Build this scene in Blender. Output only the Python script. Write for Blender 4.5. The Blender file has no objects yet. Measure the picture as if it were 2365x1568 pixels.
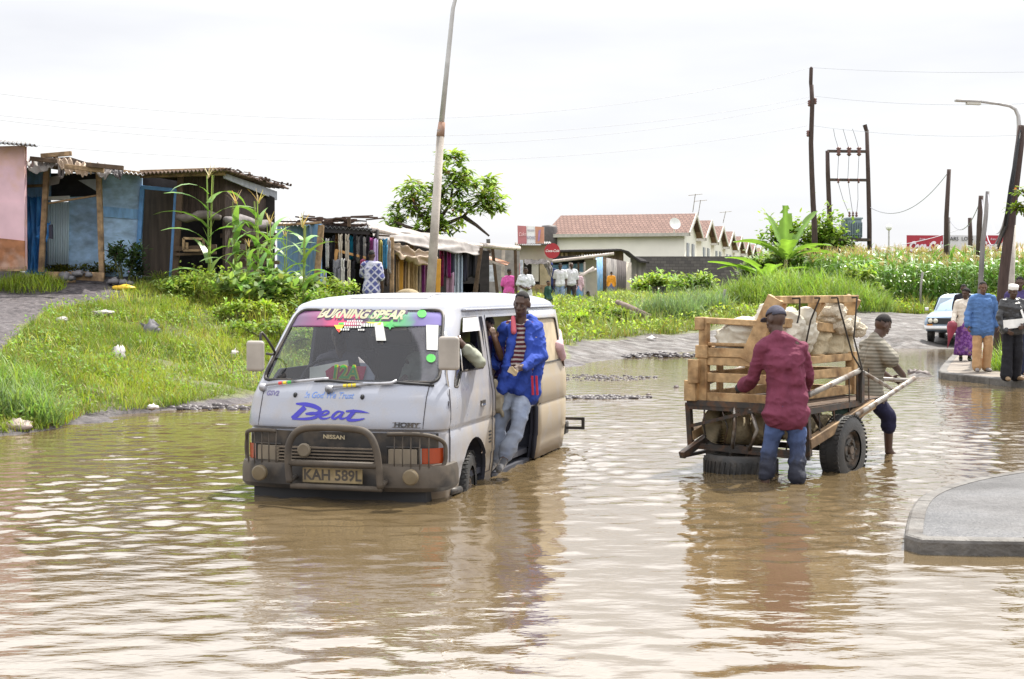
import bpy, bmesh, math, random
import numpy as np
from mathutils import Vector, Matrix, noise as mnoise
random.seed(11); RNG=np.random.default_rng(11)
R=math.radians
scene=bpy.context.scene
COL=scene.collection
# ------------------------------------------------------------------ camera
F_PX=3285.0; CX=1182.5; CY=784.0; HCAM=1.65; YH=672.0      # photograph measured at 2365 x 1568
PITCH=math.atan((CY-YH)/F_PX)
cd=bpy.data.cameras.new("camera"); cam=bpy.data.objects.new("camera",cd); COL.objects.link(cam)
cam.location=(0,0,HCAM); cam.rotation_euler=(math.pi/2-PITCH,0,0)
cd.sensor_width=36; cd.lens=F_PX/2365*36; cd.clip_start=.1; cd.clip_end=3000
scene.camera=cam
# ------------------------------------------------------------------ light
SUN_EL=R(58); SUN_AZ=R(38)            # azimuth from +Y towards +X: behind the scene, to the right
sun_dir=Vector((math.sin(SUN_AZ)*math.cos(SUN_EL),math.cos(SUN_AZ)*math.cos(SUN_EL),math.sin(SUN_EL)))
sl=bpy.data.lights.new("sun","SUN"); sl.energy=5.6; sl.angle=R(.6); sl.color=(1,.95,.86)
so=bpy.data.objects.new("sun",sl); COL.objects.link(so); so.location=sun_dir*50
so.rotation_euler=sun_dir.to_track_quat('Z','Y').to_euler()
w=bpy.data.worlds.new("World"); scene.world=w; w.use_nodes=True
nt=w.node_tree; N=nt.nodes; L=nt.links; N.clear()
out=N.new('ShaderNodeOutputWorld'); bg=N.new('ShaderNodeBackground'); bg.inputs[1].default_value=.1
sky=N.new('ShaderNodeTexSky'); sky.sky_type='NISHITA'; sky.sun_disc=False; sky.sun_elevation=SUN_EL; sky.sun_rotation=SUN_AZ
tc=N.new('ShaderNodeTexCoord'); mp=N.new('ShaderNodeMapping'); mp.inputs['Scale'].default_value=(1.1,1.1,5.5)
nz=N.new('ShaderNodeTexNoise'); nz.inputs['Scale'].default_value=1.7; nz.inputs['Detail'].default_value=5; nz.inputs['Roughness'].default_value=.55
L.new(tc.outputs['Generated'],mp.inputs[0]); L.new(mp.outputs[0],nz.inputs[0])
rmp=N.new('ShaderNodeValToRGB'); rmp.color_ramp.elements[0].position=.34; rmp.color_ramp.elements[0].color=(.82,.825,.87,1)
rmp.color_ramp.elements[1].position=.64; rmp.color_ramp.elements[1].color=(1.0,1.0,1.0,1); L.new(nz.outputs[0],rmp.inputs[0])
sx=N.new('ShaderNodeSeparateXYZ'); L.new(tc.outputs['Generated'],sx.inputs[0])
mz=N.new('ShaderNodeMath'); mz.operation='MAXIMUM'; mz.inputs[1].default_value=0; L.new(sx.outputs[2],mz.inputs[0])
ml=N.new('ShaderNodeMapRange'); ml.interpolation_type='SMOOTHSTEP'; ml.inputs[1].default_value=.17; ml.inputs[2].default_value=.31; ml.inputs[3].default_value=7.5; ml.inputs[4].default_value=17; L.new(mz.outputs[0],ml.inputs[0])
sc=N.new('ShaderNodeVectorMath'); sc.operation='SCALE'; L.new(rmp.outputs[0],sc.inputs[0]); L.new(ml.outputs[0],sc.inputs['Scale'])
mx=N.new('ShaderNodeMix'); mx.data_type='RGBA'; mx.inputs[0].default_value=.93
L.new(sky.outputs[0],mx.inputs[6]); L.new(sc.outputs[0],mx.inputs[7])
L.new(mx.outputs[2],bg.inputs[0]); L.new(bg.outputs[0],out.inputs[0])
vs_=scene.view_settings; scene.display_settings.display_device='sRGB'
vs_.view_transform='Standard'; vs_.look='None'; vs_.gamma=1; vs_.exposure=.54
scene.render.engine='CYCLES'; scene.cycles.max_bounces=6; scene.cycles.transparent_max_bounces=12
scene.cycles.caustics_reflective=False; scene.cycles.caustics_refractive=False
scene.render.resolution_x=1024; scene.render.resolution_y=679
# ------------------------------------------------------------------ pixel -> world
def at(px,py,d):
    u=(px-CX)/F_PX; v=(CY-py)/F_PX; c,s=math.cos(PITCH),math.sin(PITCH)
    dy=c+v*s; dz=-s+v*c
    return Vector((u*d/dy,d,HCAM+dz*d/dy))
def gz(px,py,z=0.0):
    u=(px-CX)/F_PX; v=(CY-py)/F_PX; c,s=math.cos(PITCH),math.sin(PITCH)
    dy=c+v*s; dz=-s+v*c
    return at(px,py,(z-HCAM)/dz*dy)
# ------------------------------------------------------------------ materials
MATS={}
def pm(name,col,rough=.65,spec=.4,metal=0,var=.18,scale=6,bump=0,bscale=40,col2=None,c2scale=2.5,c2lo=.45,c2hi=.62,coat=0,stretch=(1,1,1),trans=0):
    if name in MATS: return MATS[name]
    m=bpy.data.materials.new(name); m.use_nodes=True; MATS[name]=m
    n=m.node_tree.nodes; l=m.node_tree.links; b=n['Principled BSDF']
    b.inputs['Roughness'].default_value=rough; b.inputs['Specular IOR Level'].default_value=spec; b.inputs['Metallic'].default_value=metal
    if coat: b.inputs['Coat Weight'].default_value=coat; b.inputs['Coat Roughness'].default_value=.08
    t=n.new('ShaderNodeTexCoord'); mpg=n.new('ShaderNodeMapping'); mpg.inputs['Scale'].default_value=stretch; l.new(t.outputs['Object'],mpg.inputs[0])
    base=None
    rgb=n.new('ShaderNodeRGB'); rgb.outputs[0].default_value=(*col,1); base=rgb.outputs[0]
    if col2:
        nn=n.new('ShaderNodeTexNoise'); nn.inputs['Scale'].default_value=c2scale; nn.inputs['Detail'].default_value=6; l.new(mpg.outputs[0],nn.inputs[0])
        mr=n.new('ShaderNodeMapRange'); mr.inputs[1].default_value=c2lo; mr.inputs[2].default_value=c2hi; l.new(nn.outputs[0],mr.inputs[0])
        mxx=n.new('ShaderNodeMix'); mxx.data_type='RGBA'; l.new(mr.outputs[0],mxx.inputs[0]); l.new(base,mxx.inputs[6]); mxx.inputs[7].default_value=(*col2,1); base=mxx.outputs[2]
    if var:
        nn=n.new('ShaderNodeTexNoise'); nn.inputs['Scale'].default_value=scale; nn.inputs['Detail'].default_value=5; l.new(mpg.outputs[0],nn.inputs[0])
        mr=n.new('ShaderNodeMapRange'); mr.inputs[1].default_value=.3; mr.inputs[2].default_value=.7; mr.inputs[3].default_value=1-var; mr.inputs[4].default_value=1+var; l.new(nn.outputs[0],mr.inputs[0])
        hs=n.new('ShaderNodeHueSaturation'); l.new(base,hs.inputs['Color']); l.new(mr.outputs[0],hs.inputs['Value']); base=hs.outputs[0]
    l.new(base,b.inputs['Base Color'])
    if bump:
        nb=n.new('ShaderNodeTexNoise'); nb.inputs['Scale'].default_value=bscale; nb.inputs['Detail'].default_value=4; l.new(mpg.outputs[0],nb.inputs[0])
        bp=n.new('ShaderNodeBump'); bp.inputs['Strength'].default_value=bump; bp.inputs['Distance'].default_value=.02; l.new(nb.outputs[0],bp.inputs['Height']); l.new(bp.outputs[0],b.inputs['Normal'])
    if trans:
        o=n['Material Output']; tr=n.new('ShaderNodeBsdfTranslucent'); l.new(base,tr.inputs[0]); ms=n.new('ShaderNodeMixShader'); ms.inputs[0].default_value=trans
        l.new(b.outputs[0],ms.inputs[1]); l.new(tr.outputs[0],ms.inputs[2]); l.new(ms.outputs[0],o.inputs[0])
    return m
def leafmat(name,trans=.4,rough=.5,spec=.35,mul=(1,1,1)):
    """foliage whose own colour comes per leaf from the colour attribute 'Col'"""
    if name in MATS: return MATS[name]
    m=bpy.data.materials.new(name); m.use_nodes=True; MATS[name]=m
    n=m.node_tree.nodes; l=m.node_tree.links; b=n['Principled BSDF']
    b.inputs['Roughness'].default_value=rough; b.inputs['Specular IOR Level'].default_value=spec
    a=n.new('ShaderNodeAttribute'); a.attribute_name='Col'; l.new(a.outputs['Color'],b.inputs['Base Color'])
    tr=n.new('ShaderNodeBsdfTranslucent'); mu=n.new('ShaderNodeMix'); mu.data_type='RGBA'; mu.blend_type='MULTIPLY'; mu.inputs[0].default_value=1
    l.new(a.outputs['Color'],mu.inputs[6]); mu.inputs[7].default_value=(1.25,1.3,.6,1); l.new(mu.outputs[2],tr.inputs[0])
    ms=n.new('ShaderNodeMixShader'); ms.inputs[0].default_value=trans; l.new(b.outputs[0],ms.inputs[1]); l.new(tr.outputs[0],ms.inputs[2]); l.new(ms.outputs[0],n['Material Output'].inputs[0])
    return m
def colmat(name,rough=.7):
    m=pm(name,(1,1,1),rough,var=0); n=m.node_tree.nodes; a=n.new('ShaderNodeAttribute'); a.attribute_name='Col'; m.node_tree.links.new(a.outputs['Color'],n['Principled BSDF'].inputs['Base Color']); return m
# ------------------------------------------------------------------ things and meshes
def rz(a): return Matrix.Rotation(a,4,'Z')
class Thing:
    def __init__(s,name,label,cat,loc=(0,0,0),rot=0,group=None,M=None):
        s.o=bpy.data.objects.new(name,None); COL.objects.link(s.o); s.o.empty_display_size=.2
        s.M=M if M is not None else Matrix.Translation(Vector(loc))@rz(rot)
        s.o.matrix_world=s.M; s.I=s.M.inverted()
        s.o['label']=label; s.o['category']=cat
        if group: s.o['group']=group
def tag(o,label=None,cat=None,group=None,kind=None):
    if label: o['label']=label
    if cat: o['category']=cat
    if group: o['group']=group
    if kind: o['kind']=kind
    return o
SPH={}
def sph_pts(nu,nv):
    k=(nu,nv)
    if k not in SPH:
        V=[(0,0,1)]; Fs=[]
        for j in range(1,nv):
            t=math.pi*j/nv
            for i in range(nu): V.append((math.sin(t)*math.cos(2*math.pi*i/nu),math.sin(t)*math.sin(2*math.pi*i/nu),math.cos(t)))
        V.append((0,0,-1)); last=len(V)-1
        for i in range(nu): Fs.append((0,1+i,1+(i+1)%nu)); Fs.append((last,1+(nv-2)*nu+(i+1)%nu,1+(nv-2)*nu+i))
        for j in range(nv-2):
            for i in range(nu):
                a=1+j*nu+i; b=1+j*nu+(i+1)%nu; Fs.append((a,a+nu,b+nu,b))
        SPH[k]=(V,Fs)
    return SPH[k]
def frame(d,up=None):
    d=Vector(d).normalized(); up=Vector(up) if up is not None else Vector((0,0,1))
    if abs(d.dot(up))>.995: up=Vector((0,1,0)) if abs(d.y)<.9 else Vector((1,0,0))
    x=up.cross(d).normalized(); y=d.cross(x)
    return x,y,d
class MB:
    def __init__(s): s.v=[]; s.f=[]; s.m=[]; s.cur=0
    def add(s,V,Fs):
        o=len(s.v); s.v.extend([tuple(q) for q in V]); s.f.extend([tuple(o+i for i in q) for q in Fs]); s.m.extend([s.cur]*len(Fs)); return s
    def box(s,c,sz,M=None,ch=0):
        x,y,z=[q/2 for q in sz]; c=Vector(c)
        V=[Vector((a*x,b*y,e*z)) for e in (-1,1) for b in (-1,1) for a in (-1,1)]
        if M is not None: V=[M@q for q in V]
        return s.add([c+q for q in V],[(0,2,3,1),(4,5,7,6),(0,1,5,4),(2,6,7,3),(0,4,6,2),(1,3,7,5)])
    def bar(s,a,b,w,h,up=None):
        a=Vector(a);b=Vector(b); x,y,d=frame(b-a,up); w/=2;h/=2
        V=[p+x*i*w+y*j*h for p in (a,b) for j in (-1,1) for i in (-1,1)]
        return s.add(V,[(0,2,3,1),(4,5,7,6),(0,1,5,4),(2,6,7,3),(0,4,6,2),(1,3,7,5)])
    def tube(s,pts,r,n=8,cap=True,closed=False):
        pts=[Vector(p) for p in pts]; k=len(pts); rr=r if isinstance(r,(list,tuple)) else [r]*k
        V=[];Fs=[];px=None
        for i,p in enumerate(pts):
            if closed: d=pts[(i+1)%k]-pts[i-1]
            else: d=pts[min(i+1,k-1)]-pts[max(i-1,0)]
            if px is None: x,y,dd=frame(d)
            else:
                dd=d.normalized(); x=px-dd*px.dot(dd)
                if x.length<1e-5: x,y,dd=frame(d)
                x.normalize(); y=dd.cross(x)
            px=x
            for j in range(n):
                a=2*math.pi*j/n; V.append(p+(x*math.cos(a)+y*math.sin(a))*rr[i])
        for i in range(k if closed else k-1):
            for j in range(n):
                a=i*n+j;b=i*n+(j+1)%n; i2=(i+1)%k; Fs.append((a,b,i2*n+(j+1)%n,i2*n+j))
        if cap and not closed: Fs.append(tuple(range(n))[::-1]); Fs.append(tuple((k-1)*n+j for j in range(n)))
        return s.add(V,Fs)
    def ell(s,c,rad,M=None,nu=14,nv=9):
        V,Fs=sph_pts(nu,nv); c=Vector(c); W=[Vector((a*rad[0],b*rad[1],e*rad[2])) for a,b,e in V]
        if M is not None: W=[M@q for q in W]
        return s.add([c+q for q in W],Fs)
    def rc(s,a,ra,b,rb,n=12):
        """round cone: two balls joined by a taper"""
        a=Vector(a);b=Vector(b); d=b-a; l=d.length
        if l<1e-6: return s.ell(a,(ra,)*3)
        x,y,z=frame(d); V=[a-z*ra];Fs=[]; prof=[]
        for t in (-65,-35,0): prof.append((ra*math.cos(R(t)),ra*math.sin(R(t))))
        for t in (0,35,65): prof.append((rb*math.cos(R(t)),l+rb*math.sin(R(t))))
        for r_,h in prof:
            for j in range(n): q=2*math.pi*j/n; V.append(a+z*h+(x*math.cos(q)+y*math.sin(q))*r_)
        V.append(b+z*rb); e=len(V)-1; m=len(prof)
        for j in range(n): Fs.append((0,1+(j+1)%n,1+j)); Fs.append((e,1+(m-1)*n+j,1+(m-1)*n+(j+1)%n))
        for i in range(m-1):
            for j in range(n): p=1+i*n+j;q=1+i*n+(j+1)%n; Fs.append((p,q,q+n,p+n))
        return s.add(V,Fs)
    def lathe(s,prof,c,axis=(0,0,1),n=20,cap=True):
        x,y,z=frame(axis); c=Vector(c); V=[];Fs=[]
        for r_,h in prof:
            for j in range(n): q=2*math.pi*j/n; V.append(c+z*h+(x*math.cos(q)+y*math.sin(q))*r_)
        for i in range(len(prof)-1):
            for j in range(n): a=i*n+j;b=i*n+(j+1)%n; Fs.append((a,b,b+n,a+n))
        if cap: Fs.append(tuple(range(n))[::-1]); Fs.append(tuple((len(prof)-1)*n+j for j in range(n)))
        return s.add(V,Fs)
    def prism(s,poly,fn,t):
        """poly of 2-d points; fn(a,b,t) gives the 3-d point"""
        k=len(poly); V=[fn(a,b,0) for a,b in poly]+[fn(a,b,t) for a,b in poly]
        Fs=[tuple(range(k)),tuple(range(2*k-1,k-1,-1))]+[((i+1)%k,i,k+i,k+(i+1)%k) for i in range(k)]
        return s.add(V,Fs)
    def grid(s,fn,nu,nv):
        V=[fn(i/nu,j/nv) for j in range(nv+1) for i in range(nu+1)]
        return s.add(V,[(j*(nu+1)+i,j*(nu+1)+i+1,(j+1)*(nu+1)+i+1,(j+1)*(nu+1)+i) for j in range(nv) for i in range(nu)])
    def obj(s,name,mat,par=None,smooth=False,world=False,bevel=0,solid=0,fixn=True,angle=None):
        me=bpy.data.meshes.new(name)
        V=s.v
        if world and par is not None: I=par.I; V=[I@Vector(q) for q in V]
        me.from_pydata(V,[],s.f); me.update()
        for m in (mat if isinstance(mat,(list,tuple)) else [mat]): me.materials.append(m)
        if any(s.m): me.polygons.foreach_set('material_index',s.m)
        if fixn:
            bm=bmesh.new(); bm.from_mesh(me); bmesh.ops.recalc_face_normals(bm,faces=bm.faces); bm.to_mesh(me); bm.free()
        if smooth: me.polygons.foreach_set('use_smooth',[True]*len(me.polygons))
        if smooth and angle: me.set_sharp_from_angle(angle=R(angle))
        o=bpy.data.objects.new(name,me); COL.objects.link(o)
        if par is not None: o.parent=par.o if isinstance(par,Thing) else par
        if solid: q=o.modifiers.new('s','SOLIDIFY'); q.thickness=solid; q.offset=0
        if bevel: q=o.modifiers.new('b','BEVEL'); q.width=bevel; q.segments=2; q.limit_method='ANGLE'; q.angle_limit=R(40)
        return o
def copytree(o,par=None):
    c=o.copy(); COL.objects.link(c)
    if par is not None: c.parent=par
    for ch in list(o.children): copytree(ch,c)
    return c
def bake(o):
    """apply modifiers through the depsgraph"""
    dg=bpy.context.evaluated_depsgraph_get(); dg.update()
    me=bpy.data.meshes.new_from_object(o.evaluated_get(dg)); o.modifiers.clear(); old=o.data; o.data=me; bpy.data.meshes.remove(old); return o
def npmesh(name,V,Fq,mat,par=None,cols=None,smooth=False,mats=None):
    """V (n,3) array, Fq (m,k) array, optional per-vertex colour"""
    me=bpy.data.meshes.new(name); n=len(V); m,k=Fq.shape
    me.vertices.add(n); me.vertices.foreach_set('co',np.asarray(V,np.float32).ravel())
    me.loops.add(m*k); me.loops.foreach_set('vertex_index',Fq.astype(np.int32).ravel())
    me.polygons.add(m); me.polygons.foreach_set('loop_start',np.arange(0,m*k,k,dtype=np.int32)); me.polygons.foreach_set('loop_total',np.full(m,k,np.int32))
    for q in (mat if isinstance(mat,(list,tuple)) else [mat]): me.materials.append(q)
    if mats is not None: me.polygons.foreach_set('material_index',mats.astype(np.int32))
    if smooth: me.polygons.foreach_set('use_smooth',np.ones(m,bool))
    if cols is not None:
        a=me.color_attributes.new('Col','FLOAT_COLOR','POINT'); c=np.ones((n,4),np.float32); c[:,:3]=cols; a.data.foreach_set('color',c.ravel())
    me.update(calc_edges=True)
    o=bpy.data.objects.new(name,me); COL.objects.link(o)
    if par is not None: o.parent=par.o if isinstance(par,Thing) else par
    return o
def text(name,body,mat,par,M,size,ext=.001,shear=0,sx=1,bold=0,align='CENTER'):
    c=bpy.data.curves.new('t','FONT'); c.body=body; c.size=size; c.extrude=ext; c.shear=shear; c.align_x=align; c.align_y='CENTER'; c.offset=bold; c.resolution_u=3
    t=bpy.data.objects.new('t',c); COL.objects.link(t)
    dg=bpy.context.evaluated_depsgraph_get(); dg.update(); me=bpy.data.meshes.new_from_object(t.evaluated_get(dg))
    bpy.data.objects.remove(t); me.transform(Matrix.Diagonal((sx,1,1,1))); me.transform(M); me.materials.clear(); me.materials.append(mat)
    o=bpy.data.objects.new(name,me); COL.objects.link(o)
    if par is not None: o.parent=par.o if isinstance(par,Thing) else par
    return o
def facing(loc,right,up):
    """text matrix: x along right, y along up"""
    r=Vector(right).normalized(); u=Vector(up); u=(u-r*u.dot(r)).normalized(); n=r.cross(u)
    return Matrix(((r.x,u.x,n.x,loc[0]),(r.y,u.y,n.y,loc[1]),(r.z,u.z,n.z,loc[2]),(0,0,0,1)))
def blades(P,ang,h,wd,lean,curve,nseg,tip=.15,droop=0,twist=None,mid=False):
    """ribbon leaves: base P(n,3), heading ang, length h, width, lean from vertical, added bend; returns verts, quads"""
    n=len(P); t=np.linspace(0,1,nseg+1); V=np.zeros((n,nseg+1,2,3))
    hx=np.cos(ang);hy=np.sin(ang); pos=P.copy()[:, :]
    px=-hy;py=hx; cur=pos.copy()
    if twist is None: twist=np.zeros(n)
    for i in range(nseg+1):
        th=lean+curve*t[i]
        if i>0:
            st=h/nseg; thm=lean+curve*(t[i]+t[i-1])/2
            cur=cur+np.stack([hx*np.sin(thm)*st,hy*np.sin(thm)*st,np.cos(thm)*st],1)
        if mid: wf=(np.sin(math.pi*min(1,(t[i]*.86+.1)))**.6)
        else: wf=1-(1-tip)*t[i]**1.6
        ww=(wd*wf/2)[:,None] if np.ndim(wd) else wd*wf/2
        tw=twist*t[i]
        side=np.stack([px*np.cos(tw),py*np.cos(tw),np.sin(tw)],1)
        V[:,i,0]=cur-side*ww; V[:,i,1]=cur+side*ww
    V=V.reshape(-1,3); b=(np.arange(n)*(nseg+1)*2)[:,None]; Q=[]
    for i in range(nseg):
        a=b+i*2; Q.append(np.concatenate([a,a+1,a+3,a+2],1))
    return V,np.concatenate(Q),(nseg+1)*2
def jitcol(base,n,rep,dv=.25,dh=.12,rng=RNG):
    """per-leaf colours repeated per vertex"""
    base=np.array(base); 
    if base.ndim==1: base=np.tile(base,(n,1))
    c=base*(1+rng.uniform(-dv,dv,(n,1)))*(1+rng.uniform(-dh,dh,(n,3)))
    return np.repeat(np.clip(c,0,1),rep,0)
def vnoise(x,y,s,seed=0):
    """smooth value noise, numpy"""
    rs=np.random.default_rng(seed).random((64,64)); x=np.asarray(x)/s; y=np.asarray(y)/s
    xi=np.floor(x).astype(int);yi=np.floor(y).astype(int);fx=x-xi;fy=y-yi;fx=fx*fx*(3-2*fx);fy=fy*fy*(3-2*fy)
    g=lambda a,b: rs[a%64,b%64]
    return (g(xi,yi)*(1-fx)+g(xi+1,yi)*fx)*(1-fy)+(g(xi,yi+1)*(1-fx)+g(xi+1,yi+1)*fx)*fy
def inpoly(x,y,poly):
    r=np.zeros(np.shape(x),bool); k=len(poly)
    for i in range(k):
        x1,y1=poly[i][:2];x2,y2=poly[(i+1)%k][:2]
        if y1==y2: continue
        c=((y1>y)!=(y2>y))&(x<(x2-x1)*(y-y1)/(y2-y1)+x1); r^=c
    return r
# common materials
wood=pm('weathered_wood',(.30,.20,.11),.8,var=.35,scale=9,stretch=(1,1,1),bump=.3,bscale=30,col2=(.16,.105,.06),c2scale=5)
wood_dark=pm('dark_wood',(.085,.055,.035),.85,var=.35,scale=7,bump=.3)
pine=pm('raw_pine',(.42,.275,.135),.7,var=.35,scale=11,bump=.3,bscale=30,col2=(.20,.11,.045),c2scale=5,c2lo=.46,c2hi=.70)
steel_dark=pm('dark_steel',(.045,.04,.036),.5,spec=.5,metal=.3,var=.3,col2=(.09,.05,.03),c2scale=14)
steel_grey=pm('worn_steel_tube',(.33,.31,.28),.4,metal=.6,var=.25,col2=(.14,.10,.07),c2scale=12)
black_rub=pm('black_rubber',(.022,.021,.02),.55,spec=.5,var=.3,bump=.3,bscale=60,col2=(.06,.05,.04),c2scale=6,c2lo=.5,c2hi=.8)
black=pm('matt_black',(.02,.02,.022),.6,var=.1)
white_paint=pm('white_paint',(.78,.78,.76),.5,var=.06)
rope_m=pm('black_strap',(.03,.025,.02),.8)
# ------------------------------------------------------------------ terrain
CP=[]
def cz(px,py,z): p=gz(px,py,z); CP.append((p.x,p.y,z))
def cdp(px,py,d): p=at(px,py,d); CP.append(tuple(p))
for x,y,z in [(-7,4,-.35),(0,4,-.35),(5,4,-.3),(-6,9,-.35),(-2.5,11,-.33),(2,9,-.3),(5,9,-.25),(-5,13,-.3),(2.2,12.6,-.13),(3.4,13.4,-.11),(6,12,-.15),(0,16,-.25),(4,18,-.2),(8,18,-.15),(-2,19,-.15),(2,24,-.12),(6,25,-.13),(10,24,-.1),(4,30,-.1),(9,31,-.1)]: CP.append((x,y,z))
for a,b in [(-60,1030),(0,1012),(110,1000),(200,968),(300,958),(400,948),(480,938),(560,925),(760,900),(950,876),(1120,856),(1320,838),(1400,834),(1480,818),(1640,808),(1800,803),(1960,803),(2080,797)]: cz(a,b,0)
for q in [(100,900,18.5),(100,800,22),(100,720,26),(60,660,29),(240,645,30),(400,640,30.5),(300,880,20.5),(300,780,24),(300,700,27),(500,860,23),(500,760,26),(500,690,29),(640,690,30),(760,690,33),
 (800,770,28),(1000,730,33),(860,730,35),(1100,707,44),(1210,705,48),(1295,711,56),(1410,694,84),(1350,760,43),(1350,806,37.5),(1450,786,40),(1450,740,48),(1550,766,44),(1600,774,43),(1700,722,50),(1600,704,60),(1500,692,75),
 (1850,704,54),(1700,684,80),(2000,724,58),(2160,724,60),(2100,762,47),(2000,772,44),(2160,791,42.5),(2300,742,50),(2000,697,63),(2200,697,64),(2360,702,60),(1900,692,70),(-60,700,27),(-100,640,30)]: cdp(*q)
for x,y,z in [(-60,110,1.6),(0,110,1.5),(40,110,1.6),(90,110,1.5),(-25,45,2.1),(-16,34,2.0),(-40,60,2),(-200,300,1.8),(0,300,1.8),(200,300,1.8),(-30,20,1.2),(-20,12,.5),(30,30,.2),(40,60,1),(20,10,-.1),(-12,10,-.3),(-14,5,-.3),(14,5,-.2)]: CP.append((x,y,z))
CPA=np.array(CP)
def tps_fit(P,reg=.02):
    n=len(P); X=P[:,:2]; D=np.linalg.norm(X[:,None]-X[None],axis=2); K=D**2*np.log(D+1e-9); K[D<1e-9]=0
    K=K+np.eye(n)*reg*50; Pm=np.c_[np.ones(n),X]; A=np.block([[K,Pm],[Pm.T,np.zeros((3,3))]]); return np.linalg.solve(A,np.r_[P[:,2],0,0,0])
SC=20.; CPs=CPA.copy(); CPs[:,:2]/=SC; TW=tps_fit(CPs,.0002)
def zt(x,y):
    x=np.asarray(x,float);y=np.asarray(y,float); sh=x.shape; q=np.c_[x.ravel(),y.ravel()]/SC; o=np.zeros(len(q))
    for s in range(0,len(q),20000):
        D=np.linalg.norm(q[s:s+20000,None]-CPs[None,:,:2],axis=2); K=D**2*np.log(D+1e-9); o[s:s+20000]=K@TW[:-3]+TW[-3]+q[s:s+20000]@TW[-2:]
    o=np.clip(o,-.45,2.3); yy=y.ravel()
    far=np.clip((yy-85)/60,0,1); o=o*(1-far)+1.6*far
    return o.reshape(sh)
def z1(x,y): return float(zt(np.array([x]),np.array([y]))[0])
def gp(px,d):
    """ground point in pixel column px at depth d"""
    x=at(px,700,d).x; return Vector((x,d,z1(x,d)))
def pxy(px,py,d): q=at(px,py,d); return (q.x,q.y)
PATH=[(-30,14+8),(-14,23),gz(0,750,1.15)[:2],pxy(110,722,26),pxy(240,700,27.2),pxy(300,672,28.6),pxy(330,655,29.8),(-7.5,31),(-12,33),(-30,33)]
ROAD=[pxy(1325,812,36.5),pxy(1420,790,39),pxy(1480,775,41.5),pxy(1640,762,44.5),pxy(1790,745,48),pxy(2030,722,58),pxy(2170,722,60),(30,60),(30,30),pxy(2365,905,23),pxy(2160,880,26),(6.5,30),(2,32),(1.2,32.5)]
KERBTOP=.13
xs=np.unique(np.r_[-400,-250,-150,-90,-60,-45,np.arange(-34,34,.32),40,48,60,80,110,150,250,400]); ys=np.unique(np.r_[3,np.arange(4,48,.3),np.arange(48,100,.9),105,112,120,140,170,220,300,450,800,1400])
GX,GY=np.meshgrid(xs,ys); GZ=zt(GX,GY)
onroad=inpoly(GX,GY,ROAD); onpath=inpoly(GX,GY,PATH)
rough=(vnoise(GX,GY,.9,1)-.5)*.16+(vnoise(GX,GY,.35,2)-.5)*.07
GZ=GZ+np.where(GY<90,rough*np.where(onroad,.35,1)*np.clip((GZ+.3)*4,0,1),0)
# low mud heaps on the flooded road edge
for px,py,rad,hh in [(2082,800,.75,.28),(2130,868,.35,.2),(2095,857,.3,.12),(1380,815,1.2,.14),(1470,800,1.0,.12),(1560,785,1.2,.1),(1700,788,1.4,.14),(1330,822,.9,.1)]:
    p=gz(px,py,0); GZ+=hh*np.exp(-(((GX-p.x)/rad)**2+((GY-p.y)/(rad*1.6))**2))
V=np.stack([GX,GY,GZ],2).reshape(-1,3); nx,ny=len(xs),len(ys)
ii,jj=np.meshgrid(np.arange(nx-1),np.arange(ny-1)); a=(jj*nx+ii).ravel(); FQ=np.stack([a,a+1,a+nx+1,a+nx],1)
gm=bpy.data.materials.new('ground_soil'); gm.use_nodes=True; n=gm.node_tree.nodes; l=gm.node_tree.links; b=n['Principled BSDF']
at_=n.new('ShaderNodeAttribute'); at_.attribute_name='Col'
g=n.new('ShaderNodeNewGeometry')
def nz_(scale,detail=6,rough=.6):
    q=n.new('ShaderNodeTexNoise'); q.inputs['Scale'].default_value=scale; q.inputs['Detail'].default_value=detail; q.inputs['Roughness'].default_value=rough; l.new(g.outputs['Position'],q.inputs[0]); return q.outputs[0]
def ramp_(src,p0,c0,p1,c1):
    q=n.new('ShaderNodeValToRGB'); q.color_ramp.elements[0].position=p0; q.color_ramp.elements[0].color=(*c0,1); q.color_ramp.elements[1].position=p1; q.color_ramp.elements[1].color=(*c1,1); l.new(src,q.inputs[0]); return q.outputs[0]
def mix_(f,a_,b_):
    q=n.new('ShaderNodeMix'); q.data_type='RGBA'; l.new(f,q.inputs[0]); l.new(a_,q.inputs[6]); l.new(b_,q.inputs[7]); return q.outputs[2]
sep=n.new('ShaderNodeSeparateColor'); l.new(at_.outputs['Color'],sep.inputs[0])
n1=nz_(2.2); n2=nz_(9); n3=nz_(40,4)
green=ramp_(n2,.3,(.05,.055,.018),.7,(.13,.14,.04))
mud=ramp_(n2,.32,(.028,.024,.028),.68,(.115,.10,.103))
road=ramp_(nz_(3.2,9,.78),.36,(.035,.030,.028),.62,(.135,.122,.115))
jit=n.new('ShaderNodeMath'); jit.operation='MULTIPLY_ADD'; l.new(n1,jit.inputs[0]); jit.inputs[1].default_value=.9; jit.inputs[2].default_value=-.45
def edge(ch):
    q=n.new('ShaderNodeMath'); q.operation='ADD'; l.new(sep.outputs[ch],q.inputs[0]); l.new(jit.outputs[0],q.inputs[1])
    m_=n.new('ShaderNodeMapRange'); m_.inputs[1].default_value=.4; m_.inputs[2].default_value=.6; l.new(q.outputs[0],m_.inputs[0]); return m_.outputs[0]
c1=mix_(edge(0),green,mud); c2=mix_(edge(1),c1,road); l.new(c2,b.inputs['Base Color'])
b.inputs['Specular IOR Level'].default_value=.35
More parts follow.
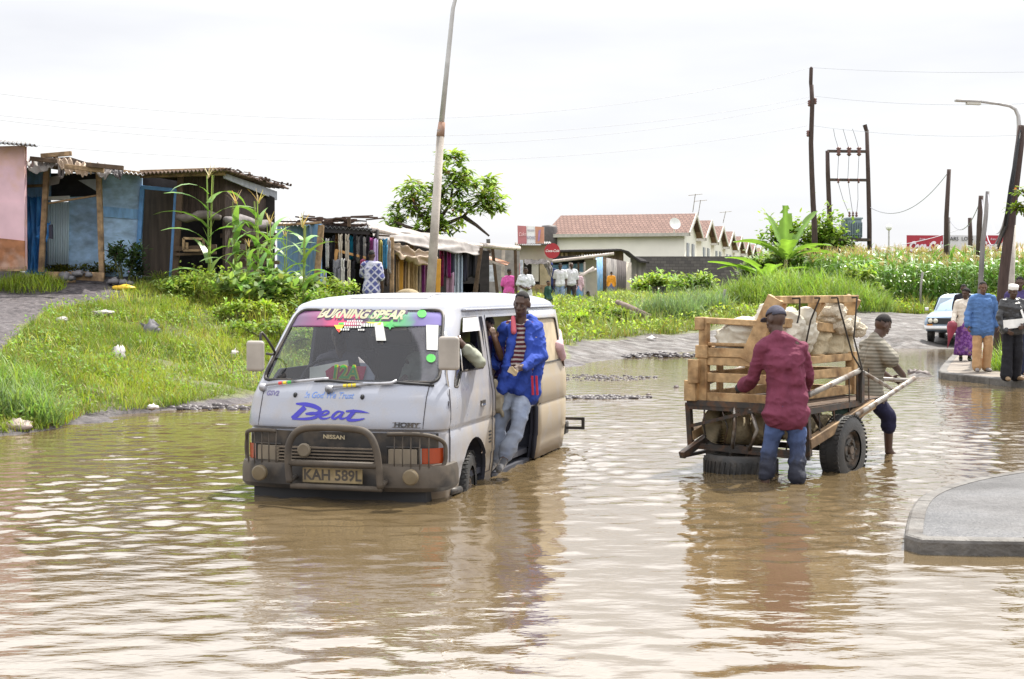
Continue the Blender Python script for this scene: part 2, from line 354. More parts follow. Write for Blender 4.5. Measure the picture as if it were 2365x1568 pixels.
rr=n.new('ShaderNodeMapRange'); rr.inputs[1].default_value=.35; rr.inputs[2].default_value=.6; rr.inputs[3].default_value=.38; rr.inputs[4].default_value=.9; l.new(n1,rr.inputs[0]); l.new(rr.outputs[0],b.inputs['Roughness'])
bp=n.new('ShaderNodeBump'); bp.inputs['Strength'].default_value=.9; bp.inputs['Distance'].default_value=.06; l.new(n2,bp.inputs['Height']); bp2=n.new('ShaderNodeBump'); bp2.inputs['Strength'].default_value=.7; bp2.inputs['Distance'].default_value=.02; l.new(n3,bp2.inputs['Height']); l.new(bp.outputs[0],bp2.inputs['Normal']); l.new(bp2.outputs[0],b.inputs['Normal'])
shore=np.exp(-(GZ/.10)**2)*(GY<60)
bare=np.clip(np.maximum(onpath*1.0,shore*.9)+(GZ<0)*1.0,0,1)
cols=np.stack([bare,onroad*1.0,np.zeros_like(GX)],2).reshape(-1,3)
tag(npmesh('ground',V,FQ,gm,cols=cols,smooth=True),kind='structure')
# ------------------------------------------------------------------ flood water
wm=bpy.data.materials.new('muddy_water'); wm.use_nodes=True; n=wm.node_tree.nodes; l=wm.node_tree.links; b=n['Principled BSDF']
g=n.new('ShaderNodeNewGeometry')
wn=nz_(.5,3)
wc=ramp_(wn,.35,(.104,.074,.037),.65,(.130,.095,.051)); l.new(wc,b.inputs['Base Color'])
b.inputs['Roughness'].default_value=.045; b.inputs['IOR'].default_value=2.4; b.inputs['Specular IOR Level'].default_value=.62
mpw=n.new('ShaderNodeMapping'); mpw.inputs['Scale'].default_value=(4.5,9,1); l.new(g.outputs['Position'],mpw.inputs[0])
nw=n.new('ShaderNodeTexNoise'); nw.inputs['Scale'].default_value=1; nw.inputs['Detail'].default_value=3; l.new(mpw.outputs[0],nw.inputs[0])
bpw=n.new('ShaderNodeBump'); bpw.inputs['Strength'].default_value=.10; bpw.inputs['Distance'].default_value=.05; l.new(nw.outputs[0],bpw.inputs['Height']); l.new(bpw.outputs[0],b.inputs['Normal'])
wx=np.arange(-9.5,12.6,.05); wy=np.r_[np.arange(4.2,18,.045),np.arange(18,30,.09),np.arange(30,47,.4)]
WX,WY=np.meshgrid(wx,wy); WZ=np.zeros_like(WX); rg=np.random.default_rng(5)
dstf=np.clip(1.15-(WY-10)/22,.10,1); patch=.25+1.5*vnoise(WX,WY*1.0,2.6,7)*(.5+vnoise(WX,WY,.9,8))
for k in range(46):
    lam=.13*4.0**rg.random(); ang=rg.normal(0,.85)+math.pi/2; kk=2*math.pi/lam; ph=rg.random()*6.28
    warp=.25*vnoise(WX,WY,1.3,20+k%6)
    WZ+=lam*.0019*np.sin(kk*(WX*math.cos(ang)+WY*math.sin(ang))+ph+warp*kk*.5)
WZ*=dstf*patch
def rings(x,y,amp,lam,reach,side=None):
    global WZ
    d=np.hypot(WX-x,WY-y); f=amp*np.exp(-d/reach)*np.cos(2*math.pi*d/lam)*np.clip(d*5,0,1)
    WZ=WZ+f
chop=np.zeros_like(WX)
for k in range(22):
    lam=.11*2.0**rg.random(); ang=rg.uniform(0,6.28); kk=2*math.pi/lam; chop+=lam*.010*np.sin(kk*(WX*math.cos(ang)+WY*math.sin(ang))+rg.random()*6.28+2*vnoise(WX,WY,.5,40+k%5))
mask=np.zeros_like(WX)
for (ax_,ay_),(bx_,by_),wd_,st_ in (((-.42,10.95),(.05,12.0),.22,1.),((-.1,12.0),(.75,15.0),.30,1.),((.7,14.6),(1.1,16.2),.5,.7),((1.8,12.1),(2.9,12.3),.35,.9),((2.9,12.8),(3.3,13.1),.3,.9),((3.7,14.4),(4.1,14.5),.25,.8),((-2.2,11.35),(-.6,10.9),.16,.5)):
    dx_,dy_=bx_-ax_,by_-ay_; t_=np.clip(((WX-ax_)*dx_+(WY-ay_)*dy_)/(dx_*dx_+dy_*dy_),0,1); dd=np.hypot(WX-ax_-t_*dx_,WY-ay_-t_*dy_); mask=np.maximum(mask,st_*np.exp(-(dd/wd_)**2))
WZ+=chop*mask*(.4+1.2*vnoise(WX,WY,.25,50))
rings(2.05,12.25,.006,.22,.5); rings(2.5,12.2,.006,.2,.5); rings(3.1,13,.008,.25,.7); rings(3.86,14.5,.006,.2,.5); rings(-.2,12.3,.009,.28,.9); rings(.35,14.3,.009,.3,1.0)
V=np.stack([WX,WY,WZ],2).reshape(-1,3); nx=len(wx); ny=len(wy); ii,jj=np.meshgrid(np.arange(nx-1),np.arange(ny-1)); a=(jj*nx+ii).ravel()
tag(npmesh('flood_water',V,np.stack([a,a+1,a+nx+1,a+nx],1),wm,smooth=True),kind='structure')
# ------------------------------------------------------------------ pavements
kerb_m=pm('kerb_concrete',(.105,.098,.09),.65,var=.3,scale=9,bump=.6,bscale=26,col2=(.055,.047,.04),c2scale=2.2)
wet_m=pm('wet_pavement',(.062,.060,.062),.30,spec=.5,var=.35,scale=16,bump=.6,bscale=40,col2=(.030,.029,.031),c2scale=1.3,c2lo=.4,c2hi=.65)
dry_m=pm('dusty_pavement',(.20,.17,.14),.8,var=.2,scale=4,bump=.25,col2=(.12,.10,.085),c2scale=2)
_n=wet_m.node_tree.nodes; _q=_n.new('ShaderNodeTexNoise'); _q.inputs['Scale'].default_value=1.6; _q.inputs['Detail'].default_value=5; _m=_n.new('ShaderNodeMapRange'); _m.inputs[1].default_value=.42; _m.inputs[2].default_value=.6; _m.inputs[3].default_value=.12; _m.inputs[4].default_value=.7
wet_m.node_tree.links.new(_q.outputs[0],_m.inputs[0]); wet_m.node_tree.links.new(_m.outputs[0],_n['Principled BSDF'].inputs['Roughness'])
def smooth_poly(P,it=2,keep=()):
    for _ in range(it):
        Q=[]
        for i in range(len(P)):
            a=Vector(P[i]);b=Vector(P[(i+1)%len(P)]); Q+= [a*.75+b*.25,a*.25+b*.75]
        P=Q
    return P
def pavement(name,outline,z,kw,topmat,zb=-.4):
    """kerb ring (rounded arris) with a flat surface inside it"""
    c=sum((Vector(p) for p in outline),Vector((0,0)))/len(outline)
    P=[Vector(p) for p in outline]; P=[p for i,p in enumerate(P) if (p-P[i-1]).length>.02]; k=len(P); area=sum(P[i].x*P[(i+1)%k].y-P[(i+1)%k].x*P[i].y for i in range(k)); sg=1 if area>0 else -1
    def off(w):
        o=[]
        for i in range(k):
            d=(P[(i+1)%k]-P[i-1]).normalized(); o.append(P[i]+Vector((-d.y,d.x))*w*sg)
        return o
    rings_=[(0,zb),(0,z-.025),(.008,z-.008),(.025,z),(kw,z),(kw,z-.012)]
    m=MB(); V=[];Fs=[]
    for w_,zz in rings_:
        for i,q in enumerate(off(w_)): V.append((q.x,q.y,zz))
    for r_ in range(len(rings_)-1):
        for i in range(k): Fs.append((r_*k+i,r_*k+(i+1)%k,(r_+1)*k+(i+1)%k,(r_+1)*k+i))
    m.add(V,Fs); kb=m.obj('kerb',kerb_m); tag(kb,kind='structure')
    o1,o2=off(-.002),off(kw*.99); acc=0; m=MB()
    for i in range(k):
        acc+=(P[i]-P[i-1]).length
        if acc>.75: acc=0; d_=(o2[i]-o1[i]).normalized(); e_=Vector((-d_.y,d_.x))*.005; m.add([(q.x+s_*e_.x,q.y+s_*e_.y,zz) for q,zz in ((o1[i],zb),(o1[i],z-.02),(o1[i]+d_*.025,z+.0015),(o2[i],z+.0015)) for s_ in (-1,1)],[(0,1,3,2),(2,3,5,4),(4,5,7,6)])
    jt=m.obj('kerb_joint',pm('dark_joint',(.04,.035,.03),.9,var=.2),kb)
    m=MB(); q=off(kw-.004); m.add([(p.x,p.y,z-.004) for p in q],[tuple(range(k))]); tp=m.obj(name,topmat); tag(tp,kind='structure'); return kb
isl=[gz(px,py,.1) for px,py in [(2087,1243),(2092,1205),(2103,1168),(2124,1143),(2165,1124),(2230,1106),(2300,1093),(2365,1084),(2500,1075)]]
isl=[(p.x,p.y) for p in isl]+[(7.0,12.5),(7.0,9.0)]+[tuple(gz(px,py,.1)[:2]) for px,py in [(2420,1249),(2250,1247)]]
def dens(P,m=.25):
    o=[]
    for i in range(len(P)):
        a=Vector(P[i]);b=Vector(P[(i+1)%len(P)]); n_=max(1,int((b-a).length/m)); o+=[a+(b-a)*j/n_ for j in range(n_)]
    return o
pavement('wet_footway',dens(smooth_poly(isl,1),.12),.10,.115,wet_m)
fp=[gz(px,py,KERBTOP) for px,py in [(2166,858),(2172,845),(2195,822),(2215,803),(2240,785)]]
fp=[(p.x,p.y) for p in fp]+[(14.5,42),(16,30)]+[tuple(gz(px,py,KERBTOP)[:2]) for px,py in [(2460,888),(2365,879),(2260,868),(2195,862)]]
pavement('footway',dens(smooth_poly(fp,1),.5),KERBTOP,.15,dry_m,-.3)
# drain slots / submerged kerb ridge at the right edge
m=MB(); a0=gz(2322,1300,-.01);a1=gz(2352,1600,-.012)
m.bar((a0.x,a0.y,-.06),(a1.x,a1.y,-.06),.10,.09); tag(m.obj('sunken_kerb',kerb_m,bevel=.01),kind='structure')
# ------------------------------------------------------------------ the minibus
VYAW=R(-15.3); VM=Matrix.Translation((-1.39,11.196,-.321))@rz(VYAW); VI=VM.inverted(); CAMP=Vector((0,0,HCAM))
van=Thing('minibus','white minibus wading through flood, blue lettering on its nose, sliding door open','minibus',M=VM)
def vray(px,py):
    q=VI@at(px,py,10); o=VI@CAMP; return o,(q-o)
def vY(px,py,Y): o,d=vray(px,py); p=o+d*((Y-o.y)/d.y); return p
def vX(px,py,X): o,d=vray(px,py); p=o+d*((X-o.x)/d.x); return p
ZL=[.30,.36,.48,.56,.575,.60,.72,.845,.862,.868,.885,.905,1.0,1.10,1.13,1.16,1.22,1.235,1.40,1.60,1.76,1.81,1.835,1.86,1.89,1.915,1.935,1.948,1.955]
def lin(z,tab):
    for (a,b),(c,d) in zip(tab,tab[1:]):
        if z<=c: return b+(d-b)*max(0,(z-a))/(c-a)
    return tab[-1][1]
def HW(z):
    if z>1.81: t=min(1,(z-1.81)/.1455); return .742*max(.02,(1-t**2.6))**.42*1.0
    return lin(z,[(.30,.80),(.36,.815),(.48,.832),(.56,.838),(.575,.846),(.60,.848),(.845,.85),(.862,.84),(.868,.84),(.885,.852),(1.0,.856),(1.10,.852),(1.13,.845),(1.22,.832),(1.235,.828),(1.40,.806),(1.60,.778),(1.76,.752),(1.81,.742)])
def YF(z):
    if z>1.81: t=min(1,(z-1.81)/.1455); return .735+1.05*(1-max(0,1-t**2)**.5)
    return lin(z,[(.30,.12),(.48,.07),(.845,.05),(.862,.06),(.868,.055),(.885,.025),(.905,.02),(1.0,.055),(1.10,.095),(1.13,.105),(1.16,.13),(1.22,.175),(1.235,.19),(1.40,.325),(1.60,.505),(1.76,.66),(1.81,.735)])
def YR(z):
    if z>1.81: t=min(1,(z-1.81)/.1455); return 4.27-.5*(1-max(0,1-t**2)**.5)
    return lin(z,[(.30,4.34),(.5,4.40),(1.1,4.40),(1.22,4.38),(1.81,4.27)])
def CR(z): return min(.16,HW(z)*.6)
BOW=.075
def FY(x,z):
    h=HW(z); r=CR(z); y=YF(z)+BOW*(x/h)**2; e=abs(x)-(h-r)
    if e>0: y+=r-math.sqrt(max(0,r*r-e*e))
    return y
def outline(z):
    h=HW(z); r=CR(z); P=[]
    nf=14
    for i in range(nf+1): x=-(h-r)+2*(h-r)*i/nf; P.append((x,FY(x,z)))
    for i in range(1,7):
        a=math.pi/2*i/6; x=h-r+r*math.sin(a); y0=YF(z)+BOW*(min(1,x/h))**2; P.append((x,y0+r-r*math.cos(a)))
    yf=P[-1][1]; yr=YR(z); rr=r*.7
    for i in range(1,15): P.append((h,yf+(yr-rr-yf)*i/14))
    for i in range(1,6): a=math.pi/2*i/5; P.append((h-rr+rr*math.cos(a),yr-rr+rr*math.sin(a)))
    q=[(-x,y) for x,y in P[nf+1:]][::-1]
    nb=8; x0=P[-1][0]
    for i in range(1,nb): P.append((x0-2*x0*i/nb,yr+.03*(1-(1-2*i/nb)**2)))
    return P+q
m=MB(); OUT=[outline(z) for z in ZL]; k=len(OUT[0]); V=[(x,y,z) for z,o in zip(ZL,OUT) for x,y in o]; Fs=[]
for j in range(len(ZL)-1):
    for i in range(k): Fs.append((j*k+i,j*k+(i+1)%k,(j+1)*k+(i+1)%k,(j+1)*k+i))
Fs.append(tuple((len(ZL)-1)*k+i for i in range(k))); Fs.append(tuple(range(k))[::-1]); m.add(V,Fs)
# paint: white over dust that thickens low down and towards the tail
bp_m=bpy.data.materials.new('dusty_white_paint'); bp_m.use_nodes=True; n=bp_m.node_tree.nodes; l=bp_m.node_tree.links; b=n['Principled BSDF']
t=n.new('ShaderNodeTexCoord'); s_=n.new('ShaderNodeSeparateXYZ'); l.new(t.outputs['Object'],s_.inputs[0])
def mr_(src,a,b_,c,d):
    q=n.new('ShaderNodeMapRange'); q.inputs[1].default_value=a;q.inputs[2].default_value=b_;q.inputs[3].default_value=c;q.inputs[4].default_value=d; l.new(src,q.inputs[0]); return q.outputs[0]
def ma_(op,a_,b_):
    q=n.new('ShaderNodeMath'); q.operation=op
    for i,v in enumerate((a_,b_)):
        if isinstance(v,(int,float)): q.inputs[i].default_value=v
        else: l.new(v,q.inputs[i])
    q.use_clamp=(op=='ADD'); return q.outputs[0]
g=n.new('ShaderNodeTexNoise'); g.inputs['Scale'].default_value=3.5; g.inputs['Detail'].default_value=7; g.inputs['Roughness'].default_value=.62; l.new(t.outputs['Object'],g.inputs[0])
hz=mr_(s_.outputs[2],.35,1.25,.75,0); yz=mr_(s_.outputs[1],.6,2.6,0,.8); topc=mr_(s_.outputs[2],1.60,1.80,1,0)
d0=ma_('MULTIPLY',ma_('ADD',ma_('MULTIPLY',hz,mr_(s_.outputs[1],.2,1.4,.38,1)),yz),topc); d1=ma_('ADD',d0,mr_(g.outputs[0],.3,.7,-.32,.36))
wet=mr_(s_.outputs[2],.36,.46,1,0)
cm=n.new('ShaderNodeMix'); cm.data_type='RGBA'; l.new(d1,cm.inputs[0]); cm.inputs[6].default_value=(.29,.305,.355,1); cm.inputs[7].default_value=(.33,.27,.19,1)
cw=n.new('ShaderNodeMix'); cw.data_type='RGBA'; l.new(wet,cw.inputs[0]); l.new(cm.outputs[2],cw.inputs[6]); cw.inputs[7].default_value=(.20,.15,.10,1)
l.new(cw.outputs[2],b.inputs['Base Color']); l.new(mr_(d1,0,.6,.22,.75),b.inputs['Roughness']); b.inputs['Coat Weight'].default_value=.25; b.inputs['Coat Roughness'].default_value=.1
g2=n.new('ShaderNodeTexNoise'); g2.inputs['Scale'].default_value=2.2; l.new(t.outputs['Object'],g2.inputs[0]); bb=n.new('ShaderNodeBump'); bb.inputs['Strength'].default_value=.12; bb.inputs['Distance'].default_value=.02; l.new(g2.outputs[0],bb.inputs['Height']); l.new(bb.outputs[0],b.inputs['Normal'])
inner_m=pm('dark_interior',(.035,.037,.05),.8,var=.1)
seam_m=pm('panel_gap',(.05,.045,.05),.8,var=0)
trim_m=pm('dusty_black_trim',(.028,.026,.025),.5,spec=.4,var=.3,col2=(.065,.052,.04),c2scale=8)
dusty_m=pm('mud_dusted_bar',(.070,.056,.042),.7,var=.25,scale=8,col2=(.05,.042,.036),c2scale=5,c2lo=.5,c2hi=.7)
chrome_m=pm('chrome',(.7,.7,.7),.15,metal=1,var=0)
body=m.obj('body',[bp_m,inner_m],van,smooth=True,angle=38)
sm=body.modifiers.new('s','SOLIDIFY'); sm.thickness=.03; sm.offset=-1; sm.material_offset=1
cut=[]
def cutter(mb): o=mb.obj('cut',inner_m); o.matrix_world=VM; cut.append(o); return o
def rnd(P,r=.04,nn=4):
    o=[];k=len(P)
    for i in range(k):
        p=Vector(P[i]);a=(Vector(P[i-1])-p);c=(Vector(P[(i+1)%k])-p); rr=min(r,a.length*.45,c.length*.45)
        A=p+a.normalized()*rr;C=p+c.normalized()*rr
        for j in range(nn+1): t_=j/nn; o.append(tuple(A*(1-t_)**2+p*2*t_*(1-t_)+C*t_*t_))
    return o
WS=rnd([(-.765,1.245),(.765,1.245),(.645,1.812),(-.645,1.812)],.075)
cutter(MB().prism(WS,lambda a,b_,t_:Vector((a,-.3+1.5*t_,b_)),1))
DW=rnd([(.45,1.20),(.56,1.19),(.72,1.31),(1.36,1.31),(1.36,1.745),(.90,1.745)],.03)
for sg in (1,-1): cutter(MB().prism(DW,lambda a,b_,t_:Vector((sg*(.55+.5*t_),a,b_)),1))
SD=[(1.60,.30),(2.96,.30),(2.96,1.74),(1.60,1.74)]
cutter(MB().prism(rnd(SD,.05),lambda a,b_,t_:Vector((.6+.5*t_,a,b_)),1))
LW=rnd([(1.66,1.27),(2.95,1.27),(2.95,1.74),(1.66,1.74)],.05)
cutter(MB().prism(LW,lambda a,b_,t_:Vector((-.55-.5*t_,a,b_)),1))
RW=rnd([(3.05,1.27),(4.22,1.27),(4.12,1.72),(3.05,1.72)],.05)
cutter(MB().prism(RW,lambda a,b_,t_:Vector((-.55-.5*t_,a,b_)),1))
RQ=rnd([(4.16,1.25),(4.30,1.25),(4.22,1.72),(4.12,1.72)],.02)
cutter(MB().prism(RQ,lambda a,b_,t_:Vector((.55+.5*t_,a,b_)),1))
RB=rnd([(-.66,1.25),(.66,1.25),(.58,1.72),(-.58,1.72)],.06)
cutter(MB().prism(RB,lambda a,b_,t_:Vector((a,3.9+.9*t_,b_)),1))
for y in (1.0,3.45):
    for sg in (1,-1): cutter(MB().lathe([(.385,.42),(.385,1.1)],(0,y,.36),(sg,0,0),28))
for y in (1.0,3.45):
    for sg in (1,-1): cutter(MB().box((sg*.76,y,.2),(.68,.77,.34)))
for i,c in enumerate(cut):
    q=body.modifiers.new('b%d'%i,'BOOLEAN'); q.operation='DIFFERENCE'; q.object=c; q.solver='EXACT'
bpy.context.view_layer.update(); bake(body)
for c in cut: bpy.data.objects.remove(c)
cut.clear()
# ---- glass
def glassmat(name,tint,dust,dcol=(.5,.48,.46),arc=False):
    m=bpy.data.materials.new(name); m.use_nodes=True; n=m.node_tree.nodes; l=m.node_tree.links; n.remove(n['Principled BSDF'])
    tr=n.new('ShaderNodeBsdfTransparent'); tr.inputs[0].default_value=(*tint,1); gl=n.new('ShaderNodeBsdfGlossy'); gl.inputs['Roughness'].default_value=.03
    fr=n.new('ShaderNodeFresnel'); fr.inputs[0].default_value=1.5; m1=n.new('ShaderNodeMixShader'); l.new(fr.outputs[0],m1.inputs[0]); l.new(tr.outputs[0],m1.inputs[1]); l.new(gl.outputs[0],m1.inputs[2])
    df=n.new('ShaderNodeBsdfDiffuse'); df.inputs[0].default_value=(*dcol,1); m2=n.new('ShaderNodeMixShader'); l.new(m1.outputs[0],m2.inputs[1]); l.new(df.outputs[0],m2.inputs[2])
    t=n.new('ShaderNodeTexCoord'); nn=n.new('ShaderNodeTexNoise'); nn.inputs['Scale'].default_value=5; nn.inputs['Detail'].default_value=6; l.new(t.outputs['Object'],nn.inputs[0])
    mr=n.new('ShaderNodeMapRange'); mr.inputs[1].default_value=.25; mr.inputs[2].default_value=.75; mr.inputs[3].default_value=dust*.7; mr.inputs[4].default_value=dust*1.3; l.new(nn.outputs[0],mr.inputs[0]); fac=mr.outputs[0]
    if arc:   # dust film wiped away inside two wiper arcs (dirt with a shape of its own)
        def disc(cx,cz,r):
            v=n.new('ShaderNodeVectorMath'); v.operation='MULTIPLY_ADD'; v.inputs[1].default_value=(1,0,1); v.inputs[2].default_value=(-cx,0,-cz); l.new(t.outputs['Object'],v.inputs[0])
            le=n.new('ShaderNodeVectorMath'); le.operation='LENGTH'; l.new(v.outputs[0],le.inputs[0]); q=n.new('ShaderNodeMapRange'); q.inputs[1].default_value=r-.012; q.inputs[2].default_value=r+.012; l.new(le.outputs['Value'],q.inputs[0]); return q.outputs[0]
        mn=n.new('ShaderNodeMath'); mn.operation='MINIMUM'; l.new(disc(.02,1.20,.60),mn.inputs[0]); l.new(disc(-.62,1.22,.62),mn.inputs[1])
        mp_=n.new('ShaderNodeMapRange'); mp_.inputs[3].default_value=.16; mp_.inputs[4].default_value=1.25; l.new(mn.outputs[0],mp_.inputs[0]); mm=n.new('ShaderNodeMath'); mm.operation='MULTIPLY'; l.new(fac,mm.inputs[0]); l.new(mp_.outputs[0],mm.inputs[1]); fac=mm.outputs[0]
    l.new(fac,m2.inputs[0]); l.new(m2.outputs[0],n['Material Output'].inputs[0]); return m
gl_ws=glassmat('dusty_windscreen_glass',(.62,.68,.76),.17,(.36,.35,.40),arc=True); gl_side=glassmat('side_glass',(.7,.75,.75),.12); gl_mud=glassmat('mud_caked_glass',(.6,.55,.45),.86,(.52,.44,.32))
def patch(poly,fn,name,mat,par,smooth=True,inset=0):
    """fan mesh over a polygon on a curved panel: rows across the shape"""
    xs_=[p[0] for p in poly]; zs=[p[1] for p in poly]; z0,z1_=min(zs),max(zs); m=MB(); V=[];nr,ncx=12,16
    for j in range(nr+1):
        z=z0+(z1_-z0)*(.001+.998*j/nr); X=[]
        for i in range(len(poly)):
            a=poly[i];b=poly[(i+1)%len(poly)]
            if (a[1]-z)*(b[1]-z)<=0 and a[1]!=b[1]: X.append(a[0]+(b[0]-a[0])*(z-a[1])/(b[1]-a[1]))
        lo,hi=(min(X),max(X)) if X else (0,0)
        for i in range(ncx+1): V.append(fn(lo+(hi-lo)*i/ncx,z))
    w=ncx+1; m.add(V,[(j*w+i,j*w+i+1,(j+1)*w+i+1,(j+1)*w+i) for j in range(nr) for i in range(ncx)])
    return m.obj(name,mat,par,smooth=smooth)
ws=patch(WS,lambda x,z:(x,FY(x,z)+.012,z),'windscreen',gl_ws,van)
for sg in (-1,):
    patch([(p[0],p[1]) for p in LW],lambda y,z:(sg*(HW(z)-.012),y,z),'side_window',gl_side,van)
    patch([(p[0],p[1]) for p in RW],lambda y,z:(sg*(HW(z)-.012),y,z),'side_window',gl_side,van)
patch(RB,lambda x,z:(x,YR(z)+.02,z),'rear_window',gl_mud,van)
def ring(poly,fn,r,name,mat,n=6): return MB().tube([fn(*p) for p in poly],r,n,closed=True).obj(name,mat,van,smooth=True)
ring(WS,lambda x,z:(x,FY(x,z)-.001,z),.014,'windscreen_seal',trim_m)
ring(RQ,lambda y,z:(HW(z)+.001,y,z),.009,'window_seal',trim_m)
ring(DW,lambda y,z:(HW(z)-.004,y,z),.009,'window_seal',trim_m)
# quarter-light post and the white rain deflector above the lowered door glass
MB().tube([(HW(1.30)-.006,.74,1.30),(HW(1.60)-.006,.80,1.60)],.010,6).obj('quarter_light_post',chrome_m,van,smooth=True)
patch([(.45,1.20),(.56,1.19),(.72,1.305),(.735,1.56),(.72,1.55)],lambda y,z:(HW(z)-.014,y,z),'quarter_light',gl_side,van)
patch([(.86,1.63),(1.36,1.63),(1.36,1.745),(.93,1.745)],lambda y,z:(HW(z)+.008,y,z),'rain_deflector',pm('pale_plastic',(.78,.78,.80),.35,var=.05),van)
# visor band of coloured film across the top of the windscreen
vb=bpy.data.materials.new('visor_film'); vb.use_nodes=True; n=vb.node_tree.nodes; l=vb.node_tree.links; b=n['Principled BSDF']
t=n.new('ShaderNodeTexCoord'); s_=n.new('ShaderNodeSeparateXYZ'); nn=n.new('ShaderNodeTexNoise'); nn.inputs['Scale'].default_value=6; l.new(t.outputs['Object'],nn.inputs[0]); l.new(t.outputs['Object'],s_.inputs[0])
ad=n.new('ShaderNodeMath'); ad.operation='MULTIPLY_ADD'; l.new(nn.outputs[0],ad.inputs[0]); ad.inputs[1].default_value=.25; l.new(s_.outputs[0],ad.inputs[2])
rp=n.new('ShaderNodeValToRGB'); mr=n.new('ShaderNodeMapRange'); mr.inputs[1].default_value=-.55; mr.inputs[2].default_value=.80; l.new(ad.outputs[0],mr.inputs[0]); l.new(mr.outputs[0],rp.inputs[0])
E_=rp.color_ramp.elements
for i,(p,c) in enumerate([(0,(.10,.07,.13)),(.22,(.22,.05,.13)),(.33,(.62,.05,.14)),(.43,(.45,.05,.12)),(.50,(.12,.10,.12)),(.56,(.10,.35,.10)),(.64,(.14,.60,.08)),(.72,(.08,.30,.12)),(.80,(.13,.11,.24)),(1,(.17,.14,.34))]):
    e=E_[0] if i==0 else (E_[1] if i==1 else E_.new(p)); e.position=p; e.color=(*c,1)
l.new(rp.outputs[0],b.inputs['Base Color']); b.inputs['Roughness'].default_value=.25
VB=[(-.685,1.665),(.67,1.68),(.63,1.80),(-.63,1.805)]
patch(VB,lambda x,z:(x,FY(x,z)+.004,z),'visor_band',vb,van)
def onfront(o,off):
    for v in o.data.vertices: v.co.y=FY(v.co.x,v.co.z)-off
    return o
cream=pm('cream_lettering',(.36,.35,.23),.5,var=.1); darkl=pm('dark_outline',(.05,.03,.07),.6,var=0)
FRT=facing((0,0,0),(1,0,0),(0,0,1))
def ftext(name,body,mat,px,py,size,off,shear=0,sx=1,bold=0,rot=0,Y=.2):
    p=vY(px,py,Y); p=vY(px,py,FY(p.x,p.z)); o=text(name,body,mat,van,Matrix.Translation((p.x,0,p.z))@facing((0,0,0),(1,0,rot),(0,0,1)),size,0,shear,sx,bold); return onfront(o,off)
ftext('visor_lettering_shadow','BURNING SPEAR',darkl,834,728.5,.098,-.001,.22,1.05,.014,-.015,.6)
ftext('visor_lettering','BURNING SPEAR',cream,832,726,.098,.003,.22,1.05,.0045,-.015,.6)
sw=pm('white_sticker',(.50,.50,.48),.5,var=.08); syl=pm('yellow_sticker',(.75,.60,.05),.5,var=.1); sgn=pm('green_sticker',(.07,.42,.07),.5,var=.1); srd=pm('red_sticker',(.65,.06,.05),.5,var=.1)
def decal(name,poly,mat,off=.003,Y=.4):
    m=MB(); P=[]
    for px,py in poly:
        p=vY(px,py,Y)
        for _ in range(3): p=vY(px,py,FY(p.x,p.z)-off)
        P.append(p)
    m.add(P,[tuple(range(len(P)))]); return m.obj(name,mat,van)
z1p=lambda x,y:(542.7+x*.2197,792.6-.0+ (y-0)*.2197-134.5) # zoom-1 pixels (940..1840 x 1140..1640)
z1p=lambda x,y:((940+x/2.628)/1.732,(1140+y/2.628)/1.732)
z2p=lambda x,y:((940+x/2.628)/1.732,(1520+y/2.628)/1.732)
def circ(f,x,y,r,n=18,ry=None): return [f(x+r*math.cos(2*math.pi*i/n),y+(ry or r)*math.sin(2*math.pi*i/n)) for i in range(n)]
decal('sticker',circ(z1p,1965,300,48,ry=42),sgn,.006); decal('sticker',circ(z1p,2060,768,50,ry=44),sgn)
decal('sticker',[z1p(2010,418),z1p(2140,420),z1p(2130,685),z1p(2015,680)],sw); decal('sticker',[z1p(1465,395),z1p(1555,390),z1p(1590,585),z1p(1485,585)],pm('grey_sticker',(.42,.42,.40),.5))
for i,(a,bb) in enumerate([((1180,368),(1355,388)),((1145,392),(1335,420)),((1330,402),(1500,438)),((1150,430),(1320,452)),((1110,455),(1215,478)),((1295,460),(1370,480))]):
    # lines of small white letters: built as a dash per letter
    m=MB(); x=a[0]
    while x<bb[0]-10:
        wd=random.uniform(12,20); P=[]
        for q in ((x,a[1]),(x+wd,a[1]+2),(x+wd-3,bb[1]),(x-2,bb[1]-2)):
            px,py=z1p(*q); p=vY(px,py,.5)
            for _ in range(3): p=vY(px,py,FY(p.x,p.z)-.003)
            P.append(p)
        m.add(P,[(0,1,2,3)]); x+=wd+8
    m.obj('sticker_line',sw,van)
decal('sticker',[z1p(1040,420),z1p(1145,420),z1p(1095,500)],syl); decal('sticker',[z1p(1060,460),z1p(1110,462),z1p(1095,500)],srd,.006); decal('sticker',[z1p(1090,395),z1p(1150,392),z1p(1140,415),z1p(1085,415)],sgn); decal('sticker',[z1p(1370,388),z1p(1540,392),z1p(1530,420),z1p(1460,410)],syl)
decal('sticker',[z1p(x,y) for x,y in [(1630,470),(1612,440),(1580,440),(1605,425),(1590,400),(1620,412),(1632,385),(1642,412),(1672,405),(1655,428),(1680,445),(1645,442)]],pm('dark_green_sticker',(.05,.30,.08),.5))
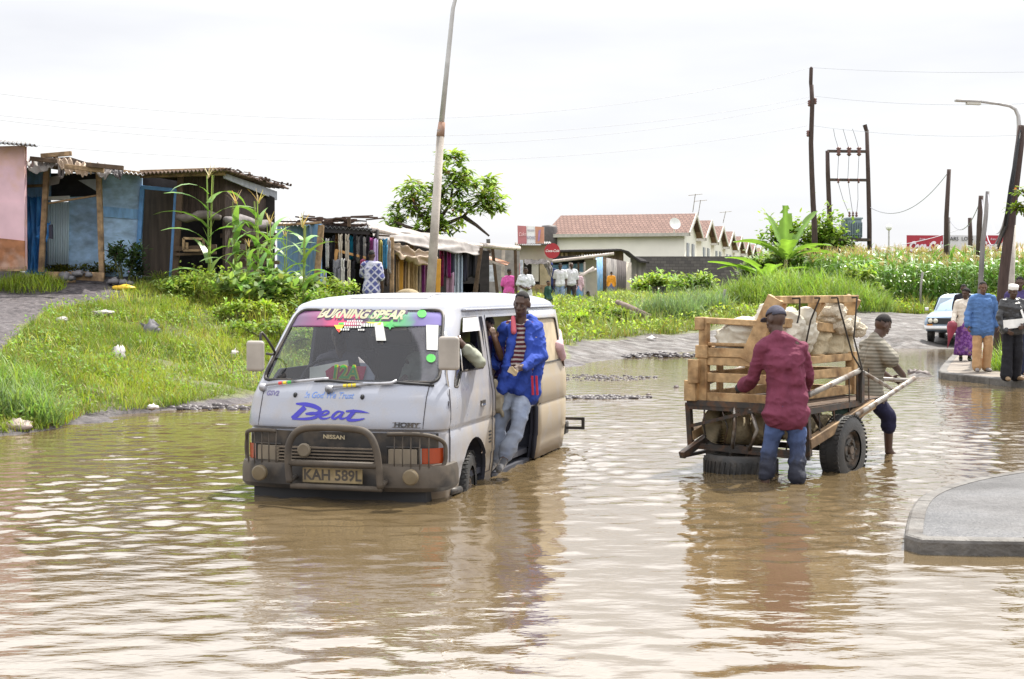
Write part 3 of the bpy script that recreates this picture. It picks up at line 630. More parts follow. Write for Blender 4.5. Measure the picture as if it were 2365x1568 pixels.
# ---- nose lettering
blue=pm('blue_vinyl',(.035,.03,.36),.4,var=.08)
def ribbon(name,strokes,mat,f):
    m=MB(); zo=0
    for pts,wd in strokes:
        P=[Vector(p) for p in pts]
        # resample smoothly
        S=[]
        for i in range(len(P)-1):
            p0=P[max(i-1,0)];p1=P[i];p2=P[i+1];p3=P[min(i+2,len(P)-1)]
            for k_ in range(5):
                t_=k_/5; S.append(.5*((2*p1)+(p2-p0)*t_+(2*p0-5*p1+4*p2-p3)*t_*t_+(3*p1-p0-3*p2+p3)*t_**3))
        S.append(P[-1]); ws_=wd if isinstance(wd,(list,tuple)) else (wd,wd); V=[]; zo+=.0006
        for i,p in enumerate(S):
            d=(S[min(i+1,len(S)-1)]-S[max(i-1,0)]).normalized(); nrm=Vector((-d.y,d.x)); u_=i/(len(S)-1); u_=u_*(len(ws_)-1); a_=int(min(u_,len(ws_)-2)); h=(ws_[a_]+(ws_[a_+1]-ws_[a_])*(u_-a_))/2
            for q in (p+nrm*h,p-nrm*h):
                px,py=f(q.x,q.y); v=vY(px,py,.06)
                for _ in range(3): v=vY(px,py,FY(v.x,v.z)-.003-zo)
                V.append(v)
        m.add(V,[(2*i,2*i+1,2*i+3,2*i+2) for i in range(len(S)-1)])
    return m.obj(name,mat,van)
ribbon('nose_lettering',[
 ([(640,248),(740,255),(830,275),(890,308),(880,338),(820,356),(745,362)],(14,44,46,40,34,30,8)),
 ([(735,285),(690,325),(640,372),(590,392)],(50,50,52,12)),
 ([(740,353),(820,346),(866,364),(842,392),(750,408),(600,408)],(16,26,34,34,30,16)),
 ([(880,380),(950,362),(985,338),(960,322),(915,342),(888,378),(905,402),(960,404),(1005,385)],(16,22,20,18,26,30,26,18,6)),
 ([(1135,338),(1085,330),(1040,362),(1022,395),(1050,405),(1105,370),(1140,335)],(12,20,28,28,24,20,20)),
 ([(1142,332),(1110,375),(1108,403),(1150,402),(1180,385)],(26,30,28,18,6)),
 ([(1260,318),(1225,360),(1190,402),(1205,420),(1280,420),(1360,405)],(40,40,42,34,26,12)),
 ([(1165,328),(1240,325),(1320,330),(1410,346)],(18,28,26,3))],blue,z2p)
ftext('motto_lettering','In God We Trust',pm('faded_blue_ink',(.13,.22,.50),.6),*z2p(985,162),.066,.003,.2,.9,.001,0,.11)
ftext('badge_lettering','HOMY',trim_m,*z2p(1805,475),.050,.006,0,1.35,.002,-.02,.03)
m=MB()
for a,b_ in (((1655,450),(1955,456)),((1655,497),(1950,504))): m.tube([vY(*z2p(*a),.018),vY(*z2p(*b_),.018)],.003,5)
m.obj('badge_frame',trim_m,van)
ftext('small_lettering','GSV2',pm('grey_ink',(.12,.11,.22),.6),*z2p(398,138),.05,.003,.1,1,.002,0,.12)
for x,y in ((632,158),(1345,178)): p=vY(*z2p(x,y),.12); p.y=FY(p.x,p.z); MB().ell(p,(.018,.022,.022),nu=8,nv=6).obj('washer_nozzle',black,van,smooth=True)
# panel seams on nose and doors
def seam(pts,r=.0035): return [Vector(p) for p in pts]
def pg(P,r=.004): MB().tube(P,r,5).obj('panel_gap',seam_m,van)
for sg in (-1,1): pg([(sg*.70,FY(sg*.70,z)-.0005,z) for z in np.linspace(.895,1.215,9)])
pg([(.848,.30,.45),(.85,.28,.86),(.848,.27,1.1)],.004)
pg([(HW(z)+.0005,.30+max(0,(z-1.12))*.3,z) for z in np.linspace(.48,1.19,10)],.004)
pg([(HW(z)+.0005,1.50,z) for z in np.linspace(.40,1.74,20)],.005)
pg([(HW(z)+.0005,1.585,z) for z in np.linspace(.34,1.76,20)],.005)
pg([(HW(.40)+.0005,y,.40) for y in np.linspace(1.38,1.5,4)],.004)
pg([(HW(z)+.0005,4.12,z) for z in np.linspace(.34,1.22,12)],.004)

# drip rail along the roof edge
P=[(HW(1.25)+.004,FY(.72,1.25)+.06,1.25)]
P=[(.655+ (1.80-z)*.19,FY(.66,z)+.075,z) for z in np.linspace(1.27,1.79,7)]+[(.752,y,1.812) for y in np.linspace(.95,4.18,14)]
for sg in (-1,1): MB().tube([(sg*x,y,z) for x,y,z in P[7:]],.012,6).obj('drip_rail',bp_m,van,smooth=True)
# roof hatch panel
patch([(-.30,1.905),(.42,1.905),(.36,1.945),(-.24,1.945)],lambda x,z:(x,FY(x,z)-.003,z+.003),'roof_hatch',pm('grey_roof_hatch',(.36,.36,.38),.5,var=.1),van)
# ---- grille, lamps, bumper
m=MB(); m.grid(lambda u,v:Vector((-.80+1.6*u,FY(-.80+1.6*u,.70)-.012+.0*v,.50+.355*v)),24,2); m.obj('grille_panel',trim_m,van,smooth=True)
m=MB()
for i in range(7):
    z=.575+.026*i; m.box((-.07,-.0,z),(.86,.035,.011))
m.obj('grille_slat',pm('dusty_slat',(.15,.12,.09),.6,var=.2),van)
ftext('grille_lettering','NISSAN',pm('brass_letters',(.42,.36,.24),.5),*z2p(1055,597),.044,.03,0,1.25,.0015,-.02,.03)
m=MB(); p=vY(*z2p(732,735),-.035); m.lathe([(.055,0),(.055,.02),(.045,.028)],p,(0,-1,0),20); m.obj('grille_badge',pm('dusty_disc',(.17,.14,.10),.6,var=.15),van,smooth=True,angle=30)
lens_d=pm('dusty_lens',(.20,.165,.12),.35,spec=.6,var=.2,scale=5); orange_l=pm('orange_lens',(.32,.045,.010),.25,spec=.6,var=.15)
for sg,(xa,xb) in ((-1,(-.70,-.50)),(1,(.43,.66))):
    m=MB(); z0,z1_=.575,.735
    m.prism(rnd([(xa,z0),(xb,z0),(xb,z1_),(xa,z1_)],.012,2),lambda a,b_,t_:Vector((a,FY(a,.7)-.045-.012*t_*(1),b_)),1); m.obj('headlight',lens_d,van,bevel=.004)
    m=MB(); m.tube([(x,FY(x,.7)-.05,z) for x,z in ((xa-.012,z0-.012),(xb+.012,z0-.012),(xb+.012,z1_+.012),(xa-.012,z1_+.012))],.010,6,closed=True); m.obj('headlight_surround',trim_m,van)
    a,b_=(.69,.835) if sg>0 else (-.835,-.735)
    m=MB(); nn_=8; V=[]
    for i in range(nn_+1):
        x=a+(b_-a)*i/nn_; x=max(-.832,min(.832,x)); y=FY(x,.70)-.03
        V+= [(x,y,.57),(x,y-.005,.74)]
    m.add(V,[(2*i,2*i+2,2*i+3,2*i+1) for i in range(nn_)]); m.obj('indicator',orange_l,van,smooth=True)
    m=MB(); x0_,x1_=(.66,.69) if sg>0 else (-.735,-.705); m.add([(x0_,FY(x0_,.7)-.032,.57),(x1_,FY(x1_,.7)-.032,.57),(x1_,FY(x1_,.7)-.037,.74),(x0_,FY(x0_,.7)-.037,.74)],[(0,1,2,3)]); m.obj('side_lamp',pm('clear_lens',(.25,.25,.25),.3,spec=.6),van)
# bumper: swept section round the corners
m=MB(); sec=[(-.02,.40),(-.07,.405),(-.10,.44),(-.10,.55),(-.085,.605),(-.02,.62)]
path=[(-.80,.40),(-.80,.25)]+[(-.80+.15*(1-math.cos(a)),.065+.15*(1-math.sin(a))) for a in np.linspace(.3,math.pi/2,5)]+[(x,-.0+.065*(x/.65)**2) for x in np.linspace(-.60,.60,13)]
path+= [(-x,y) for x,y in path[:7][::-1]]
V=[];k=len(sec)
for i,(x,y) in enumerate(path):
    a=Vector(path[max(i-1,0)]);b_=Vector(path[min(i+1,len(path)-1)]); d=(b_-a).normalized(); nn_=Vector((d.y,-d.x))
    for o_,z in sec: V.append((x+nn_.x*(-o_)*.9,y+nn_.y*(-o_)*.9,z+.0))
m.add(V,[(i*k+j,i*k+(j+1)%k,(i+1)*k+(j+1)%k,(i+1)*k+j) for i in range(len(path)-1) for j in range(k)]+[tuple(range(k)),tuple(range((len(path)-1)*k,len(path)*k))[::-1]])
bmp_m=pm('mud_splashed_bumper',(.075,.060,.045),.55,spec=.45,var=.3,scale=5,col2=(.018,.015,.013),c2scale=2.6,c2lo=.46,c2hi=.56)
m.obj('bumper',bmp_m,van,smooth=True,angle=35)
for x,y in ((258,975),(1845,1025)):
    p=vY(*z2p(x,y),-.13); m=MB(); m.lathe([(.062,-.02),(.062,.012),(.052,.022),(.02,.026)],p,(0,-1,0),22); m.obj('fog_lamp',pm('dusty_fog_lens',(.13,.10,.058),.45,var=.25),van,smooth=True,angle=30)
MB().box((0,.20,.37),(1.46,.30,.12)).obj('underside',black,van)
# plate
yp=-.145; pc=[vY(*z2p(*q),yp) for q in ((688,930),(1365,930),(1365,1088),(688,1075))]
cx_=sum((p.x for p in pc))/4; cz_=sum((p.z for p in pc))/4
m=MB(); m.box((cx_,yp,cz_),(.50,.006,.115)); plate=m.obj('number_plate',pm('muddy_plate',(.26,.20,.10),.6,var=.3,scale=10,col2=(.22,.17,.10),c2scale=7),van,bevel=.002)
o=text('plate_lettering','KAH 589L',pm('plate_black',(.06,.05,.04),.6,var=.3),plate,Matrix.Translation((cx_,yp-.0045,cz_))@FRT,.115,.0005,0,.98,.003)
# bull bar
yb=-.19
hoop=[z2p(*q) for q in ((575,1075),(560,900),(560,730),(590,620),(650,545),(740,508),(870,500),(1100,505),(1300,525),(1390,560),(1450,640),(1490,760),(1510,900),(1530,1140))]
HP=[vY(px,py,yb) for px,py in hoop]
def smoothp(P,k_=4):
    S=[]
    for i in range(len(P)-1):
        p0=P[max(i-1,0)];p1=P[i];p2=P[i+1];p3=P[min(i+2,len(P)-1)]
        for q in range(k_): t_=q/k_; S.append(.5*((2*p1)+(p2-p0)*t_+(2*p0-5*p1+4*p2-p3)*t_*t_+(3*p1-p0-3*p2+p3)*t_**3))
    return S+[P[-1]]
m=MB(); m.tube(smoothp(HP),.029,10); bb_=m.obj('bull_bar',dusty_m,van,smooth=True)
m=MB(); m.tube([vY(*z2p(560,868),yb),vY(*z2p(1515,905),yb)],.026,8); m.tube([vY(*z2p(590,1110),yb),vY(*z2p(1545,1150),yb)],.022,8)
for q in ((575,1060),(1530,1120)): p=vY(*z2p(*q),yb); m.tube([p,p+Vector((0,.13,.02))],.02,8)
m.obj('cross_bar',dusty_m,bb_,smooth=True)
for sg in (-1,1):
    P=[(.44,.86),(.60,.865),(.72,.86),(.80,.835),(.845,.78),(.855,.70),(.845,.62),(.80,.535),(.72,.505),(.58,.50),(.44,.50)]
    if sg<0: P=[(.50,.86)]+P[1:-1]+[(.50,.50)]
    Q=[Vector((sg*x,FY(sg*min(x,.835),.7)-.11+.06*max(0,(x-.78)/.08),z-.005)) for x,z in P]
    m=MB(); m.tube(smoothp(Q),.017,7); m.obj('lamp_guard',dusty_m,bb_,smooth=True)
    m=MB()
    for x in (.50,.565,.63,.70,.765): m.tube([(sg*x,FY(sg*x,.7)-.112,.495),(sg*x,FY(sg*x,.7)-.118,.70),(sg*x,FY(sg*x,.7)-.108,.86)],.0055,5)
    m.obj('guard_wire',dusty_m,bb_,smooth=True)
# wipers
wip=[((290,1075),(330,1045),(930,985),(980,985)),((985,1095),(1030,1065),(1640,1030),(1700,1005))]
for i,(a,b_,c,d) in enumerate(wip):
    P=[]
    for q in (a,b_,c,d):
        px,py=z1p(*q); p=vY(px,py,.2)
        for _ in range(3): p=vY(px,py,FY(p.x,p.z)-.035)
        P.append(p)
    m=MB(); m.tube(P[1:],.013,6); m.ell(P[0],(.034,.03,.034),nu=8,nv=6); m.tube(P[:2],.014,6); wp=m.obj('wiper',pm('grey_wiper_arm',(.45,.45,.47),.4,metal=.3,var=.1,col2=(.05,.05,.05),c2scale=6),van,smooth=True)
    m=MB(); e=P[3]; s_x=Vector((.30,0,-.035)); q1=e+Vector((-.12,0,.0));q2=e+s_x
    pts=[Vector((x,FY(x,z)-.02,z)) for x,z in ((q1.x,q1.z-.02),(e.x,e.z-.015),(q2.x,q2.z))]
    m.tube(pts,.012,5); m.obj('wiper_blade',black,wp,smooth=True)
    p1,p2=P[1],P[2]; m=MB()
    for t_,mt in ((.22,0),(.30,1),(.38,2)) if i==0 else ((.18,1),(.26,1),(.34,1)):
        m.cur=mt; m.tube([p1.lerp(p2,t_),p1.lerp(p2,t_+.06)],.0145,6)
    m.obj('wiper_tape',[srd,syl,sgn],wp)
# mirrors
mir_m=pm('dusty_mirror_shell',(.33,.30,.265),.55,var=.15)
MR=vX(1037.5,816,.90+.10); MRc=Vector((.93,.22,vX(1037.5,816,.95).z))
px,py=1037.0,816.0; MRc=vY(px,py,.20)
m=MB(); m.box(MRc,(.165,.07,.265)); mr1=m.obj('mirror',mir_m,van,bevel=.025); mr1.modifiers['b'].segments=4
m=MB(); m.tube(smoothp([MRc+Vector((-.03,.04,.11)),MRc+Vector((-.06,.09,.16)),Vector((.775,.50,1.47))]),.012,7); m.tube(smoothp([MRc+Vector((-.03,.04,-.1)),MRc+Vector((-.05,.08,-.16)),Vector((.815,.36,1.20))]),.012,7); m.obj('mirror_arm',chrome_m,mr1,smooth=True)
ML=vY(590,822,.22); m=MB(); m.box(ML,(.15,.06,.25)); mr2=m.obj('mirror',mir_m,van,bevel=.025); mr2.modifiers['b'].segments=4
m=MB(); m.tube(smoothp([ML+Vector((.03,.04,.10)),ML+Vector((.03,.06,.19)),Vector((ML.x+.09,.40,1.46)),Vector((-.80,.44,1.45))]),.011,7); m.obj('mirror_arm',trim_m,mr2,smooth=True)
# door handle
m=MB(); hp=vX(1116,930,.86); m.box(hp,(.012,.13,.05)); m.obj('door_handle',trim_m,van,bevel=.008)
m=MB(); hp=vX(1117,934,.868); m.box(hp,(.014,.10,.02)); m.obj('handle_pull',chrome_m,van,bevel=.004)
# sliding door, slid back along the flank
def sdx(z): return HW(z)+.055
SP=rnd([(2.93,.34),(4.10,.34),(4.06,1.78),(2.93,1.78)],.05); SWN=rnd([(3.03,1.26),(4.00,1.26),(3.96,1.70),(3.03,1.70)],.05)
m=MB(); nz_l=[.34,.48,.56,.575,.7,.845,.862,.868,.885,1.0,1.1,1.13,1.22,1.3,1.4,1.5,1.6,1.7,1.78]
V=[];kk=len(nz_l)
for z in nz_l:
    for y in np.linspace(2.93,4.10-(max(0,z-1.22)*.08),8): V.append((sdx(z),y,z))
m.add(V,[(j*8+i,j*8+i+1,(j+1)*8+i+1,(j+1)*8+i) for j in range(kk-1) for i in range(7)])
sdo=m.obj('sliding_door',[bp_m,inner_m],van,smooth=True,angle=35); q=sdo.modifiers.new('s','SOLIDIFY'); q.thickness=.045; q.offset=-1; q.material_offset=1; q.material_offset_rim=1
c=MB().prism(SWN,lambda a,b_,t_:Vector((.6+.5*t_,a,b_)),1).obj('cut',inner_m); c.matrix_world=VM; q=sdo.modifiers.new('b','BOOLEAN'); q.object=c; q.solver='EXACT'
bpy.context.view_layer.update(); bake(sdo); bpy.data.objects.remove(c)
patch(SWN,lambda y,z:(sdx(z)-.01,y,z),'door_window',gl_mud,sdo)
MB().tube([(sdx(z)+.001,y,z) for y,z in SWN],.009,6,closed=True).obj('window_seal',trim_m,sdo)
MB().tube([(.868,2.0,.865),(.868,4.05,.865)],.008,5).obj('door_rail',seam_m,van)
MB().box((.895,3.02,.93),(.02,.05,.13)).obj('door_handle',trim_m,sdo,bevel=.006)
# floor, step, seats, dash, wheel
m=MB(); m.box((0,2.3,.42),(1.56,4.0,.05)); m.box((.70,2.28,.33),(.22,1.3,.04)); m.obj('floor_pan',inner_m,van)
m=MB(); m.box((0,.40,1.10),(1.46,.42,.16)); m.box((0,.50,.80),(1.5,.3,.5)); m.obj('dashboard',pm('navy_dash',(.05,.052,.07),.6,var=.1),van,bevel=.03)
seat_m=pm('dark_seat_cloth',(.04,.042,.06),.85,var=.15)
for x,y in [(-.42,1.15),(.42,1.15),(-.42,2.25),(-.42,3.1),(.2,3.1)]:
    m=MB(); m.box((x,y,.82),(.48,.48,.14)); m.box((x,y+.24,1.14),(.46,.12,.62),Matrix.Rotation(R(-10),3,'X')); m.box((x,y+.31,1.50),(.26,.09,.18)); m.obj('seat',seat_m,van,bevel=.03)
m=MB(); cS=Vector((-.40,.72,1.24)); Mx=Matrix.Rotation(R(50),3,'X'); m.tube([cS+Mx@Vector((.20*math.cos(a),.20*math.sin(a),0)) for a in np.linspace(0,2*math.pi,28,endpoint=False)],.014,6,closed=True)
for a in (0,2.1,4.2): m.tube([cS,cS+Mx@Vector((.2*math.cos(a),.2*math.sin(a),0))],.012,5)
m.tube([cS,Vector((-.40,.45,1.05))],.025,6); m.obj('steering_wheel',black,van,smooth=True)
for sg in (-1,1): MB().tube([(sg*.79,1.44,1.2),(sg*.745,1.44,1.75)],.03,6).obj('inner_pillar',inner_m,van)
def cardpoly(name,poly,mat,Y,par): 
    m=MB(); P=[vY(*z1p(*q),Y) for q in poly]; m.add(P+[p+Vector((0,.006,0)) for p in P],[tuple(range(len(P))),tuple(range(2*len(P)-1,len(P)-1,-1))]+[((i+1)%len(P),i,len(P)+i,len(P)+(i+1)%len(P)) for i in range(len(P))]); return m.obj(name,mat,par)
def vthing(o,label,cat): 
    o.parent=None; o.matrix_world=VM; tag(o,label,cat); return o
vthing(cardpoly('dash_card',[(785,865),(1185,790),(1195,850),(985,900),(970,975),(785,985)],pm('cream_card',(.85,.78,.60),.7),.36,None),'blank cream card propped on the dashboard behind the windscreen','card')
sg_=vthing(cardpoly('route_card',[(950,905),(1030,850),(1380,855),(1335,1035),(1025,1035),(960,960)],pm('red_card',(.55,.05,.10),.6,var=.2),.31,None),'red route card with green and yellow 12A lettering behind the windscreen','sign')
for j,(tx,mt,dx,dy) in enumerate((('12A',syl,1150,925),('12A',sgn,1144,920))):
    p=vY(*z1p(dx,dy),.302-.003*j); o=text('route_lettering' if j else 'lettering_outline',tx,mt,sg_,Matrix.Translation(p)@FRT,.15 ,.0005,.15,.95,.010-.007*j)
vthing(cardpoly('dash_flag',[(1295,755),(1400,850),(1470,960),(1465,1000),(1345,1025),(1330,900)],pm('grey_film',(.40,.39,.40),.6),.33,None),'curled grey plastic sheet standing beside the red route card','sheet')
# wheels
def wheel(par,c,ax,r=.31,wd=.19,rim=.19,rimmat=None):
    m=MB(); pr=[(rim,-wd/2),(r-.03,-wd/2),(r-.005,-wd/2+.02),(r,-wd*.25),(r,wd*.25),(r-.005,wd/2-.02),(r-.03,wd/2),(rim,wd/2)]
    m.lathe(pr,c,ax,36,cap=False); x,y,z=frame(ax)
    for i in range(44):
        a=2*math.pi*i/44; d=x*math.cos(a)+y*math.sin(a); tv=(x*-math.sin(a)+y*math.cos(a))
        for q in (-.3,.3): m.bar(Vector(c)+d*(r+.002)+z*(q*wd-.05*wd)+tv*.006*(1 if q>0 else -1),Vector(c)+d*(r+.002)+z*(q*wd+.2*wd),.026,.010,d)
    ty=m.obj('tyre',black_rub,par,smooth=True,angle=40)
    m=MB(); m.lathe([(rim,wd*.42),(rim-.012,wd*.44),(rim-.02,wd*.25),(rim*.62,wd*.30),(rim*.58,wd*.38),(rim*.40,wd*.40),(rim*.36,wd*.30),(.045,wd*.30),(.04,wd*.46),(.0,wd*.47)],c,ax,28,cap=False)
    m.lathe([(rim,-wd*.42),(rim*.3,-wd*.2),(0,-wd*.2)],c,ax,20,cap=False)
    for i in range(5): a=2*math.pi*i/5; m.ell(Vector(c)+(x*math.cos(a)+y*math.sin(a))*rim*.48+z*wd*.42,(.011,)*3,nu=6,nv=4)
    m.obj('rim',rimmat or pm('dull_black_rim',(.05,.048,.045),.4,metal=.5,var=.3,col2=(.16,.12,.09),c2scale=9),par,smooth=True,angle=30)
    return ty
for nm,c,a in (('wheel',(.72,1.0,.31),R(8)),('wheel',(-.72,1.0,.31),R(8)),('wheel',(.74,3.45,.31),0),('wheel',(-.74,3.45,.31),0)):
    s=1 if c[0]>0 else -1; e=bpy.data.objects.new(nm,None); COL.objects.link(e); e.parent=van.o; wheel(e,c,(s*math.cos(a),-s*math.sin(a)*s*0+math.sin(a)*s,0))
for y in (1.0,3.45):
    for sg in (1,-1):
        m=MB(); m.lathe([(.40,.40),(.40,.80)],(0,y,.37),(sg,0,0),26,cap=False); m.lathe([(.40,0),(0,.001)],(sg*.42,y,.37),(sg,0,0),26,cap=False); m.obj('wheel_well',inner_m,van)
# nerf bar behind front bumper, rear step bumper, tow box, small vent grille
m=MB(); m.tube([(.80,.42,.355),(.83,.62,.35)],.03,8); m.obj('step_bar',trim_m,van,smooth=True)
m=MB(); m.box((0,4.50,.50),(1.66,.16,.14)); m.obj('rear_bumper',trim_m,van,bevel=.02)
m=MB()
for a in ((.88,4.47,.60),(.88,4.47,.50)): m.bar((.70,a[1],a[2]),(a[0]+.13,a[1],a[2]),.03,.03)
m.bar((1.01,4.47,.485),(1.01,4.47,.615),.03,.035); m.obj('bumper_step',trim_m,van)
m=MB()
for i in range(4): m.bar((HW(.72)+.001,1.40,.66+.03*i),(HW(.72)+.001,1.47,.66+.03*i),.006,.014)
m.obj('side_vent',trim_m,van)
# ------------------------------------------------------------------ people
skin_m=pm('dark_brown_skin',(.060,.030,.019),.5,spec=.45,var=.15,scale=12)
skin2_m=pm('brown_skin',(.13,.066,.038),.5,spec=.45,var=.15,scale=12)
hair_m=pm('black_hair',(.012,.010,.010),.85,bump=.5,bscale=120)
eye_m=pm('eye_white',(.09,.075,.065),.6,var=0); pup_m=pm('dark_pupil',(.015,.01,.01),.2,var=0)
def cloth(name,col,**k): return pm('cloth_'+name,col,k.pop('rough',.85),spec=.2,var=k.pop('var',.14),scale=k.pop('scale',7),bump=.9,bscale=9,stretch=(1.6,1.6,.9),**k)
def patterned(name,kind,c1,c2,c3=None,s=10,thr=.5):
    if name in MATS: return MATS[name]
    m=pm(name,c1,.85,spec=.2,var=0); n=m.node_tree.nodes; l=m.node_tree.links; b=n['Principled BSDF']; t=n.new('ShaderNodeTexCoord')
    if kind=='stripe':
        w_=n.new('ShaderNodeTexWave'); w_.bands_direction='Z'; w_.inputs['Scale'].default_value=s; w_.inputs['Distortion'].default_value=1.2; w_.inputs['Detail'].default_value=2; l.new(t.outputs['Object'],w_.inputs[0]); src=w_.outputs['Fac']
    elif kind=='vstripe':
        w_=n.new('ShaderNodeTexWave'); w_.bands_direction='X'; w_.inputs['Scale'].default_value=s; w_.inputs['Distortion'].default_value=.8; l.new(t.outputs['Object'],w_.inputs[0]); src=w_.outputs['Fac']
    elif kind=='diamond':
        mp_=n.new('ShaderNodeMapping'); mp_.inputs['Rotation'].default_value=(0,R(45),0); l.new(t.outputs['Object'],mp_.inputs[0]); br=n.new('ShaderNodeTexVoronoi'); br.feature='F1'; br.inputs['Scale'].default_value=s; br.inputs['Randomness'].default_value=.15; br.distance='CHEBYCHEV'; l.new(mp_.outputs[0],br.inputs[0]); src=br.outputs['Distance']
    else:
        v=n.new('ShaderNodeTexNoise'); v.inputs['Scale'].default_value=s; v.inputs['Detail'].default_value=2; l.new(t.outputs['Object'],v.inputs[0]); src=v.outputs[0]
    r=n.new('ShaderNodeValToRGB'); r.color_ramp.elements[0].position=thr-.06; r.color_ramp.elements[0].color=(*c1,1); r.color_ramp.elements[1].position=thr+.06; r.color_ramp.elements[1].color=(*c2,1)
    if c3: e=r.color_ramp.elements.new(min(.98,thr+.2)); e.color=(*c3,1)
    l.new(src,r.inputs[0]); l.new(r.outputs[0],b.inputs['Base Color']); return m
def remesh(mb,vox,name,mat,par,amp=0,fs=6,seed=0,smooth=2,world=True):
    me=bpy.data.meshes.new(name); V=[par.I@Vector(q) for q in mb.v] if world else mb.v
    me.from_pydata([tuple(q) for q in V],[],mb.f)
    bm=bmesh.new(); bm.from_mesh(me); bmesh.ops.recalc_face_normals(bm,faces=bm.faces); bm.to_mesh(me); bm.free()
    o=bpy.data.objects.new(name,me); COL.objects.link(o)
    q=o.modifiers.new('r','REMESH'); q.mode='VOXEL'; q.voxel_size=vox; q.use_smooth_shade=True
    if smooth: q=o.modifiers.new('s','SMOOTH'); q.factor=.5; q.iterations=smooth
    bpy.context.view_layer.update(); bake(o); me=o.data
    n=len(me.vertices)
    if amp and n:
        co=np.empty(n*3,np.float32); me.vertices.foreach_get('co',co); no=np.empty(n*3,np.float32); me.vertex_normals.foreach_get('vector',no); co=co.reshape(-1,3);no=no.reshape(-1,3)
        u=co[:,0]*1.0+co[:,1]*.7; zz=co[:,2]
        f=(vnoise(u*1.2+zz*1.2+31,zz*1.5-u*.6+17,.28/fs,seed)-.5)+.6*(vnoise(u-zz*1.1+11,zz*.7+u*.5+5,.15/fs,seed+1)-.5)
        rg=1-2*np.abs(vnoise(u*.7+zz*.6+3,zz*1.5-u*.5+50,.10,seed+2)-.5); rg2=1-2*np.abs(vnoise(u*.8-zz*.5+13,zz*1.3+u*.6+20,.065,seed+5)-.5)
        f=f*.55+.38*(rg**3-.4)*(vnoise(u+5,zz+9,.2,seed+7)*1.6-.2)+.2*(rg2**3-.4)
        co+=no*(f*amp*.75)[:,None]; me.vertices.foreach_set('co',co.ravel())
    me.materials.clear(); me.materials.append(mat); me.polygons.foreach_set('use_smooth',[True]*len(me.polygons)); me.update(); o.parent=par.o
    return o
TPL=dict(pelvis=(0,.01,.96),waist=(0,0,1.10),chest=(0,0,1.31),neck=(0,.015,1.47),head=(0,-.01,1.625),
 hipL=(.095,.01,.93),knL=(.105,-.02,.50),anL=(.10,.03,.08),toL=(.115,-.15,.03),hipR=(-.095,.01,.93),knR=(-.105,-.02,.50),anR=(-.10,.03,.08),toR=(-.115,-.15,.03),
 shL=(.185,.01,1.42),elL=(.235,.04,1.13),wrL=(.235,-.07,.89),haL=(.225,-.10,.81),shR=(-.185,.01,1.42),elR=(-.235,.04,1.13),wrR=(-.235,-.07,.89),haR=(-.225,-.10,.81))
def hand(m,w_,h,palm_n,k,curl=.5,side=1):
    """palm, four unequal bent fingers, thumb off the side of the palm"""
    w_=Vector(w_);h=Vector(h); d=(h-w_).normalized(); pn=Vector(palm_n); pn=(pn-d*pn.dot(d)).normalized(); s=d.cross(pn)*side
    c=w_+d*.05*k; m.rc(w_,.026*k,w_+d*.03*k,.030*k,8)
    for t in (-.024,-.008,.008,.024): m.rc(w_+d*.02*k+s*t*.8*k,.017*k,w_+d*.085*k+s*t*k,.013*k,8)
    for t,l in ((-.030,.062),(-.010,.076),(.011,.072),(.031,.055)):
        a=w_+d*.088*k+s*t*k; d1=(d*math.cos(curl*.8)+pn*math.sin(curl*.8)+s*t*3).normalized(); b_=a+d1*l*.5*k; d2=(d*math.cos(curl*1.9)+pn*math.sin(curl*1.9)).normalized(); e=b_+d2*l*.5*k
        m.rc(a,.0095*k,b_,.0088*k,8); m.rc(b_,.0088*k,e,.0072*k,8)
    a=w_+d*.03*k-s*.03*k; b_=a+(d*.6-s*.75+pn*.25).normalized()*.038*k; e=b_+(d*.9-s*.1+pn*.4).normalized()*.032*k; m.rc(a,.014*k,b_,.011*k,8); m.rc(b_,.011*k,e,.0085*k,8)
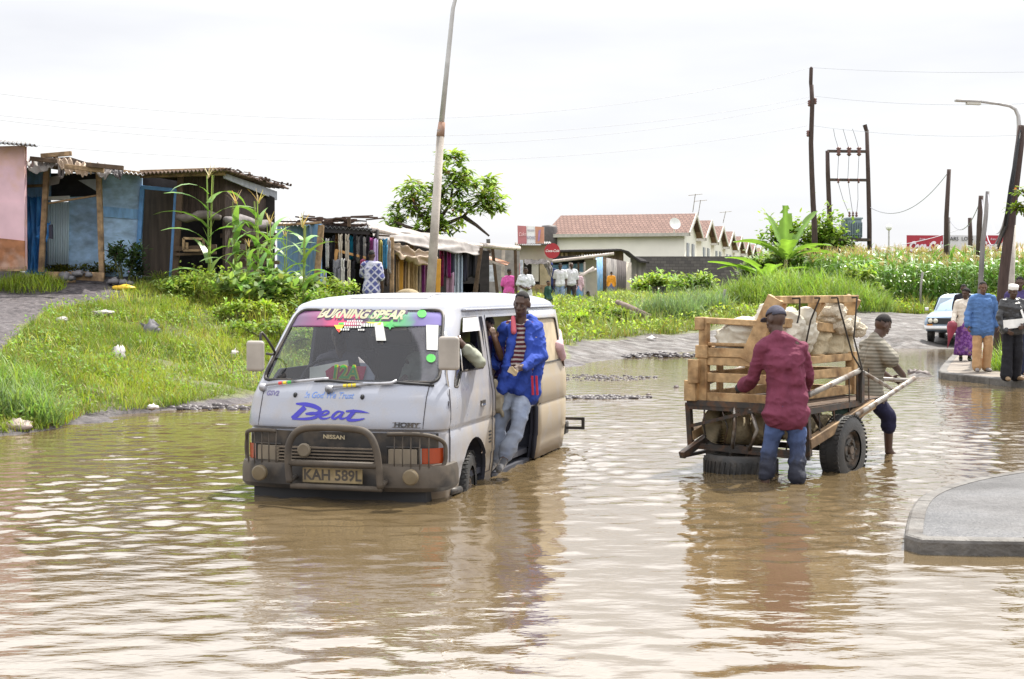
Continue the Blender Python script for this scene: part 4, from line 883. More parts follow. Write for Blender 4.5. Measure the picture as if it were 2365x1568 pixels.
def person(name,label,cat,J,fd,k=1.,skin=skin_m,vox=.012,top=None,bottom=None,shoes=None,hair='short',group=None,base=None,curl=.5,build=1.,extra=None,thin=1.):
    """J: world joints; fd: facing of the face. top/bottom: dicts describing garments"""
    J={a:Vector(b) for a,b in J.items()}
    T=Thing(name,label,cat,base if base is not None else ((J['anL']+J['anR'])/2-Vector((0,0,.08*k))),group=group)
    fd=Vector(fd).normalized(); up=(J['head']-J['neck']).normalized(); fd=(fd-up*fd.dot(up)).normalized(); sd=fd.cross(up)
    hm=Matrix((( sd.x,fd.x,up.x),(sd.y,fd.y,up.y),(sd.z,fd.z,up.z)))   # local x=side y=face z=up
    H=J['head']; r=k*build
    shs=(J['shL']-J['shR']).normalized(); hps=(J['hipL']-J['hipR']).normalized(); sp=(J['chest']-J['pelvis']).normalized()
    def torso(m,b=0,lo=1.):
        PV=J['waist'].lerp(J['pelvis'],lo)
        for s in (-1,1):
            m.rc(J['chest']+shs*s*.075*r+sp*.02*k,.092*r+b,J['waist']+(shs+hps)*.5*s*.062*r,.088*r+b)
            m.rc(J['waist']+(shs+hps)*.5*s*.062*r,.088*r+b,PV+hps*s*.068*r,.102*r+b)
        m.rc(J['shL']-shs*.035*k,.052*r+b*.55,J['shR']+shs*.035*k,.052*r+b*.55); m.rc(J['chest'],.097*r+b,J['neck']-sp*.055*k,.056*r+b*.8)
        for S in 'LR': m.rc(J['neck']-sp*.012*k,.048*r+b*.6,J['sh'+S].lerp(J['neck'],.22)+sp*.004*k,.050*r+b*.5)
    def arm(m,S,b=0,upto=2.,flare=0):
        sh,el,wr=J['sh'+S],J['el'+S],J['wr'+S]
        if upto<=1:
            e=sh.lerp(el,upto); m.rc(sh,.052*r+b*.7,e,.046*r+b+flare)
        else: m.rc(sh,.052*r+b*.65,el,.042*r+b*.75); m.rc(el,.042*r+b*.75,el.lerp(wr,upto-1),.034*r+b*.8+flare)
    def leg(m,S,b=0,upto=2.,flare=0):
        h,kn,an=J['hip'+S],J['kn'+S],J['an'+S]
        if upto<=1: m.rc(h,.086*r+min(b,.012),h.lerp(kn,upto),.062*r+b+flare)
        else:
            m.rc(h,.086*r+min(b,.012),kn,.058*r+b); e=kn.lerp(an,upto-1); m.rc(kn,.058*r+b,e,.05*r*(1-.2*(upto-1))+b+flare)
    m=MB(); torso(m)
    for S in 'LR':
        arm(m,S); leg(m,S)
        m.rc(J['kn'+S].lerp(J['an'+S],.25),.056*r,J['an'+S],.036*r)
        m.rc(J['an'+S],.040*k,J['an'+S].lerp(J['to'+S],.25)-Vector((0,0,.025*k)),.042*k); m.rc(J['an'+S]-Vector((0,0,.03*k)),.040*k,J['to'+S],.030*k)
        pn=(J['pelvis']-J['ha'+S]); hand(m,J['wr'+S],J['ha'+S],pn,k,curl,1 if S=='L' else -1)
    m.rc(J['neck']-sp*.04*k,.056*k,H-up*.06*k,.052*k)
    m.ell(H+up*.025*k-fd*.008*k,(.074*k,.094*k,.098*k),hm); m.ell(H-up*.052*k+fd*.022*k,(.056*k,.066*k,.070*k),hm); m.ell(H-up*.098*k+fd*.052*k,(.030*k,.028*k,.024*k),hm)
    m.rc(H+fd*.082*k+up*.012*k,.010*k,H+fd*.104*k-up*.030*k,.0155*k,8); m.ell(H+fd*.088*k-up*.034*k,(.024*k,.016*k,.012*k),hm)
    m.ell(H+fd*.082*k-up*.064*k,(.027*k,.015*k,.010*k),hm); m.ell(H+fd*.080*k-up*.078*k,(.024*k,.014*k,.010*k),hm); m.ell(H+fd*.078*k+up*.030*k,(.050*k,.014*k,.011*k),hm)
    for s in (-1,1):
        m.ell(H+sd*s*.078*k-up*.005*k-fd*.012*k,(.010*k,.022*k,.033*k),hm); m.ell(H+sd*s*.038*k+fd*.058*k-up*.022*k,(.024*k,.02*k,.02*k),hm)
    body=remesh(m,vox*.75,'body',skin,T,smooth=1)
    if vox<=.012:
        for s in (-1,1):
            m=MB(); c=H+sd*s*.031*k+fd*.083*k+up*.006*k; m.ell(T.I@c,(.011*k,.006*k,.0045*k),hm,8,6); m.obj('eye',eye_m,T,smooth=True)
            m=MB(); m.ell(T.I@(c+fd*.004*k),(.0052*k,.004*k,.0046*k),hm,8,6); m.obj('pupil',pup_m,T,smooth=True)
    hl={'short':(.079,.099,.102),'crop':(.0765,.0965,.100),'afro':(.100,.115,.125),'long':(.098,.112,.116)}.get(hair)
    if hl:
        V,Fs=sph_pts(20,14); m=MB(); keep=[]
        for a,b_,c_ in V:
            q=Vector((a,b_,c_)); keep.append(q)
        Fk=[f for f in Fs if all(keep[i].z>.10+.42*keep[i].y for i in f)]
        W=[T.I@(H+up*.027*k-fd*.010*k+hm@Vector((q.x*hl[0]*k,q.y*hl[1]*k,q.z*hl[2]*k))) for q in keep]
        us=sorted({i for f in Fk for i in f}); ix={a:b for b,a in enumerate(us)}; m.add([W[i] for i in us],[tuple(ix[i] for i in f) for f in Fk]); o=m.obj('hair',hair_m,T,smooth=True); q=o.modifiers.new('s','SOLIDIFY'); q.thickness=.022*k; q.offset=-1
    if bottom:
        b=bottom.get('b',.014)*k; bh=min(b,(top or dict(b=.03)).get('b',.014)*k*.3); m=MB()
        if bottom.get('kind')=='skirt':
            lo=J['pelvis'].lerp((J['anL']+J['anR'])/2,bottom.get('len',.9)); prof=[(.115,-.10),(.15,-.02),(.165,.12)]; L_=(lo-J['pelvis']).length; ax=(lo-J['pelvis']).normalized()
            V=[];n=28;x,y,z=frame(ax)
            if abs(x.dot(hps))<abs(y.dot(hps)): x,y=y,x
            for j in range(9):
                t=j/8; rr=(.125+.045*min(1,t*3)+bottom.get('flare',.05)*t)*r
                for i in range(n): a=2*math.pi*i/n; f=1+.07*t*math.sin(a*7+1); V.append(J['pelvis']-ax*.08*k+ax*(L_+.08*k)*t+(x*math.cos(a)*1.12+y*math.sin(a)*.92)*rr*f)
            m.add([T.I@q for q in V],[(j*n+i,j*n+(i+1)%n,(j+1)*n+(i+1)%n,(j+1)*n+i) for j in range(8) for i in range(n)]); o=m.obj('skirt',bottom['m'],T,smooth=True); q=o.modifiers.new('s','SOLIDIFY'); q.thickness=.008
        else:
            m.rc(J['pelvis']+hps*.065*r+sp*.06*k,.095*r+bh,J['hipL'],.090*r+bh); m.rc(J['pelvis']-hps*.065*r+sp*.06*k,.095*r+bh,J['hipR'],.090*r+bh)
            for S in 'LR': leg(m,S,b,bottom.get('up'+S,bottom.get('upto',1.93)),bottom.get('flare',.004)*k)
            for S in 'LR':
                if bottom.get('cuff'): e=J['kn'+S].lerp(J['an'+S],bottom.get('up'+S,bottom.get('upto',1.93))-1) if bottom.get('up'+S,bottom.get('upto',1.93))>1 else J['hip'+S].lerp(J['kn'+S],bottom['upto']); m.rc(e+Vector((0,0,.04)),.055*r+b,e,.06*r+b)
            remesh(m,vox,bottom.get('name','trousers'),bottom['m'],T,amp=bottom.get('amp',.022)*k,fs=bottom.get('fs',5)*.55,seed=hash(name)%50+3)
    if top:
        b=top.get('b',.014)*k; m=MB(); torso(m,b,top.get('lo',1.))
        hem=top.get('hem',.0)
        if hem:
            for s in (-1,0,1): m.rc(J['pelvis']+hps*s*.075*r,.105*r+b,J['pelvis']+hps*s*.082*r+((J['hipL']+J['hipR'])/2+Vector((0,0,-.01))-J['waist']).normalized()*hem*k,.100*r+b+top.get('hflare',.012)*k)
        for S in 'LR':
            u=top.get('up'+S,top.get('upto',.75))
            if u>0: arm(m,S,b*1.0,u,top.get('flare',.008)*k)
        if top.get('collar'): m.rc(J['neck']-up*.03*k-fd*.005,.068*k,J['neck']+up*.004*k-fd*.008*k,.064*k)
        remesh(m,vox,top.get('name','shirt'),top['m'],T,amp=top.get('amp',.026)*k,fs=top.get('fs',4.5)*.55,seed=hash(label)%40+11)
    if shoes is not None:
        for S in 'LR':
            m=MB(); a,t_=J['an'+S],J['to'+S]; m.rc(a-Vector((0,0,.03*k)),.046*k,t_,.036*k); m.rc(a,.048*k,a-Vector((0,0,.02*k)),.05*k)
            remesh(m,.014,'shoe',shoes,T,smooth=2)
    if hair=='cap':
        m=MB(); V,Fs=sph_pts(18,12); m.add([T.I@(H+up*.030*k-fd*.006*k+hm@Vector((a*.086*k,b_*.106*k,c_*.108*k))) for a,b_,c_ in V],[f for f in Fs if all(V[i][2]>.02-.12*V[i][1]*-1 for i in f)])
        o=m.obj('cap',extra['cap'],T,smooth=True); q=o.modifiers.new('s','SOLIDIFY'); q.thickness=.012; q.offset=-1
        m=MB(); P=[(-.06,.085),(-.058,.13),(-.03,.165),(0,.175),(.03,.165),(.058,.13),(.06,.085)]
        W=[T.I@(H+up*(.045-.1*(y_-.085)-.25*x_*x_/.06*.3)*k+hm@Vector((x_*k,y_*k,0))) for x_,y_ in P]; m.add(W+[w+Vector((0,0,.008)) for w in W],[tuple(range(7)),tuple(range(13,6,-1))]+[((i+1)%7,i,7+i,7+(i+1)%7) for i in range(7)]); m.obj('cap_peak',extra['cap'],T,smooth=True)
    if hair=='kufi':
        m=MB(); m.lathe([(.086*k,-.0),(.090*k,.05*k),(.086*k,.075*k),(.05*k,.085*k),(0,.087*k)],T.I@(H+up*.045*k-fd*.006*k),up+fd*.12,22,cap=False); o=m.obj('kufi_cap',extra['cap'],T,smooth=True)
    if hair=='beanie':
        m=MB(); m.ell(T.I@(H+up*.045*k-fd*.012*k),(.088*k,.105*k,.085*k),hm,18,12); o=m.obj('knit_cap',extra['cap'],T,smooth=True)
    if extra and extra.get('fn'): extra['fn'](T,J,k,sd,fd,up)
    return T
def pose(loc,face,H=1.72,mod=None):
    """standing joints in the world; face = heading of the chest (0 = towards the camera)"""
    s=H/1.745; M=Matrix.Translation(Vector(loc))@rz(face)
    J=dict(TPL); J.update(mod or {})
    return {a:M@(Vector(b)*s) for a,b in J.items()}
def fdir(a): return (math.sin(a),-math.cos(a),0)
VW=lambda p:VM@Vector(p)
PX=lambda *q:at(*q)
# --- man in maroon jacket pushing the cart (seen from behind)
d=12.28
P_=dict(head=PX(1792,740,d+.05),neck=PX(1797,778,d),chest=PX(1812,838,d-.03),waist=PX(1818,895,d),pelvis=PX(1815,945,d-.02),
 shL=PX(1764,801,d-.02),elL=PX(1738,873,d+.10),wrL=PX(1719,893,d+.38),haL=PX(1708,896,d+.46),shR=PX(1848,803,d),elR=PX(1866,868,d+.1),wrR=PX(1856,900,d+.36),haR=PX(1848,902,d+.45),
 hipL=PX(1797,952,d),knL=PX(1781,1020,d+.04),anL=PX(1768,1104,d-.06),toL=PX(1760,1122,d+.1),hipR=PX(1838,952,d),knR=PX(1842,1025,d),anR=PX(1841,1117,d-.12),toR=PX(1846,1135,d+.05))
capm=cloth('slate_cap',(.075,.075,.10))
def zwet(m,z0,z1_,col):
    n=m.node_tree.nodes; l=m.node_tree.links; b=n['Principled BSDF']; src=b.inputs['Base Color'].links[0].from_socket; t=n.new('ShaderNodeTexCoord'); s_=n.new('ShaderNodeSeparateXYZ'); l.new(t.outputs['Object'],s_.inputs[0])
    nn=n.new('ShaderNodeTexNoise'); nn.inputs['Scale'].default_value=9; ad=n.new('ShaderNodeMath'); ad.operation='MULTIPLY_ADD'; l.new(nn.outputs[0],ad.inputs[0]); ad.inputs[1].default_value=.16; l.new(s_.outputs[2],ad.inputs[2])
    mr=n.new('ShaderNodeMapRange'); mr.inputs[1].default_value=z0+.08; mr.inputs[2].default_value=z1_+.08; mr.inputs[3].default_value=1; mr.inputs[4].default_value=0; l.new(ad.outputs[0],mr.inputs[0])
    mx=n.new('ShaderNodeMix'); mx.data_type='RGBA'; l.new(mr.outputs[0],mx.inputs[0]); l.new(src,mx.inputs[6]); mx.inputs[7].default_value=(*col,1); l.new(mx.outputs[2],b.inputs['Base Color']); return m
def glove(T,J,k,sd,fd,up):
    m=MB(); m.rc(J['wrL'].lerp(J['elL'],.12),.048,J['haL'],.045); remesh(m,.012,'glove',pm('dark_glove',(.03,.03,.035),.7),T)
person('person','man in maroon jacket, grey cap and wet jeans pushing the cart from behind','person',P_,(-.55,.83,-.12),k=.97,
 top=dict(m=cloth('maroon',(.150,.036,.064),var=.15),b=.026,upto=1.93,hem=.05,hflare=.012,lo=.7,amp=.055,fs=3.6,name='jacket',collar=True,flare=.012),
 bottom=dict(m=zwet(pm('wet_blue_denim',(.060,.098,.225),.8,var=.3,scale=6,col2=(.035,.055,.13),c2scale=3,bump=.9,bscale=10,stretch=(1.5,1.5,.8)),.16,.42,(.016,.018,.03)),b=.019,upto=1.86,cuff=True,flare=.012,amp=.05,fs=4),hair='cap',vox=.011,extra=dict(cap=capm,fn=glove),base=(P_['anL']+P_['anR'])/2)
# --- barefoot man between the shafts, pulling
d=14.45
P_=dict(head=PX(2038,752,d),neck=PX(2020,783,d-.02),chest=PX(2016,825,d),waist=PX(2010,868,d),pelvis=PX(2008,902,d+.02),
 shL=PX(1998,798,d+.16),elL=PX(2022,848,d+.35),wrL=PX(2056,874,d+.5),haL=PX(2074,878,d+.52),shR=PX(2036,797,d-.14),elR=PX(2062,838,d-.22),wrR=PX(2085,866,d-.10),haR=PX(2093,879,d-.05),
 hipL=PX(2003,910,d+.1),knL=PX(1972,962,d+.25),anL=PX(1925,1030,d+.35),toL=PX(1940,1058,d+.45),hipR=PX(2013,912,d-.08),knR=PX(2052,962,d-.10),anR=PX(2052,1036,d-.02),toR=PX(2070,1055,d+.0))
person('person','barefoot man in grey checked shirt and rolled dark trousers pulling the cart shafts','person',P_,(.85,.45,-.30),k=.97,skin=skin_m,curl=1.1,
 top=dict(m=patterned('grey_check','stripe',(.16,.15,.12),(.27,.25,.21),s=9),b=.026,upto=.78,flare=.02,hem=.07,amp=.03,collar=True),
 bottom=dict(m=cloth('dark_navy',(.018,.018,.045)),b=.026,upto=1.30,cuff=True,amp=.03,name='rolled_trousers'),hair='crop',vox=.011,base=(P_['anL']+P_['anR'])/2)
# --- conductor leaning from the sliding door
d=12.75
P_=dict(head=PX(1205,702,d+.05),neck=PX(1203,741,d+.08),chest=PX(1206,795,d+.06),waist=PX(1200,850,d),pelvis=PX(1193,893,d),
 shR=PX(1166,757,d+.10),elR=PX(1150,815,d+.22),wrR=PX(1140,850,d+.10),haR=PX(1137,866,d+.08),shL=PX(1238,760,d+.05),elL=PX(1249,823,d-.05),wrL=PX(1206,848,d-.27),haL=PX(1190,853,d-.32),
 hipR=PX(1172,906,d),knR=PX(1151,985,d-.05),anR=PX(1140,1062,d-.02),toR=PX(1130,1083,d-.2),hipL=PX(1208,906,d-.03),knL=PX(1197,985,d-.20),anL=PX(1166,1052,d-.2),toL=PX(1152,1085,d-.42))
tee=patterned('maroon_striped_polo','stripe',(.085,.018,.026),(.36,.32,.29),s=8,thr=.62)
cob=cloth('royal_blue',(.028,.06,.30),var=.12)
def jacket(T,J,k,sd,fd,up):
    # open front: two panels over the polo, sleeves, red stripes on the hem
    m=MB(); shs=(J['shL']-J['shR']).normalized(); b=.040
    back=Vector((.10,.10,0))
    for s,o_ in ((1,.075),(-1,.085)):
        sh=J['shL'] if s>0 else J['shR']
        c=J['chest']+shs*s*.10+back*.35; w_=J['waist']+shs*s*.10+back*.3; p=J['pelvis']+shs*s*.105+Vector((0,0,-.06))+back*.2
        m.rc(sh+back*.1,.062,c,.080); m.rc(c,.080,w_,.085); m.rc(w_,.085,p,.10)
    m.rc(J['pelvis']+shs*.03+Vector((0,-.03,.04)),.11,J['pelvis']+shs*.10+Vector((0,0,-.05)),.115); m.rc(J['pelvis']-shs*.07+Vector((0,-.03,.05)),.11,J['pelvis']+Vector((0,-.03,.02)),.105)
    m.rc(J['shL'],.058,J['neck']+back*.5+Vector((.03,0,.0)),.065); m.rc(J['shR'],.056,J['neck']+back*.5,.065)
    for S in 'LR': m.rc(J['sh'+S],.064,J['el'+S],.068); m.rc(J['el'+S],.066,J['el'+S].lerp(J['wr'+S],.88),.052)
    for s,lx in ((1,(.095,.085,.05)),(-1,(.085,.10,.105))):
        fr=Vector((-.02,-.10,0)); sh=J['shL'] if s>0 else J['shR']
        a=J['neck'].lerp(sh,.55)+Vector((0,-.05,0)); b1=J['chest']+shs*s*lx[0]+fr; b2=J['waist']+shs*s*lx[1]+fr*1.1; b3=J['pelvis']+shs*s*lx[2]+fr*1.2+Vector((0,0,-.02))
        m.rc(a,.040,b1,.042); m.rc(b1,.042,b2,.046); m.rc(b2,.046,b3,.055)
    o=remesh(m,.010,'jacket',cob,T,amp=.05,fs=2.2,seed=4)
    for i,dx in enumerate((0,10)):
        m=MB(); m.bar(T.I@PX(1229+dx,868,d-.17),T.I@PX(1231+dx,912,d-.145),.018,.012); m.obj('jacket_stripe',pm('red_stripe',(.50,.03,.06),.8),T)
    m=MB(); m.rc(J['neck']+Vector((-.07,-.06,.03)),.022,J['chest'].lerp(J['neck'],.55)+Vector((-.07,-.115,0)),.028); remesh(m,.010,'jacket_collar',pm('pink_red_lining',(.50,.10,.13),.8),T)
    m=MB(); q=J['haL']
    for i in range(4): m.box(T.I@(q+Vector((-.02,-.03,-.015))),(.085-.004*i,.004,.05),Matrix.Rotation(R(25+9*i),3,'Y')@Matrix.Rotation(R(8*i),3,'X'))
    m.obj('folded_notes',pm('paper_notes',(.50,.40,.25),.8,var=.2),T)
    m=MB(); c=PX(1146,925,d-.10); m.ell(c,(.07,.05,.12)); m.ell(c+Vector((-.02,0,.1)),(.05,.04,.1)); m.rc(c+Vector((.02,-.02,.05)),.03,c+Vector((.06,-.02,-.13)),.018); remesh(m,.012,'cloth_bag',pm('khaki_cloth',(.30,.26,.19),.85,var=.2),T,amp=.04,fs=5)
CON=person('person','conductor in open royal blue jacket and pale jeans leaning out of the minibus door','person',P_,(-.30,-.90,-.30),k=.93,curl=1.2,
 top=dict(m=tee,b=.006,upto=.5,amp=.012,name='polo_shirt'),bottom=dict(m=pm('pale_denim',(.27,.31,.39),.85,var=.2,scale=5,col2=(.18,.215,.30),c2scale=3),b=.020,upto=1.95,flare=.020,amp=.05,fs=4),
 shoes=pm('dark_trainer',(.05,.05,.055),.6,var=.2,col2=(.3,.29,.28),c2scale=14),hair='crop',vox=.011,extra=dict(fn=jacket),base=P_['anL'])
# --- boy in purple in the doorway with a raised hand
d=12.98
P_=dict(head=PX(1121,752,d+.05),neck=PX(1122,783,d+.08),chest=PX(1136,820,d+.08),waist=PX(1142,860,d+.05),pelvis=PX(1140,893,d+.05),
 shR=PX(1112,795,d+.15),elR=PX(1108,850,d+.2),wrR=PX(1112,885,d+.1),haR=PX(1115,900,d+.1),shL=PX(1160,796,d),elL=PX(1158,826,d-.14),wrL=PX(1144,786,d-.2),haL=PX(1138,764,d-.2),
 hipR=PX(1130,905,d+.1),knR=PX(1120,965,d+.1),anR=PX(1118,1035,d+.15),toR=PX(1112,1050,d),hipL=PX(1152,905,d+.05),knL=PX(1148,965,d),anL=PX(1146,1035,d+.05),toL=PX(1142,1050,d-.1))
person('person','youth in purple shirt raising one hand in the minibus doorway','person',P_,(-.9,-.40,0),k=.83,skin=skin2_m,curl=.35,top=dict(m=cloth('purple',(.055,.035,.16)),b=.022,upto=.8,hem=.04,amp=.03,flare=.012),bottom=dict(m=cloth('slate',(.07,.08,.11)),b=.02,amp=.02),hair='crop',vox=.011,base=VW((.6,2.0,.45)))
# --- driver, passenger with elbow out, passenger at the tail window
def seated(x,y,z=.93,dy=0):
    M=lambda a,b,c:VW((x+a,y+b,z+c))
    return dict(head=M(0,-.05,.66),neck=M(0,0,.49),chest=M(0,.01,.33),waist=M(0,.03,.14),pelvis=M(0,.03,0),shL=M(.18,0,.44),elL=M(.24,-.12,.18),wrL=M(.16,-.36,.26),haL=M(.12,-.42,.3),shR=M(-.18,0,.44),elR=M(-.24,-.12,.18),wrR=M(-.16,-.36,.26),haR=M(-.12,-.42,.3),
     hipL=M(.1,0,-.02),knL=M(.13,-.42,.02),anL=M(.13,-.45,-.38),toL=M(.13,-.6,-.43),hipR=M(-.1,0,-.02),knR=M(-.13,-.42,.02),anR=M(-.13,-.45,-.38),toR=M(-.13,-.6,-.43))
vf=(VM.to_3x3()@Vector((0,-1,0)))
person('person','driver at the wheel behind the dusty windscreen','person',seated(-.40,1.12),vf,k=.95,top=dict(m=cloth('driver_shirt',(.10,.095,.11)),b=.016,upto=1.9,amp=.02,collar=True),bottom=dict(m=cloth('slate',(.07,.08,.11)),b=.015),hair='crop',vox=.014,base=VW((-.4,1.12,.9)))
J_=seated(.40,1.18); J_.update(shL=vX(1088,800,.66)and VM@vX(1080,805,.62),elL=VM@vX(1108,838,.93),wrL=VM@vX(1068,797,.80),haL=VM@vX(1058,781,.78))
person('person','front passenger in pale olive sleeve resting an elbow on the window sill','person',J_,vf,k=.95,top=dict(m=pm('pale_olive_cloth',(.27,.28,.22),.85,var=.2),b=.018,upto=1.72,amp=.05,fs=4,flare=.006),bottom=dict(m=cloth('slate',(.07,.08,.11)),b=.015),hair='crop',vox=.012,base=VW((.4,1.18,.9)))
J_=seated(.50,3.98,.88); J_.update(elL=VM@vX(1291,800,.88),wrL=VM@vX(1297,828,.88),haL=VM@vX(1298,845,.86),shL=VM@vX(1284,768,.72))
person('person','rear passenger in pink sleeve behind the small tail window','person',J_,vf,k=.95,top=dict(m=cloth('pale_pink',(.52,.36,.40)),b=.02,upto=1.8),bottom=dict(m=cloth('slate',(.07,.08,.11)),b=.015),hair='crop',vox=.016,base=VW((.5,3.98,.9)))
# --- people on the right-hand footway
KT=KERBTOP
walk=dict(knL=(.105,-.06,.50),anL=(.10,.0,.08),anR=(-.10,.14,.10),knR=(-.105,.02,.50),toR=(-.11,-.04,.03))
q=gz(2268,858,KT); person('person','man in long blue tunic shirt and tan trousers walking on the footway','person',pose(q,R(-3),1.70,dict(anL=(.09,.06,.08),toL=(.13,-.12,.03),anR=(-.11,-.04,.08),toR=(-.14,-.22,.03),elL=(.27,.03,1.14),wrL=(.29,-.04,.90),haL=(.29,-.07,.82),elR=(-.27,.03,1.14),wrR=(-.29,-.04,.90),haR=(-.29,-.07,.82))),fdir(-.05),k=.98,skin=skin2_m,
 top=dict(m=cloth('chambray_blue',(.085,.17,.36),var=.15),b=.035,upto=1.92,hem=.16,hflare=.02,amp=.04,flare=.012),bottom=dict(m=cloth('tan',(.44,.27,.14)),b=.030,flare=.02,upto=1.97),shoes=pm('grey_trainer',(.22,.2,.19),.7),hair='crop',vox=.012,build=1.02)
q=gz(2337,878,KT); person('person','man in white skullcap and black leather jacket holding a white paper','person',pose(q,R(8),1.62,dict(elL=(.24,-.02,1.12),wrL=(.12,-.22,1.0),haL=(.05,-.26,.98),anL=(.12,.12,.08),toL=(.2,-.05,.03),anR=(-.12,-.02,.08),toR=(-.16,-.2,.03),elR=(-.25,.0,1.12),wrR=(-.20,-.14,.92),haR=(-.16,-.2,.88))),fdir(.15),k=.95,skin=skin_m,
 top=dict(m=pm('black_leather',(.022,.022,.024),.38,spec=.5,var=.2,bump=.3,bscale=20),b=.034,upto=1.93,hem=.02,amp=.045,name='leather_jacket'),bottom=dict(m=cloth('black',(.016,.016,.02)),b=.034,flare=.035,upto=1.98),shoes=pm('tan_shoe',(.25,.17,.10),.6),hair='kufi',vox=.012,
 extra=dict(cap=white_paint,fn=lambda T,J,k,sd,fd,up:(MB().bar(T.I@(J['pelvis']+Vector((-.22,-.20,.06))),T.I@(J['pelvis']+Vector((.2,-.20,.10))),.006,.15,(0,0,1)).obj('white_paper',pm('paper',(.75,.75,.73),.7),T),MB().bar(T.I@(J['neck']+Vector((.09,-.10,-.1))),T.I@(J['pelvis']+Vector((.17,-.15,.1))),.035,.02,(0,-1,0)).obj('white_shirt_edge',pm('paper',(.75,.75,.73),.7),T))))
q=gz(2352,868,KT); q.z=KT; person('person','man in dark violet jacket walking behind the man in the white skullcap','person',pose(q,R(-5),1.78,walk),fdir(-.3),k=1.0,top=dict(m=cloth('dark_violet',(.06,.045,.13)),b=.035,upto=1.93,hem=.08,name='jacket'),bottom=dict(m=cloth('navy',(.025,.03,.06)),b=.028,flare=.02,upto=1.97),shoes=pm('tan_shoe',(.25,.17,.10),.6),hair='crop',vox=.014)
q=gz(2229,834,.12); 
def brolly(T,J,k,sd,fd,up):
    a=J['haR']; m=MB(); b_=a+Vector((-.14,-.05,-.52)); m.lathe([(.0,0),(.10,.06),(.11,.16),(.035,.42),(.012,.56),(.006,.62)],T.I@(a+Vector((.0,-.02,.12))),b_-(a+Vector((0,0,.1))),14,cap=False); m.obj('folded_umbrella',pm('wine_red_nylon',(.20,.02,.04),.5,var=.3),T,smooth=True)
person('person','woman in cream cardigan and long purple floral skirt carrying a folded red umbrella','person',pose(q,R(-12),1.58,dict(elR=(-.26,-.02,1.14),wrR=(-.30,-.2,.93),haR=(-.31,-.25,.86))),fdir(-.9),k=.92,top=dict(m=cloth('cream_knit',(.62,.56,.48)),b=.026,upto=1.9,hem=.08,name='cardigan'),bottom=dict(m=patterned('purple_floral','noise',(.10,.03,.14),(.20,.08,.30),(.28,.14,.10),s=16),kind='skirt',len=.92,flare=.06),shoes=black,hair='long',vox=.013,extra=dict(fn=brolly))
q=gz(2224,812,.12); person('person','man in dark jacket half hidden behind the woman in the cream cardigan','person',pose(q,R(10),1.70),fdir(.2),k=.97,top=dict(m=cloth('charcoal',(.02,.02,.028)),b=.03,upto=1.92,hem=.1,name='jacket'),bottom=dict(m=cloth('navy',(.025,.03,.06)),b=.025),shoes=black,hair='crop',vox=.016)
# --- market people
def mkt(label,px,pyhead,H,d,face,topd,botd,hair='crop',mod=None,cat='person',shoes=black,skin=skin_m,vox=.016,extra=None,kk=1.,z=None):
    x=at(px,pyhead,d).x; zz=at(px,pyhead,d).z-H if z is None else z
    return person('person',label,cat,pose((x,d,zz),face,H,mod),fdir(face),k=H/1.745*kk,skin=skin,vox=vox,top=topd,bottom=botd,shoes=shoes,hair=hair,extra=extra)
fold=dict(elL=(.25,.02,1.15),wrL=(.08,-.2,1.02),haL=(.0,-.22,1.0),elR=(-.25,.02,1.15),wrR=(-.08,-.2,1.04),haR=(0,-.23,1.05))
mkt('man in white shirt with blue diamonds seen from behind at the clothes stall',858,578,1.74,32.1,R(168),dict(m=patterned('blue_diamond_print','diamond',(.09,.10,.26),(.50,.50,.60),s=8,thr=.38),b=.026,upto=1.0,hem=.14,amp=.04,hflare=.012,flare=.012),dict(m=cloth('faded_blue',(.12,.15,.24)),b=.03),mod=dict(elL=(.24,-.1,1.2),wrL=(.24,-.3,1.1),haL=(.24,-.38,1.08)))
SIT=dict(pelvis=(0,.1,.50),waist=(0,.09,.64),chest=(0,.05,.84),neck=(0,.03,1.00),head=(0,-.02,1.15),shL=(.18,.03,.95),shR=(-.18,.03,.95),elL=(.24,-.1,.70),elR=(-.24,-.1,.70),wrL=(.1,-.3,.62),wrR=(-.1,-.3,.62),haL=(.04,-.36,.6),haR=(-.04,-.36,.6),hipL=(.09,.1,.48),hipR=(-.09,.1,.48),knL=(.13,-.32,.5),knR=(-.13,-.32,.5),anL=(.12,-.3,.09),anR=(-.12,-.3,.09),toL=(.12,-.45,.03),toR=(-.12,-.45,.03))
mkt('man in white shirt sitting in front of the clothes stall',886,648,1.28,31.6,R(10),dict(m=cloth('white_check',(.55,.55,.58)),b=.03,upto=.8),dict(m=cloth('dark_navy',(.018,.018,.045)),b=.02),mod=SIT,kk=1.32)
mkt('seated trader in green shirt and light blue knit cap',1114,645,1.20,44,R(-15),dict(m=cloth('sea_green',(.06,.26,.22)),b=.03,upto=.9),dict(m=cloth('navy',(.025,.03,.06)),b=.02),hair='beanie',mod=SIT,kk=1.3,extra=dict(cap=cloth('sky_blue_knit',(.20,.36,.62))))
mkt('person in bright pink shirt standing under the timber awning',1176,620,1.68,47,R(160),dict(m=cloth('hot_pink',(.55,.10,.32)),b=.028,upto=.8,hem=.02),dict(m=cloth('dark_navy',(.018,.018,.045)),b=.02),hair='short')
mkt('man in white smock with folded hands near the kiosk',1214,617,1.70,46,R(15),dict(m=cloth('white_smock',(.62,.63,.66)),b=.04,upto=.85,hem=.22,hflare=.02,amp=.04),dict(m=cloth('white_smock',(.62,.63,.66)),b=.03),mod=fold)
mkt('man in white short sleeved shirt and light jeans walking past the kiosk',1294,608,1.72,55,R(-10),dict(m=cloth('white_shirt',(.66,.66,.68)),b=.03,upto=.75,hem=.03),dict(m=cloth('light_jeans',(.22,.29,.42)),b=.025),mod=walk)
